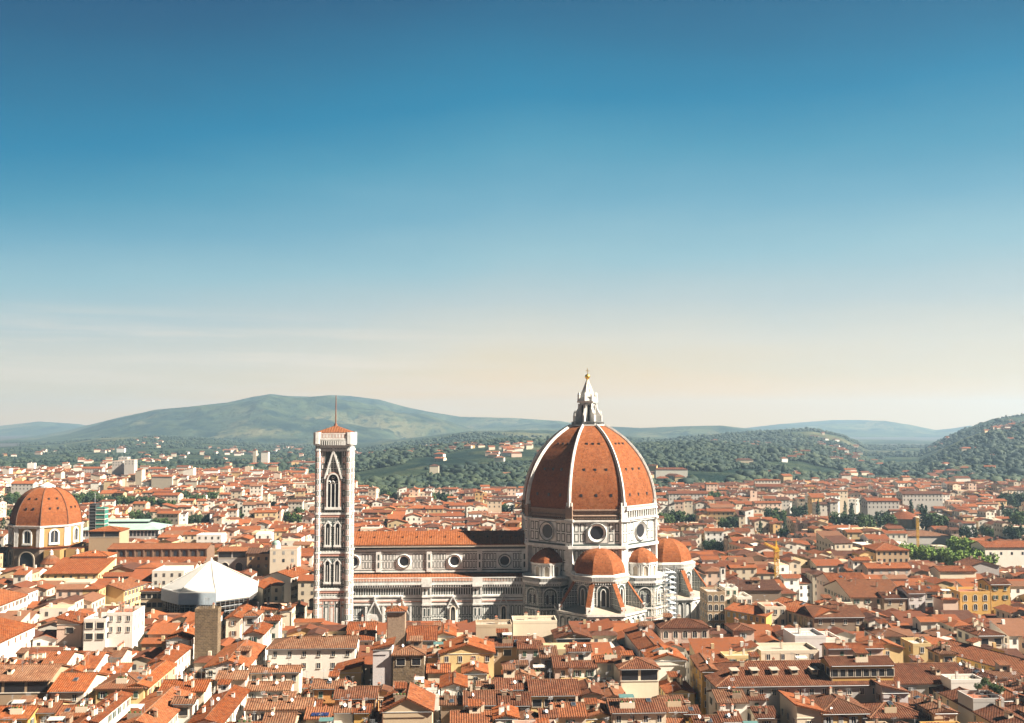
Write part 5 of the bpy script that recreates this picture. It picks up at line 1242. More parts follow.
H(160, 204, 691, 16.5, 0, 'gable_x', 'w_cream', 't_bright', 'low orange roof crowded with white chimneys', ry=680, chim=4)
H(249, 299, 672, 18, 0, 'gable_x', 'w_cream', 't_pale', 'faded roof over a strip of small windows, topmost of three parallel roofs', 'strip window house', ry=666, bot=682, wins=5, floors=1, ww='bare')
H(247, 289, 690, 16, 0, 'gable_x', 'w_white', 't_pale', 'white house with a faded roof, middle of three parallel roofs', 'middle faded roof', ry=682, bot=699, wins=3, floors=1)
H(246, 311, 709, 16, 0, 'gable_x', 'w_white', 't_pale', 'wide faded roof over dark windows, lowest of three parallel roofs', 'lowest faded roof', ry=699, bot=721, wins=5, floors=1, ww='large')
H(262, 291, 729, 15, 0, 'gable_x', 'w_beige', 't_pale', 'small corrugated roof at the bottom edge under the lowest faded roof', ry=713)
# centre
H(268, 355, 648.3, 19.5, 0, 'hip_l', 'w_white', 't_pale', 'long cream house with six windows in its upper row', 'long cream house', ry=637, bot=678, wins=6, floors=2, ww='bare', side='E', chim=2, name='long_house')
H(334, 361, 672, 15.5, 11, 'shed_l', 'w_yellow', 't_orange', 'little yellow chapel with one arched window below the long cream house', 'little yellow chapel', bot=686, wins=1, floors=1, ww='arched', chim=0)
H(313, 344, 688, 15, 0, 'gable_x', 'w_orange', 't_pale', 'peach coloured house with green shutters and a faded roof', 'peach house', ry=680, bot=699, ww='green_closed', wins=2, floors=1)
H(335, 376, 698, 15.5, 0, 'gable_x', 'w_orange', 't_brown', 'orange walled house with three dark windows under a brown roof', 'orange walled house', ry=687, bot=711, wins=3, floors=1, ww='bare')
H(306, 329, 718, 15, 0, 'shed_f', 'w_cream', 't_orange', 'small roof carrying blue solar panels at the bottom edge', 'solar panel house', ry=707, extra=('solar',), chim=0, bot=725)
H(354, 369, 712, 15, 7, 'shed_f', 'w_ochre', 't_orange', 'small bright yellow house with a tilted awning roof', ry=704, bot=726)
H(334, 353, 712, 15, 0, 'gable_x', 'w_white', 't_pale', 'little white house between the solar panels and the yellow one', ry=706, bot=725)
H(382, 432, 711, 17, 15, 'gable_y', 'w_beige', 't_orange', 'big beige blank gable wall at the bottom edge', 'blank beige gable', bot=735, wins=0, chim=1, rise=3.2)
H(373, 392, 649, 24, 9, 'shed_l', 'w_lilac', 't_orange', 'tall pale grey tower house with four little square holes', 'pale tower house', bot=683, wins=0, chim=1)
H(393, 424, 654.5, 22.5, 12, 'hip', 'rubble', 't_pale', 'rough stone tower house with a hipped roof and two dark openings', 'hipped stone tower', bot=683, wins=2, floors=1, ww='large', chim=0, name='tower_house', cat='tower')
H(387, 405, 611, 27, 8, 'hip', 'brick', 't_bright', 'brown brick tower in front of the cathedral nave', 'brown brick tower', bot=636, wins=0, chim=2, name='tower_house', cat='tower')
H(432, 455, 636, 18, 12, 'gable_y', 'w_cream', 't_bright', 'bright orange gabled roof with a white skylight in front of the nave', bot=645)
H(408, 436, 640, 18, 0, 'gable_x', 'w_cream', 't_orange', 'orange roof right of the brown brick tower', ry=626)
H(348, 374, 630, 18, 0, 'gable_x', 'w_white', 't_orange', 'orange roof at the foot of the bell tower', ry=622)
H(347, 373, 640, 17.5, 0, 'gable_x', 'w_cream', 't_orange', 'second orange roof below the bell tower foot', ry=631)
H(440, 494, 653, 20.5, 14, 'gable_y', 'w_yellow', 't_bright', 'pale yellow church house with a wide low gable', 'yellow gabled church', bot=672, wins=4, floors=1, rise=2.6)
H(428, 449, 656, 19, 10, 'shed_l', 'w_yellow', 't_orange', 'pale yellow side wing right of the hipped stone tower', bot=668, wins=1)
H(463, 487, 673, 17, 10, 'gable_y', 'w_cream', 't_bright', 'small bright roof below the yellow gabled church', bot=684)
H(428, 449, 672, 16.5, 0, 'gable_x', 'w_cream', 't_orange', 'small orange roof left below the yellow gabled church', ry=664)
H(441, 466, 687, 17, 12, 'gable_y', 'w_white', 't_bright', 'white house front with two arched windows', 'two arch house', bot=698, wins=2, floors=1, ww='arched', chim=1)
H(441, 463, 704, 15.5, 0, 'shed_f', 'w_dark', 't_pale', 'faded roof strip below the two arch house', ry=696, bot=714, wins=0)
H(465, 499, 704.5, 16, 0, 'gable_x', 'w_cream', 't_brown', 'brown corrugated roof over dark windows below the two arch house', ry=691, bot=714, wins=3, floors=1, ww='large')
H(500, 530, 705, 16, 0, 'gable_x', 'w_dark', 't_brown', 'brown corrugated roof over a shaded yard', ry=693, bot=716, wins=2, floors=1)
H(452, 490, 723, 15, 0, 'gable_x', 'w_cream', 't_orange', 'orange roof at the bottom edge right of the blank beige gable', ry=711)
H(495, 518, 718, 16, 9, 'gable_y', 'w_white', 't_bright', 'small white gabled house near the bottom centre', bot=728)
H(487, 528, 646, 18.5, 0, 'gable_x', 'w_tan', 't_brown', 'tan house with three square dark windows under a brown roof', 'tan house', ry=637, bot=660, wins=3, floors=1, ww='large')
H(497, 531, 689, 16.5, 0, 'gable_x', 'w_cream', 't_brown', 'brown roof with a white satellite dish left of the long corrugated roof', ry=676, bot=694)
H(519, 541, 648, 18.5, 0, 'gable_x', 'w_lilac', 't_brown', 'pale blue grey house with two windows right of the tan house', ry=641, bot=668, wins=2, floors=2)
H(476, 512, 625, 21, 9, 'flat', 'w_beige', 't_pale', 'blank beige wall in front of the cathedral', bot=638, wins=0, chim=2)
H(513, 557, 621, 21.5, 9, 'flat', 'w_cream', 't_orange', 'blank cream wall with a thin orange roof in front of the cathedral', 'blank cream wall', bot=637, wins=0, chim=2, rise=.8)
H(556, 591, 638, 18.5, 13, 'gable_y', 'w_tan', 't_brown', 'wide low gable over a dark loggia in front of the apse', 'dark loggia gable', bot=645, wins=0, extra=('loggia',))
H(541, 557, 657, 18.5, 0, 'shed_f', 'w_lilac', 't_pale', 'pale blue walled house with a steep faded roof', ry=645, bot=672, wins=1)
H(568, 591, 651, 20, 0, 'gable_x', 'w_white', 't_brown', 'white roof terrace house with one wide window', 'white terrace house', ry=645, bot=660, wins=1, floors=1, ww='large')
H(555, 571, 667, 18, 0, 'gable_x', 'w_pink', 't_brown', 'pink house with one window below the white terrace house', ry=656, bot=680, wins=1, floors=1)
H(571, 596, 667, 18, 0, 'gable_x', 'w_white', 't_brown', 'white house with two dark windows right of the pink one', ry=661, bot=680, wins=2, floors=1)
H(531, 579, 695, 16, 0, 'gable_x', 'w_yellow', 't_brown', 'long brown corrugated roof over a yellow wall', 'long corrugated roof', ry=680, bot=709, wins=4, floors=1, ww='large')
H(581, 602, 695, 16, 13, 'gable_y', 'w_cream', 't_brown', 'brown gabled roof joined to the long corrugated roof', bot=706)
H(601, 627, 699, 15, 15, 'gable_y', 'w_cream', 't_orange', 'orange roof sloping right above a cream wall', bot=704)
H(620, 658.5, 668.5, 20, 12.5, 'hip', 'w_cream', 't_brown', 'tall cream house with a double dark loggia under a hipped roof', 'double loggia house', bot=702, wins=0, extra=('loggia',), chim=0, side='W', name='tower_house')
H(640, 668, 649, 19, 0, 'gable_y', 'w_white', 't_orange', 'long house with a row of tall windows on its shaded left side', 'row of windows house', back=630, bot=663, wins=0, side='W', ww='tall', floors=1, wspace=2.6)
H(650, 686, 660, 18.5, 15, 'gable_y', 'w_white', 't_bright', 'white house with black skylights in its bright orange roof', 'black skylight house', bot=682, wins=0, extra=('skyl',), chim=0)
H(612, 666, 712, 16, 0, 'gable_x', 'w_cream', 't_brown', 'brown corrugated roof over a cream wall at the bottom centre right', 'bottom corrugated roof', ry=699.5, bot=725, wins=4, floors=1)
H(664, 687, 711, 14.5, 0, 'gable_x', 'w_beige', 't_brown', 'low brown roof left of the mustard house', ry=696)
H(584, 620, 718, 14, 12, 'gable_y', 'w_yellow', 't_orange', 'pale yellow gable at the bottom edge', bot=730)
H(557, 586, 716, 15, 0, 'gable_x', 'w_cream', 't_orange', 'orange roof left of the pale yellow gable', ry=703)
H(541, 557, 717, 15, 0, 'gable_x', 'w_ochre', 't_brown', 'small mustard wall at the bottom edge', ry=709, bot=726)
# right
H(702, 720, 671, 20, 16, 'gable_y', 'w_ochre', 't_orange', 'mustard yellow house with three rows of windows on its long left side', 'mustard house', bot=712, side='W', wins=2, ww='bare', wspace=4.6, floors=3, chim=1, rot=-1, back=656)
H(717, 893, 686, 19, 0, 'hip_l', 'w_grey', 't_brown', 'very long brown hipped roof with five small flat capped dormers', 'long dormer roof', ry=662, bot=698, wins=14, floors=1, ww='bare', extra=('dormers', 'nodorm'), chim=2, side='W', name='long_house')
H(831, 893, 665, 23.9, 7, 'gable_x', 'w_ochre', 't_brown', 'yellow arcaded attic with eight dark openings on the long dormer roof', 'yellow attic arcade', ry=657, bot=679, wins=8, floors=1, ww='large', chim=0, base=19.4)
H(719, 747, 702, 16.5, 0, 'gable_x', 'w_white', 't_pale', 'white house with one green shuttered window right of the mustard house', 'green window house', ry=690, bot=713, wins=1, floors=1, ww='green_closed', side='W')
H(747, 766, 699, 16, 0, 'gable_x', 'w_white', 't_brown', 'white house with a small green window below the long dormer roof', ry=690.5, bot=716, wins=1, floors=1, ww='green_closed')
H(723, 741, 721, 14, 0, 'gable_x', 'w_white', 't_brown', 'tiny brown roof below the green window house', ry=712)
H(683, 699, 713, 14, 0, 'gable_x', 'w_ochre', 't_brown', 'small yellow house with a terrace below the mustard house', ry=706)
H(697, 720, 727, 13.5, 0, 'gable_x', 'w_ochre', 't_brown', 'corrugated roof at the bottom edge below the mustard house', ry=716)
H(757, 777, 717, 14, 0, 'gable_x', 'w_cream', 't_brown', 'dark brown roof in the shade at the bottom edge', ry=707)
H(797, 845, 717, 14.5, 14, 'shed_r', 'w_cream', 't_orange', 'cream wall with one small window under a slanting orange edge', 'slanting cream wall', bot=735, wins=2, floors=1)
H(822, 872, 713, 15.5, 0, 'hip', 'w_yellow', 't_brown', 'brown hipped corrugated roof with a skylight above a yellow wall', 'yellow hipped house', ry=694, bot=724, wins=4, floors=1)
H(871, 927, 717, 15, 0, 'hip', 'w_beige', 't_brown', 'broad brown hipped roof over a beige wall at the bottom edge', ry=703, bot=728, wins=3, floors=1)
H(882, 908, 692, 18, 9, 'shed_r', 'w_lilac', 't_brown', 'weathered grey wall with one dark window below the long dormer roof', 'weathered grey house', bot=703, wins=1, floors=1)
H(761, 819, 651, 20, 11, 'flat', 'w_cream', 't_pale', 'long low cream block with four square windows behind the dormer roof', 'four window block', bot=661, wins=4, floors=1, ww='bare', chim=1)
H(828, 883, 648, 21, 0, 'gable_x', 'w_pink', 't_orange', 'long pinkish wall with a narrow roof behind the yellow attic arcade', 'long pinkish wall', ry=643.5, bot=661, wins=2, floors=1)
H(795, 826, 636, 21, 12, 'flat', 'w_lilac', 't_pale', 'pale block wrapped in white scaffold netting', 'netted block', bot=650, wins=0, chim=1, side='W')
H(826, 840, 638, 20, 10, 'flat', 'w_white', 't_pale', 'small blank white block right of the netted one', bot=646, wins=0)
H(872, 903, 648, 20, 12, 'gable_y', 'w_yellow', 't_orange', 'pale yellow gable end wall behind the long dormer roof', 'yellow gable wall', bot=662, wins=1, floors=1)
H(880, 905, 636, 20, 0, 'hip', 'w_white', 't_brown', 'brown hipped roof over a dark opened loggia', ry=626, bot=645, wins=2, floors=1, ww='large')
H(932, None, 648, 19, 14, 'gable_x', 'w_yellow', 't_orange', 'very long brown roof slanting down to the right edge', 'slanting long roof', b=(1068, 686), bot=664, wins=18, floors=1, ww='bare', chim=3, name='long_house')
H(893, 972, 683, 18, 0, 'gable_x', 'w_grey', 't_brown', 'big plain brown roof right of the yellow attic arcade', 'big plain brown roof', ry=664, bot=694, wins=3, floors=1, ww='large')
H(1018, 1058, 735, 16.5, 0, 'gable_y', 'w_beige', 't_brown', 'long house with a shaded wall of windows along the dark diagonal street', 'diagonal street house', back=684, bot=760, side='W', ww='bare', floors=2, chim=3)
H(940, 956, 653, 21.5, 8, 'hip', 'w_yellow', 't_brown', 'little yellow block with one window at the foot of the slanting long roof', bot=663, wins=1, floors=1, ww='large')
H(913, 931, 644, 21, 9, 'flat', 'w_yellow', 't_pale', 'pale yellow stepped block left of the slanting long roof', bot=656, wins=1, floors=1)
H(978, 1004, 635, 19.5, 0, 'hip', 'w_cream', 't_brown', 'cream house with two windows behind the slanting long roof', ry=624, bot=645, wins=2, floors=1, ww='large')
H(951, 984, 680, 20, 6, 'flat', 'w_white', 't_pale', 'low white roof terrace walls on the big plain brown roof', bot=688, wins=0, chim=1)
H(973, 1004, 699, 19.5, 8, 'flat', 'w_grey', 't_pale', 'planted roof terrace with a pale parapet near the right bottom corner', 'planted terrace', bot=706, wins=0, chim=0)
# middle ground right
H(661, 709, 627.5, 20.5, 0, 'hip', 'w_pink', 't_brown', 'pinkish house with arched top windows in front of the cathedral apse', 'arched window house', ry=619, bot=642, wins=5, floors=1, ww='arched')
H(707, 725, 592, 24, 12, 'flat', 'w_tan', 't_brown', 'tall tan palace with rows of dark arched windows right of the cathedral', 'tall tan palace', bot=627, wins=3, floors=4, ww='arched', side='W')
H(726, None, 609, 18, 12, 'gable_x', 'w_ochre', 't_orange', 'long yellow wall with a row of square windows right of the tan palace', 'yellow square window house', b=(766, 616), bot=624, wins=7, floors=1, ww='bare')
H(725, 738, 588, 23, 10, 'flat', 'w_white', 't_pale', 'upper white stepped block above the tan palace', bot=600, wins=2)
H(737, 752, 597, 20, 12, 'flat', 'w_white', 't_pale', 'lower white stepped block with small windows', bot=608, wins=3)
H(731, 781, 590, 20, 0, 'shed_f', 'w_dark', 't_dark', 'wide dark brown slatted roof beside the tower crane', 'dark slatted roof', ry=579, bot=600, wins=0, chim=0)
H(734, 754, 630, 19, 0, 'hip', 'w_pink', 't_brown', 'brown hipped roof right of the arched window house', ry=622, bot=636)
H(765, 786, 607, 21, 10, 'flat', 'w_cream', 't_orange', 'cream block with small windows left of the tall window wing', bot=622, wins=3)
H(768, None, 604, 20, 15, 'gable_x', 'w_beige', 't_orange', 'long wing with tall windows running down to the right', 'tall window wing', b=(814, 617), bot=627, wins=9, floors=1, ww='tall', chim=1)
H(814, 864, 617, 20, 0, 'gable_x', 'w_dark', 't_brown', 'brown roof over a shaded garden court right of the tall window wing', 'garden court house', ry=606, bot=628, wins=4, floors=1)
H(829, 853, 608, 21.5, 11, 'gable_y', 'w_cream', 't_brown', 'pediment with a half round window above the garden court', bot=614, wins=1, floors=1, ww='large')
H(851, 905, 597, 19, 0, 'gable_x', 'w_cream', 't_orange', 'large brown roof over a plain beige wall with small windows', 'plain beige house', ry=580, bot=609, wins=5, floors=1)
H(832, 868, 583, 20, 0, 'gable_x', 'w_pink', 't_orange', 'orange roofed house behind the plain beige house', ry=573, bot=590, wins=4, floors=1)
H(853, 870, 560, 22, 0, 'gable_x', 'w_white', 't_bright', 'bright white house with an orange roof left of the green trees', ry=557, bot=572, wins=3)
H(876, 909, 550, 22, 0, 'hip', 'w_tan', 't_orange', 'block of flats with a hipped roof left of the green trees', 'hipped flats', ry=542, bot=563, wins=6, floors=3, ww='bare')
H(868, 911, 568, 19, 0, 'gable_x', 'w_pink', 't_orange', 'long low orange roof below the hipped flats', ry=563, bot=574, wins=5)
H(960, 990, 592, 22, 12, 'flat', 'w_ochre', 't_pale', 'mustard yellow palace with three shuttered windows over three arches', 'mustard palace', bot=613, wins=3, floors=2, ww='arched', chim=3)
H(990, 1010, 584, 24, 10, 'gable_x', 'w_ochre', 't_brown', 'taller ochre house right of the mustard palace', bot=606, wins=2, floors=2, ww='green_closed')
H(908, 925, 593, 21, 0, 'gable_x', 'w_lilac', 't_brown', 'pale grey house with blue grey shutters', ry=586, bot=610, wins=2, floors=2, ww='grey_closed')
H(925, 943, 591, 20, 10, 'gable_x', 'w_grey', 't_orange', 'house with plant filled balconies left of the mustard palace', bot=606, wins=2, floors=2, ww='large')
H(943, 958, 599, 20, 0, 'hip', 'w_pink', 't_bright', 'cream corner house with a small hipped bright roof', ry=594, bot=613, wins=0)
H(884, 907, 598, 19, 0, 'gable_x', 'w_beige', 't_brown', 'low beige house with a brown roof left of the pale grey one', ry=592)
H(940, 976, 571, 19, 0, 'gable_x', 'w_cream', 't_orange', 'long beige wall with an orange roof below the green trees', ry=566, bot=578, wins=0)
H(968, 999, 566, 18, 14, 'gable_y', 'w_grey', 't_brown', 'grey white gabled shed roof right of the green trees', bot=573, wins=0)
# left middle ground street
H(291, None, 577, 20, 14, 'gable_x', 'w_white', 't_bright', 'cream palace with rows of shuttered windows left of the bell tower', 'street palace', b=(309, 571.5), bot=606, wins=6, floors=3, ww='brown_open')
H(263, None, 588, 19, 12, 'gable_x', 'w_cream', 't_bright', 'cream street house between the tent and the street palace', b=(282, 582), bot=604, wins=5, floors=2, ww='brown_closed')
H(124, None, 590, 19, 14, 'gable_x', 'w_yellow', 't_orange', 'cream yellow row house with shutters behind the flat white block', b=(146, 583), bot=605, wins=6, floors=2, ww='brown_open')
H(141, 163, 591, 19, 0, 'hip', 'w_beige', 't_orange', 'beige house with large glazed upper windows left of the white tent', ry=588, bot=612, wins=4, floors=2, ww='large')

# bell cote and netting, small extras that stand on their own
c = at_depth(722.5, 578, 470); rt = lroot('bell_turret', 'slender white bell turret right of the cathedral', 'bell turret', c.x, c.y); zt = zat(567, 470); mb = MB(); mb.box(-1.1, 1.1, -1.1, 1.1, 0, zt, 'w_white'); f = Face(mb, (0, -1.1), (0, -1)); f.arch(0, zt - 3, .9, 2.2, .04, 'dark'); mb.obj('shaft', rt); mb = MB(); mb.frustum([(-1.3, -1.3), (1.3, -1.3), (1.3, 1.3), (-1.3, 1.3)], zt, [(0, 0)] * 4, zt + 2, 't_pale', True, False); mb.obj('roof', rt)
for px, py, d, w_ in ((640, 0, 0, 0),): pass
TREESPEC = []
for px, py, s in ((908, 553, 1.25), (917, 554, 1.2), (927, 555, 1.2), (937, 556, 1.15), (947, 557, 1.15), (957, 560, 1.25), (966, 562, 1.25), (976, 559, 1.35), (986, 560, 1.3), (994, 561, 1.1)): TREESPEC.append((px, py, 'bright', s * 1.25))
for px, py, s in ((960, 546, 1.3), (968, 548, 1.3)): TREESPEC.append((px, py, 'bright', s * 1.25))
for px, py, k, s in ((838, 519, 'round', 1.4), (845, 521, 'dark', 1.3), (852, 517, 'cypress', 1.5), (858, 521, 'dark', 1.4), (866, 523, 'round', 1.4), (874, 522, 'dark', 1.3), (882, 518, 'dark', 1.3), (888, 521, 'round', 1.3), (911, 512, 'cypress', 1.4), (922, 517, 'cypress', 1.4), (926, 520, 'cypress', 1.5), (933, 521, 'round', 1.5), (941, 522, 'round', 1.4), (918, 508, 'dark', 1.2), (969, 533, 'dark', 1.2), (984, 531, 'dark', .9), (990, 533, 'round', .9),
                     (1008, 501, 'dark', 1.8), (1018, 500, 'dark', 1.8), (1012, 516, 'dark', 1.5), (1020, 520, 'round', 1.6), (1014, 534, 'dark', 1.5), (1003, 513, 'cypress', 1.2), (1018, 562, 'dark', 1.1),
                     (662, 519, 'round', 1.3), (668, 521, 'round', 1.2), (675, 516, 'dark', 1.3), (682, 518, 'round', 1.3), (690, 519, 'dark', 1.1), (724, 524, 'round', 1.2), (731, 523, 'dark', 1.3), (760, 531, 'cypress', 1.0), (785, 529, 'cypress', 1.1), (783, 534, 'dark', 1.0), (771, 514, 'dark', 1.4), (779, 517, 'round', 1.4), (798, 512, 'dark', 1.3), (806, 513, 'cypress', 1.2), (818, 511, 'cypress', 1.2), (845, 509, 'cypress', 1.0), (710, 546, 'dark', 1.0), (716, 547, 'round', 1.0),
                     (714, 497, 'round', 1.5), (708, 499, 'round', 1.3), (655, 495, 'dark', 1.4), (670, 500, 'dark', 1.3), (430, 498, 'round', 1.4), (440, 497, 'dark', 1.3), (448, 499, 'round', 1.3), (384, 495, 'dark', 1.4), (392, 497, 'round', 1.3), (460, 519, 'round', 1.1), (500, 509, 'round', 1.3), (508, 510, 'dark', 1.2), (340, 486, 'dark', 1.3), (286, 518, 'dark', 1.3), (294, 519, 'round', 1.3), (283, 511, 'round', 1.0), (300, 511, 'round', 1.0),
                     (5, 501, 'dark', 1.4), (14, 498, 'round', 1.5), (22, 500, 'round', 1.3), (30, 502, 'round', 1.0), (76, 500, 'round', 1.6), (84, 499, 'dark', 1.6), (94, 497, 'round', 1.5), (103, 501, 'round', 1.4), (112, 502, 'dark', 1.4), (122, 501, 'round', 1.4), (132, 502, 'round', 1.3), (142, 502, 'dark', 1.4), (152, 503, 'round', 1.4), (160, 504, 'dark', 1.3), (170, 505, 'round', 1.2), (181, 497, 'dark', 1.8), (187, 500, 'round', 1.4), (193, 500, 'dark', 1.3), (199, 500, 'round', 1.4), (213, 497, 'round', 1.4), (232, 515, 'round', 1.0), (238, 516, 'round', 1.1), (136, 516, 'round', 1.2), (146, 518, 'dark', 1.1), (156, 523, 'round', 1.0), (165, 523, 'round', 1.0), (188, 521, 'round', 1.0), (196, 520, 'dark', 1.1), (204, 520, 'round', 1.0), (3, 527, 'cypress', 1.0), (8, 514, 'round', 1.1), (60, 508, 'dark', 1.2), (271, 505, 'round', 1.0), (328, 561, 'dark', .5)): TREESPEC.append((px, py, k, s * 1.18))

for px, py, k, s in TREESPEC:      # keep a plot free for each tree and nothing tall right in front of it
    P_ = ground_at(px, py, 7 * s); q_ = to_uv(P_); mark(q_[0] - 3.5 * s, q_[0] + 3.5 * s, q_[1] - 3.5 * s, q_[1] + 3.5 * s); wpx = 3.2 * s * F / P_.y
    cap(px - wpx, px + wpx, py + 2.6 * s * F / P_.y * .9, P_.y, 170)

# ------------------------------------------------------------------ the rest of the old town: blocks cut into lots
def city_edge(px):      # distance where the built up plain gives way to the foothills
    xs = [-300, 0, 250, 300, 340, 360, 520, 600, 700, 760, 820, 900, 960, 1030, 1300]
    ys = [1950, 1950, 1900, 1750, 1500, 1330, 1330, 1380, 1400, 1450, 1560, 1560, 1500, 1480, 1450]
    return float(np.interp(px, xs, ys)) * .87
lots = []
v = 205.0
def split(u0, u1, v0, v1, mn, mx):
    W, Dp = u1 - u0, v1 - v0
    if W > mx or Dp > mx or (max(W, Dp) > mn * 1.8 and rng.random() < .6):
        if W > Dp * rng.uniform(.8, 1.2): m = u0 + W * rng.uniform(.36, .64); split(u0, m, v0, v1, mn, mx); split(m, u1, v0, v1, mn, mx)
        else: m = v0 + Dp * rng.uniform(.36, .64); split(u0, u1, v0, m, mn, mx); split(u0, u1, m, v1, mn, mx)
    else: lots.append((u0, u1, v0, v1))
while v < 2000:
    dv = rng.uniform(28, 52) * (1 if v < 700 else 1.2); half = v * .60 + 60; u = -half
    while u < half:
        du = rng.uniform(32, 70) * (1 if v < 700 else 1.3)
        split(u, u + du, v, v + dv, 7.2 if v < 450 else (8.5 if v < 700 else 7.5), 15.5 if v < 450 else (18 if v < 700 else 16.5)); u += du + rng.choice((3.2, 4, 5.5))
    v += dv + rng.choice((3.2, 4, 5.5))
PARKS = [(0, 34, 490, 500), (0, 60, 503, 509), (120, 205, 489, 500), (60, 115, 494, 503), (355, 372, 487, 496), (425, 455, 494, 501), (655, 700, 512, 525), (718, 738, 520, 528), (768, 812, 510, 521), (836, 884, 510, 527), (918, 950, 511, 526), (1004, 1030, 505, 532), (897, 1003, 546, 567), (790, 836, 600, 640)]
def wallcol(px, v):
    r = rng.random()
    if px < 330: tab = (('w_white', .38), ('w_cream', .32), ('w_yellow', .16), ('w_pink', .06), ('w_beige', .08))
    elif px < 650: tab = (('w_white', .24), ('w_cream', .30), ('w_yellow', .16), ('w_pink', .1), ('w_beige', .12), ('w_orange', .04), ('w_lilac', .04))
    else: tab = (('w_white', .18), ('w_cream', .26), ('w_yellow', .14), ('w_pink', .14), ('w_beige', .15), ('w_ochre', .06), ('w_tan', .07))
    for n, p in tab:
        if r < p: return n
        r -= p
    return 'w_cream'
def roofcol(px, v):
    r = rng.random()
    if px < 330: tab = (('t_bright', .48), ('t_orange', .37), ('t_pale', .15))
    elif px < 620: tab = (('t_bright', .22), ('t_orange', .38), ('t_pale', .15), ('t_brown', .25))
    else: tab = (('t_bright', .10), ('t_orange', .36), ('t_pale', .08), ('t_brown', .40), ('t_dark', .06))
    for n, p in tab:
        if r < p: return n
        r -= p
    return 't_orange'
cands = []
for (u0, u1, v0, v1) in lots:
    for _ in range(14):
        if u1 - u0 < 4.5 or v1 - v0 < 4.5: break
        fr = occfrac(u0, u1, v0, v1)
        if fr < .03: break
        s = [(occfrac(u0, u0 + 1.2, v0, v1), 0), (occfrac(u1 - 1.2, u1, v0, v1), 1), (occfrac(u0, u1, v0, v0 + 1.2), 2), (occfrac(u0, u1, v1 - 1.2, v1), 3)]
        k = max(s)[1] if max(s)[0] > 0 else rng.randrange(4)
        if k == 0: u0 += 1
        elif k == 1: u1 -= 1
        elif k == 2: v0 += 1
        else: v1 -= 1
    if u1 - u0 < 4.5 or v1 - v0 < 4.5 or occfrac(u0, u1, v0, v1) > .04: continue
    cx, cy = to_xy((u0 + u1) / 2, (v0 + v1) / 2)
    px, py = proj((cx, cy, 17))
    if px < -70 or px > 1094 or py > 800: continue
    if cy > city_edge(px): continue
    pk = False
    for a, b, c_, d_ in PARKS:
        if a <= px <= b:
            y0 = ground_at(px, d_, 4).y; y1 = ground_at(px, c_, 4).y
            if y0 < cy < y1: pk = True
    if pk: continue
    cands.append((cy, cx, px, u0, u1, v0, v1))
cands.sort()
far = []
n_ind = 300 - len([h_ for h_ in HOUSES if h_['o']['category'] in ('house',)])
cnt = 0
def pick_roof(L, W):
    r = rng.random()
    if r < .46: return 'gable_x' if L >= W * .8 else 'gable_y'
    if r < .66: return 'gable_y'
    if r < .80: return 'hip'
    if r < .88: return 'shed_f'
    if r < .93: return rng.choice(('shed_l', 'shed_r'))
    return 'flat'
def rise_for(t, L, W): return {'gable_x': W / 2 * SL, 'gable_y': L / 2 * SL, 'hip': min(L, W) / 2 * SL, 'shed_f': W * SL * .8, 'shed_l': L * SL * .8, 'shed_r': L * SL * .8, 'flat': 0}[t]
def height(u0, u1, v0, v1, base):
    t = pick_roof(u1 - u0, v1 - v0); ri = min(rise_for(t, u1 - u0, v1 - v0), 4.5); z = capz(u0, u1, v0, v1); h = min(base, z - ri - .3)
    return t, ri, h
for (cy, cx, px, u0, u1, v0, v1) in cands:
    base = max(10.5, min(21, rng.gauss(16.5 if cy < 430 else 16.6, 1.9 if cy < 430 else 3.2)))
    t, ri, h = height(u0, u1, v0, v1, base)
    if h < 3.0: continue
    L, W = u1 - u0 - .06, v1 - v0 - .06
    x, y = to_xy(u0 + .03, v0 + .03)
    if cnt < n_ind and cy > 222:
        wc = wallcol(px, v0)
        house(Vector((x, y, 0)), GRID, L, W, h, t, ri, wc, roofcol(px, v0), near=cy < 400, corrug=cy < 400, floors=2 if cy < 330 else 1, winmesh_parts=cy < 345); cnt += 1
        continue
    far.append((x, y, L, W, h, t, ri, px, cy, GRID))
print('cutoff', max([h_['loc'].y for h_ in HOUSES[-cnt:]]), 'individual filler houses', cnt, 'far', len(far), 'heroes', len(HOUSES) - cnt)

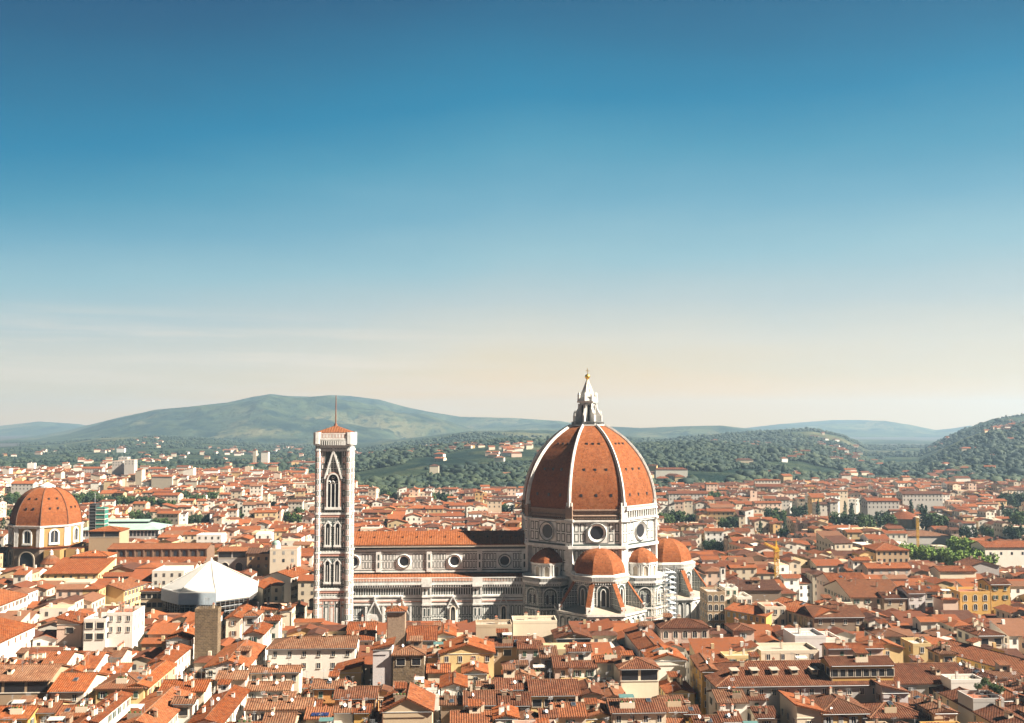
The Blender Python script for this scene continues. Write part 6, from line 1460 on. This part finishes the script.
# ------------------------------------------------------------------ hills and mountains
def prof(xs, ys): return lambda p: np.interp(p, xs, ys)
LAY = [  # crest distance, crest line in the survey, start distance factor, roughness
    (2300, prof([-400, 0, 100, 200, 300, 340, 360, 400, 450, 500, 530, 600, 650, 700, 760, 800, 850, 900, 1000, 1400], [464, 463, 461, 463, 461, 462, 458, 451, 447, 442, 442, 447, 446, 444, 448, 452, 462, 470, 474, 476]), 0, .10),
    (4200, prof([-400, 500, 560, 620, 680, 730, 770, 812, 842, 872, 892, 920, 1000, 1400], [480, 460, 450, 443, 438, 434, 431.5, 430.5, 436, 450, 460, 468, 476, 480]), 1500, .06),
    (3300, prof([-400, 840, 865, 887, 912, 937, 962, 992, 1024, 1060, 1100, 1400], [490, 484, 476, 467, 455, 442, 430, 419, 416, 412, 408, 400]), 1350, .06),
    (5200, prof([-400, 0, 50, 100, 150, 200, 260, 300, 340, 380, 420, 470, 520, 580, 640, 1400], [452, 447, 444, 438, 436, 438, 443, 447, 445, 441, 437, 431, 430, 431, 437, 460]), 2100, .07),
    (9000, prof([-400, -60, 0, 40, 70, 85, 122, 156, 190, 227, 250, 270, 290, 310, 330, 350, 380, 405, 430, 460, 510, 560, 600, 640, 700, 1400], [452, 448, 441, 435, 430, 426, 417, 410, 407, 403, 398, 394.5, 396.5, 397, 395.5, 396, 400, 407, 412, 417, 418, 421, 428, 432, 436, 450]), 5200, .035),
    (7200, prof([-400, 500, 560, 600, 640, 680, 720, 760, 800, 1400], [460, 428, 423.5, 426, 428, 426.5, 425.5, 430, 438, 452]), 5000, .035),
    (10500, prof([-400, 700, 745, 780, 832, 860, 885, 910, 935, 955, 969, 985, 1030, 1400], [445, 434, 428, 424, 420, 420, 421, 425, 430, 428, 425.5, 430, 432, 436]), 8000, .03),
    (11600, prof([-400, -60, 0, 40, 80, 100, 130, 300, 1400], [430, 427, 426, 421.5, 424, 428, 434, 440, 445]), 9300, .03)]
NA, NRr = 620, 470
pxs_ = np.linspace(-160, 1184, NA); rs = 1080 * (12600 / 1080) ** (np.linspace(0, 1, NRr) ** .95)
PX, RRr = np.meshgrid(pxs_, rs, indexing='ij')
XX = (PX - 512) / F * RRr * 1.0; YY = RRr.copy()
def fbm(x, y, sc, oct_=5, seed=0):
    rs_ = np.random.RandomState(seed); out = np.zeros_like(x); amp = 1; tot = 0
    for o_ in range(oct_):
        g = rs_.rand(256, 256); fx = x / sc * 2 ** o_ + 37.7 * o_; fy = y / sc * 2 ** o_ + 11.3 * o_
        ix = np.floor(fx).astype(int); iy = np.floor(fy).astype(int); tx = fx - ix; ty = fy - iy; tx = tx * tx * (3 - 2 * tx); ty = ty * ty * (3 - 2 * ty)
        a = g[ix % 256, iy % 256]; b = g[(ix + 1) % 256, iy % 256]; c_ = g[ix % 256, (iy + 1) % 256]; d_ = g[(ix + 1) % 256, (iy + 1) % 256]
        out += amp * ((a * (1 - tx) + b * tx) * (1 - ty) + (c_ * (1 - tx) + d_ * tx) * ty); tot += amp; amp *= .52
    return out / tot
n_lg = fbm(XX, YY, 900, 6, 1); n_sm = fbm(XX, YY, 220, 5, 2); ridg = 1 - np.abs(fbm(XX, YY, 1500, 6, 3) * 2 - 1)
EDGE = np.vectorize(city_edge)(pxs_)[:, None]
def height_field(PX, RRr, n_lg, n_sm, ridg, EDGE):
    Hh = np.full_like(RRr, -6.0)
    for (Dc, pf, r0, ro) in LAY:
        crest = np.maximum(CAMH + Dc * (426 - pf(PX)) / F, 2); st = EDGE if r0 == 0 else r0
        t = np.clip((RRr - st) / (Dc - st), 0, 1); s = t ** 1.25 * (1 - .25 * t) / .75
        warp = (n_lg - .5) * 2
        s = np.clip(s + warp * .55 * np.clip(t * (1 - t) * 4, 0, 1) * .5, 0, 1.3)
        back = np.clip((RRr - Dc) / (Dc * .45), 0, 1)
        hh = crest * s * (1 - .75 * back ** 1.3) + (ridg - .62) * crest * (1.3 if Dc > 4500 else .8) * np.clip(t * (1 - t) * 4, 0, 1) + (n_sm - .5) * crest * ro * 2.2 * np.where(t > 0, 1, 0) * np.clip((1 - t) * 5 + .25, 0, 1)
        lim = CAMH + RRr * (426 - pf(PX)) / F + (n_sm - .5) * crest * ro      # nothing in front of a crest may top its line
        hh = np.minimum(hh, lim)
        Hh = np.maximum(Hh, np.where(RRr > st, hh, -6))
    return Hh
HF = height_field(PX, RRr, n_lg, n_sm, ridg, EDGE)
def terr(px, r):
    i = np.clip((px - pxs_[0]) / (pxs_[1] - pxs_[0]), 0, NA - 1.001); j = np.interp(r, rs, np.arange(NRr)); j = np.minimum(j, NRr - 1.001)
    i0 = i.astype(int); j0 = j.astype(int); a = i - i0; b = j - j0
    return HF[i0, j0] * (1 - a) * (1 - b) + HF[i0 + 1, j0] * a * (1 - b) + HF[i0, j0 + 1] * (1 - a) * b + HF[i0 + 1, j0 + 1] * a * b
m, nt_, b_ = newmat('hillside', .95, .05); P = geo_pos(nt_)
fld = N(nt_, 'ShaderNodeTexVoronoi'); fld.inputs['Scale'].default_value = .0075; fld.inputs['Randomness'].default_value = 1
mp_ = N(nt_, 'ShaderNodeMapping'); mp_.inputs['Scale'].default_value = (1, .45, 0); nt_.links.new(P, mp_.inputs[0])
wn = N(nt_, 'ShaderNodeVectorMath', operation='ADD'); nn_ = N(nt_, 'ShaderNodeTexNoise'); nn_.inputs['Scale'].default_value = .012; nt_.links.new(mp_.outputs[0], nn_.inputs['Vector'])
sc3 = N(nt_, 'ShaderNodeVectorMath', operation='SCALE'); sc3.inputs[3].default_value = 120; nt_.links.new(nn_.outputs['Color'], sc3.inputs[0]); nt_.links.new(mp_.outputs[0], wn.inputs[0]); nt_.links.new(sc3.outputs[0], wn.inputs[1]); nt_.links.new(wn.outputs[0], fld.inputs['Vector'])
wood = mixc(nt_, mapr(nt_, noise(nt_, .0045, 8, P, .78), .42, .60, 0, 1), (.008, .022, .018), (.060, .080, .042))
sepc = N(nt_, 'ShaderNodeSeparateColor'); nt_.links.new(fld.outputs['Color'], sepc.inputs[0])
field = mixc(nt_, sepc.outputs[0], (.075, .095, .045), (.17, .15, .08))
big = noise(nt_, .0016, 4, P, .6); fm = mth(nt_, 'MULTIPLY', mapr(nt_, big, .48, .56, 0, .75), mapr(nt_, sepc.outputs[1], .30, .36, 0, 1))
sz = N(nt_, 'ShaderNodeSeparateXYZ'); nt_.links.new(P, sz.inputs[0])
fm = mth(nt_, 'MULTIPLY', fm, mapr(nt_, sz.outputs[2], 220, 130, .05, 1))
fm = mth(nt_, 'MULTIPLY', fm, mapr(nt_, noise(nt_, .02, 4, P), .60, .52, 0, 1))
nt_.links.new(mixc(nt_, fm, wood, field), b_.inputs['Base Color']); bump(nt_, b_, noise(nt_, .018, 8, P, .72), 1.0, 30.0)
me = bpy.data.meshes.new('hills'); V = np.stack([XX, YY, HF], -1).reshape(-1, 3)
ii, jj = np.meshgrid(np.arange(NA - 1), np.arange(NRr - 1), indexing='ij'); q = (ii * NRr + jj).ravel()
Fq = np.stack([q, q + NRr, q + NRr + 1, q + 1], 1)
me.vertices.add(len(V)); me.vertices.foreach_set('co', V.ravel()); me.loops.add(Fq.size); me.loops.foreach_set('vertex_index', Fq.ravel().astype(np.int32)); me.polygons.add(len(Fq)); me.polygons.foreach_set('loop_start', np.arange(0, Fq.size, 4, dtype=np.int32)); me.polygons.foreach_set('loop_total', np.full(len(Fq), 4, dtype=np.int32))
me.update(calc_edges=True); me.materials.append(MATS['hillside']); me.shade_smooth()
ho = bpy.data.objects.new('hills', me); COL.objects.link(ho); structure(ho)

# ------------------------------------------------------------------ distant houses (thousands: one mass), also villas on the hills
nr = np.random.RandomState(5)
mb = MB()
WC = [((.58, .55, .48), 6), ((.50, .43, .33), 5), ((.46, .35, .20), 2), ((.62, .46, .36), 2), ((.52, .43, .32), 2), ((.55, .36, .16), 1), ((.78, .76, .72), 2)]
RC_ = [((.20, .060, .024), 5), ((.24, .075, .028), 4), ((.13, .043, .022), 4), ((.19, .09, .052), 3), ((.075, .032, .022), 4)]
def wpick(t, k=1.0):
    s = sum(a[1] for a in t); r = rng.random() * s
    for c_, a in t:
        if r < a: break
        r -= a
    j = rng.uniform(.86, 1.1); return tuple(min(1, x * j * k) for x in c_)
def farhouse(x, y, L, W, h, t, ri, rz, z0=0, win=True, wcol=None):
    mb.T = Matrix.Translation((x, y, z0)) @ Matrix.Rotation(rz, 4, 'Z'); wc = wcol or wpick(WC); mb.col = wc
    pl, ex, rd, hf = roof_planes(L, W, h, t if t != 'hip_l' else 'hip', ri, .5)
    a = [(0, 0), (L, 0), (L, W), (0, W)]
    for i in range(4):
        j = (i + 1) % 4; mb.poly([(*a[i], 0), (*a[j], 0), (*a[j], h), (*a[i], h)], 'far_wall')
    for e in ex: mb.poly(e, 'far_wall')
    if t == 'flat': mb.col = tuple(c_ * .9 for c_ in wc) if rng.random() < .5 else (.5, .3, .2); mb.poly([(*p, h) for p in a], 'far_wall')
    px = proj((x, y, 10))[0]; mb.col = wpick(RC_, 1.0 if px < 600 else .82)
    for p in pl:
        mb.poly(p, 'far_roof')
    mb.col = wc
    if rng.random() < .5:
        cx_, cy_ = rng.uniform(.2, .8) * L, rng.uniform(.2, .8) * W; z = hf(cx_, cy_); mb.box(cx_ - .5, cx_ + .5, cy_ - .4, cy_ + .4, z - .5, z + 1.5, 'far_wall', bottom=False)
    if win:
        mb.col = (.05, .05, .055); n = max(1, int(L / 3.6))
        for fl in range(3 if y < 700 else 2):
            z = h - 3.0 - fl * 3.6
            if z < 1: break
            for k in range(n):
                u = (k + .5) * L / n; mb.poly([(u - .6, -.06, z), (u + .6, -.06, z), (u + .6, -.06, z + 1.7), (u - .6, -.06, z + 1.7)], 'far_wall')
            n2 = max(1, int(W / 3.6)); xx = L + .06 if px < 480 else -.06
            for k in range(n2):
                u = (k + .5) * W / n2; mb.poly([(xx, u - .6, z), (xx, u + .6, z), (xx, u + .6, z + 1.7), (xx, u - .6, z + 1.7)], 'far_wall')
for (x, y, L, W, h, t, ri, px, cy, rz) in far:
    dj = rng.gauss(0, 0 if cy < 500 else R(5)); keep = rng.random()
    if cy > 900 and keep < .10: continue
    if cy > 900 and rng.random() < .05: h *= 1.35
    if cy > 800 and rng.random() < .14 and L < 22: L *= 2.2; t = 'gable_x'; ri = W / 2 * SL
    farhouse(x, y, L, W, h, t, ri, rz + dj, win=cy < 1250)
# taller flats on the left plain
for px, d, Lx, hz in ((114, 1440, 15, 40), (126, 1430, 14, 42), (120, 1490, 13, 44), (84, 1520, 30, 26), (64, 1400, 26, 24), (14, 1120, 24, 26), (150, 1560, 26, 24), (694, 1180, 60, 21), (735, 1190, 50, 20), (620, 1080, 60, 16), (700, 1010, 90, 16), (668, 1030, 40, 21), (900, 980, 40, 24), (865, 930, 30, 21), (1000, 1120, 55, 19)):
    p = ground_at(px, 480, 10); x = (px - 512) / F * d; farhouse(x, d, Lx, 14, hz, 'flat' if hz > 26 else 'gable_x', 2.4, GRID, wcol=(.40, .38, .35))
# villas scattered over the lower slopes
cl = [(rng.uniform(-40, 1060), rng.uniform(1.05, 2.6)) for _ in range(60)]
nv = 0
for _ in range(480):
    c0, c1 = rng.choice(cl); px = c0 + rng.gauss(0, 12); r = city_edge(px) * max(1.02, c1 + rng.gauss(0, .10))
    if r > 5200: continue
    z = float(terr(np.array([px]), np.array([r]))[0])
    if z < -2 or z > 230: continue
    x = (px - 512) / F * r; L = rng.uniform(10, 20); W = rng.uniform(8, 12)
    farhouse(x, r, L, W, rng.uniform(6, 10), rng.choice(('gable_x', 'hip', 'hip')), 2.2, rng.uniform(-.5, .5), z - 1.5, win=False); nv += 1
for (px, r, L, h) in ((250, 1960, 60, 12), (300, 1960, 50, 12), (262, 1980, 14, 34), (254, 1980, 6, 38), (118, 3100, 24, 14), (430, 1560, 14, 14), (655, 1450, 46, 14), (735, 1750, 30, 10), (960, 2100, 60, 12)):
    z = float(terr(np.array([float(px)]), np.array([float(r)]))[0]); farhouse((px - 512) / F * r, r, L, 12, h, 'hip', 2.4, 0, max(z, 0) - 1, win=False)
mb.T = None
o = mb.obj('distant_houses'); o['kind'] = 'stuff'; o['label'] = 'thousands of small orange roofed houses filling the plain up to the hills'; o['category'] = 'houses'

# ------------------------------------------------------------------ woods on the slopes (one mass)
def leaf_blob_verts(n, seed):
    r_ = np.random.RandomState(seed); phi = (1 + 5 ** .5) / 2
    v_ = np.array([(-1, phi, 0), (1, phi, 0), (-1, -phi, 0), (1, -phi, 0), (0, -1, phi), (0, 1, phi), (0, -1, -phi), (0, 1, -phi), (phi, 0, -1), (phi, 0, 1), (-phi, 0, -1), (-phi, 0, 1)]); v_ /= np.linalg.norm(v_[0])
    return v_
ICO_F = np.array([(0, 11, 5), (0, 5, 1), (0, 1, 7), (0, 7, 10), (0, 10, 11), (1, 5, 9), (5, 11, 4), (11, 10, 2), (10, 7, 6), (7, 1, 8), (3, 9, 4), (3, 4, 2), (3, 2, 6), (3, 6, 8), (3, 8, 9), (4, 9, 5), (2, 4, 11), (6, 2, 10), (8, 6, 7), (9, 8, 1)])
ico = leaf_blob_verts(0, 0)
NT = 110000
px_ = nr.uniform(-60, 1084, NT * 4); e_ = np.vectorize(city_edge)(px_); u_ = nr.rand(NT * 4); r_ = e_ * (1 - .05 + (u_ ** 1.5) * 2.3)
x_ = (px_ - 512) / F * r_; z_ = terr(px_, r_)
dn = fbm(x_, r_, 260, 4, 7); near_ = np.clip(1 - (r_ / e_ - 1) / .35, 0, 1)
# the plain on the far left stays built up; trees thin out there
dn2 = fbm(x_, r_, 900, 4, 8); keep = (dn > .44 - near_ * .18 + np.clip((330 - px_) / 200, 0, 1) * .07 + np.clip(dn2 - .5, 0, 1) * .5 - np.where((px_ > 345) & (px_ < 920) & (r_ < e_ * 2.1), .08, 0)) & (r_ > e_) & (z_ > -4)
px_, r_, x_, z_ = px_[keep][:NT], r_[keep][:NT], x_[keep][:NT], z_[keep][:NT]
n = len(px_); print('slope trees', n)
hgt = nr.gamma(3, 1.1, n) + 2.0; wid = hgt * nr.uniform(.5, .95, n); cyp = nr.rand(n) < .12; wid[cyp] *= .4; hgt[cyp] *= 1.25
vv = ico[None] * (1 + nr.uniform(-.28, .28, (n, 12, 1))); vv = vv * np.stack([wid, wid, hgt * .55], 1)[:, None, :]; vv[:, :, 0] += x_[:, None]; vv[:, :, 1] += r_[:, None]; vv[:, :, 2] += (np.maximum(z_, 0) + hgt * .45)[:, None]
ff = (ICO_F[None] + (np.arange(n) * 12)[:, None, None]).reshape(-1, 3)
me = bpy.data.meshes.new('woods'); vv = vv.reshape(-1, 3); me.vertices.add(len(vv)); me.vertices.foreach_set('co', vv.ravel()); me.loops.add(ff.size); me.loops.foreach_set('vertex_index', ff.ravel().astype(np.int32)); me.polygons.add(len(ff)); me.polygons.foreach_set('loop_start', np.arange(0, ff.size, 3, dtype=np.int32)); me.polygons.foreach_set('loop_total', np.full(len(ff), 3, dtype=np.int32)); me.update(calc_edges=True)
me.materials.append(MATS['wood_leaf']); wo = bpy.data.objects.new('woods', me); COL.objects.link(wo); wo['kind'] = 'stuff'; wo['label'] = 'dense dark green woods and gardens over the lower slopes'; wo['category'] = 'woods'

# ------------------------------------------------------------------ trees in the town
def tree_meshes(kind, seed):
    r_ = random.Random(seed); cr_ = MB(); mat = {'round': 'leaf', 'bright': 'leaf_bright', 'dark': 'leaf_dark', 'cypress': 'leaf_dark'}[kind]
    cl_ = []
    if kind == 'cypress':
        for k in range(26): t = k / 25; cl_.append((r_.gauss(0, .25), r_.gauss(0, .25), 1.5 + t * 12, 1.35 * math.sin(math.pi * (t * .86 + .12)) + .25))
    else:
        for k in range(34):
            a = r_.uniform(0, 6.283); rr = 3.9 * r_.random() ** .5; zz = r_.uniform(-1, 1); sq = math.sqrt(max(0, 1 - (rr / 4.6) ** 2)); cl_.append((rr * math.cos(a), rr * math.sin(a), 7.2 + zz * 3.1 * sq, r_.uniform(.9, 1.7)))
    for (x, y, z, s) in cl_:
        for _ in range(60 if kind != 'cypress' else 26):
            d = Vector((r_.gauss(0, 1), r_.gauss(0, 1), r_.gauss(0, 1))).normalized(); p = Vector((x, y, z)) + d * s * r_.uniform(.65, 1.08); n_ = (d + Vector((r_.gauss(0, .5), r_.gauss(0, .5), r_.gauss(0, .5)))).normalized(); a = n_.orthogonal().normalized(); b = n_.cross(a); w_ = r_.uniform(.22, .42)
            cr_.poly([p + a * w_, p + b * w_, p - a * w_, p - b * w_], mat)
    tr = MB()
    if kind == 'cypress': tr.cyl(0, 0, -.3, 3, .28, .18, 'bark', 7)
    else:
        tr.cyl(0, 0, -.3, 4.6, .38, .24, 'bark', 8)
        for k in range(5): a = k * 1.26 + .3; tr.bar((0, 0, 3.6 + .2 * k), (2.2 * math.cos(a), 2.2 * math.sin(a), 6.6 + .3 * k), .11, 'bark', 5)
    return tr.mesh('trunk'), cr_.mesh('crown')
TM = {k: [tree_meshes(k, 10 + i) for i in range(2)] for k in ('round', 'bright', 'dark', 'cypress')}
TREES = []
def tree(px, py, kind, s=1.0, zc=7.0, z0=0, xy=None):
    P = ground_at(px, py, zc * s + z0) if xy is None else Vector((*xy, 0)); tr, cr_ = rng.choice(TM[kind]); rt = root({'round': 'broadleaf_tree', 'bright': 'plane_tree', 'dark': 'dark_evergreen_tree', 'cypress': 'cypress_tree'}[kind], 'x', 'tree', (P.x, P.y, z0), rng.uniform(0, 6), 'trees among the houses'); rt.scale = (s,) * 3
    for me_, nm in ((tr, 'trunk'), (cr_, 'crown')):
        o_ = bpy.data.objects.new(nm, me_); COL.objects.link(o_); o_.parent = rt
    TREES.append(dict(o=rt, kind=kind, px=px, py=py, s=s)); return rt
for a_ in TREESPEC: tree(*a_)
gz = HOUSES[0]
# garden shrubs in the court and on the terraces
def shrub(P, s, label, grp=None):
    rt = root('shrub', label, 'shrub', P, rng.uniform(0, 6), grp); rt.scale = (s,) * 3; tr, cr_ = rng.choice(TM['bright' if s > .3 else 'round']); o_ = bpy.data.objects.new('foliage', cr_); COL.objects.link(o_); o_.parent = rt; o_.location = (0, 0, -4.0); return rt
for i, (px, py, z) in enumerate(((826, 622, 8), (836, 624, 8), (846, 625, 8))): shrub(ground_at(px, py, z), .55 + .1 * i, ('leftmost garden shrub in the shaded court', 'middle garden shrub in the shaded court', 'largest garden shrub in the shaded court')[i])
for i, (px, py, z, s) in enumerate(((978, 689, 20, .22), (986, 686, 20, .30), (993, 690, 20, .26), (999, 693, 20, .30))): shrub(ground_at(px, py, z), s, ('leftmost potted shrub on the planted terrace', 'second potted shrub from the left on the planted terrace', 'third potted shrub from the left on the planted terrace', 'rightmost potted shrub on the planted terrace')[i])
for i, (px, py, z, s) in enumerate(((101, 694, 13, .3), (108, 694, 13, .34), (116, 694, 13, .3))): shrub(ground_at(px, py, z), s, ('leftmost of three terrace shrubs under the wide hipped orange roof', 'middle of three terrace shrubs under the wide hipped orange roof', 'rightmost of three terrace shrubs under the wide hipped orange roof')[i])

# ------------------------------------------------------------------ labels that single each thing out
TYPEW = {'gable_x': 'gabled', 'gable_y': 'gable fronted', 'hip': 'hipped', 'hip_l': 'hipped', 'shed_f': 'lean-to', 'shed_l': 'tilted', 'shed_r': 'tilted', 'flat': 'terrace'}
used = set(h_['label'] for h_ in HOUSES if h_['label'])
anch = [h_ for h_ in HOUSES if h_['short']]
def cen(h_): c_, s_ = math.cos(h_['rz']), math.sin(h_['rz']); return Vector((h_['loc'].x + c_ * h_['L'] / 2 - s_ * h_['W'] / 2, h_['loc'].y + s_ * h_['L'] / 2 + c_ * h_['W'] / 2))
AP_ = [(cen(h_), 'the ' + h_['short']) for h_ in anch] + [(Vector((-70, 395)), 'the bell tower'), (Vector((33, 400)), 'the cathedral apse'), (Vector((-25, 415)), 'the cathedral nave'), (Vector((at_depth(211, 590, 432).x, 432)), 'the white tent'), (Vector((at_depth(777, 590, 478).x, 478)), 'the tower crane')]
def relw(d):
    a = math.degrees(math.atan2(d.y, d.x)) % 360
    return ['right of', 'behind and right of', 'behind', 'behind and left of', 'left of', 'in front and left of', 'in front of', 'in front and right of'][int(((a + 22.5) % 360) // 45)]
CHW = {0: 'without chimneys', 1: 'with one chimney', 2: 'with two chimneys', 3: 'with three chimneys', 4: 'with four chimneys'}
for h_ in HOUSES:
    if h_['label']: continue
    c_ = cen(h_); size = 'small' if h_['L'] * h_['W'] < 110 else ('large' if h_['L'] * h_['W'] > 220 else 'mid-sized')
    near_a = sorted(AP_, key=lambda a: (a[0] - c_).length)[:5]
    rw = ROOFWORD[h_['roof']] + ' ' + TYPEW[h_['typ']] if h_['typ'] != 'flat' else 'flat terrace'
    feats = [''] + [' and ' + e for e in h_['extra'][:1]]
    done = False
    for ai, (ap, an) in enumerate(near_a):
        base = f"{size} {WALLWORD[h_['wall']]} house with {rw} roof"
        opts = [base + ' ' + relw(c_ - ap) + ' ' + an, f"{size} {WALLWORD[h_['wall']]} house, {rw} roof, {CHW[h_['nch']]}, {relw(c_ - ap)} {an}",
                f"{'lower' if h_['h'] < 16 else 'taller'} {WALLWORD[h_['wall']]} house, {rw} roof, {relw(c_ - ap)} {an}"]
        for t_ in opts:
            if t_ not in used and len(t_.replace('-', ' ').split()) <= 16: h_['o']['label'] = t_; used.add(t_); done = True; break
        if done: break
    if not done:
        an = near_a[0][1]
        for k, wd in enumerate(('second', 'third', 'fourth', 'fifth', 'sixth')):
            t_ = f"{wd} {size} {WALLWORD[h_['wall']]} house with {ROOFWORD[h_['roof']]} roof {relw(c_ - near_a[0][0])} {an}"
            if t_ not in used: h_['o']['label'] = t_; used.add(t_); break
KW = {'round': 'mid green broadleaf tree', 'bright': 'bright green rounded tree', 'dark': 'dark evergreen tree', 'cypress': 'slim dark cypress'}
ORD = ['leftmost', 'second from left', 'third from left', 'fourth from left', 'fifth from left', 'sixth from left', 'seventh from left', 'eighth from left', 'ninth from left', 'tenth from left', 'eleventh from left', 'twelfth from left', 'thirteenth from left', 'fourteenth from left', 'fifteenth from left', 'sixteenth from left', 'rightmost']
def treezone(t):
    p, y = t['px'], t['py']
    if t['kind'] == 'bright': return 'in the bright green row' if y > 550 else 'just behind the bright green row'
    if p < 60: return 'behind the domed chapel'
    if p < 180: return 'in the park behind the market' if y < 507 else 'around the market hall'
    if p < 315: return 'left of the bell tower'
    if p < 520: return 'behind the cathedral nave'
    if p < 700: return 'right of the cathedral dome'
    if p < 830: return 'by the yellow barracks'
    if p < 905: return 'left of the round church'
    if p < 1000: return 'right of the round church'
    return 'at the right edge'
zones = {}
for t in TREES: zones.setdefault((t['kind'], treezone(t)), []).append(t)
for (k_, zn), ts in zones.items():
    ts.sort(key=lambda t: t['px'])
    for i, t in enumerate(ts):
        t['o']['label'] = f"{KW[k_]} {zn}" if len(ts) == 1 else f"{KW[k_]}, {ORD[i] if i < len(ts) - 1 or i == 0 else 'rightmost'} {zn}"

# ------------------------------------------------------------------ air
mb = MB(); m, nt_, b_ = newmat('haze'); nt_.nodes.remove(b_)
pv = N(nt_, 'ShaderNodeVolumePrincipled'); pv.inputs['Color'].default_value = (.50, .75, 1.0, 1); pv.inputs['Density'].default_value = HAZE_DENSITY; pv.inputs['Anisotropy'].default_value = .25
nt_.links.new(pv.outputs[0], nt_.nodes['Material Output'].inputs['Volume'])
mb.box(-9100, 9100, -600, 13050, -8, 420, 'haze'); hz = mb.obj('haze'); hz['kind'] = 'stuff'; hz['label'] = 'pale blue haze filling the air over the town and hills'; hz['category'] = 'haze'
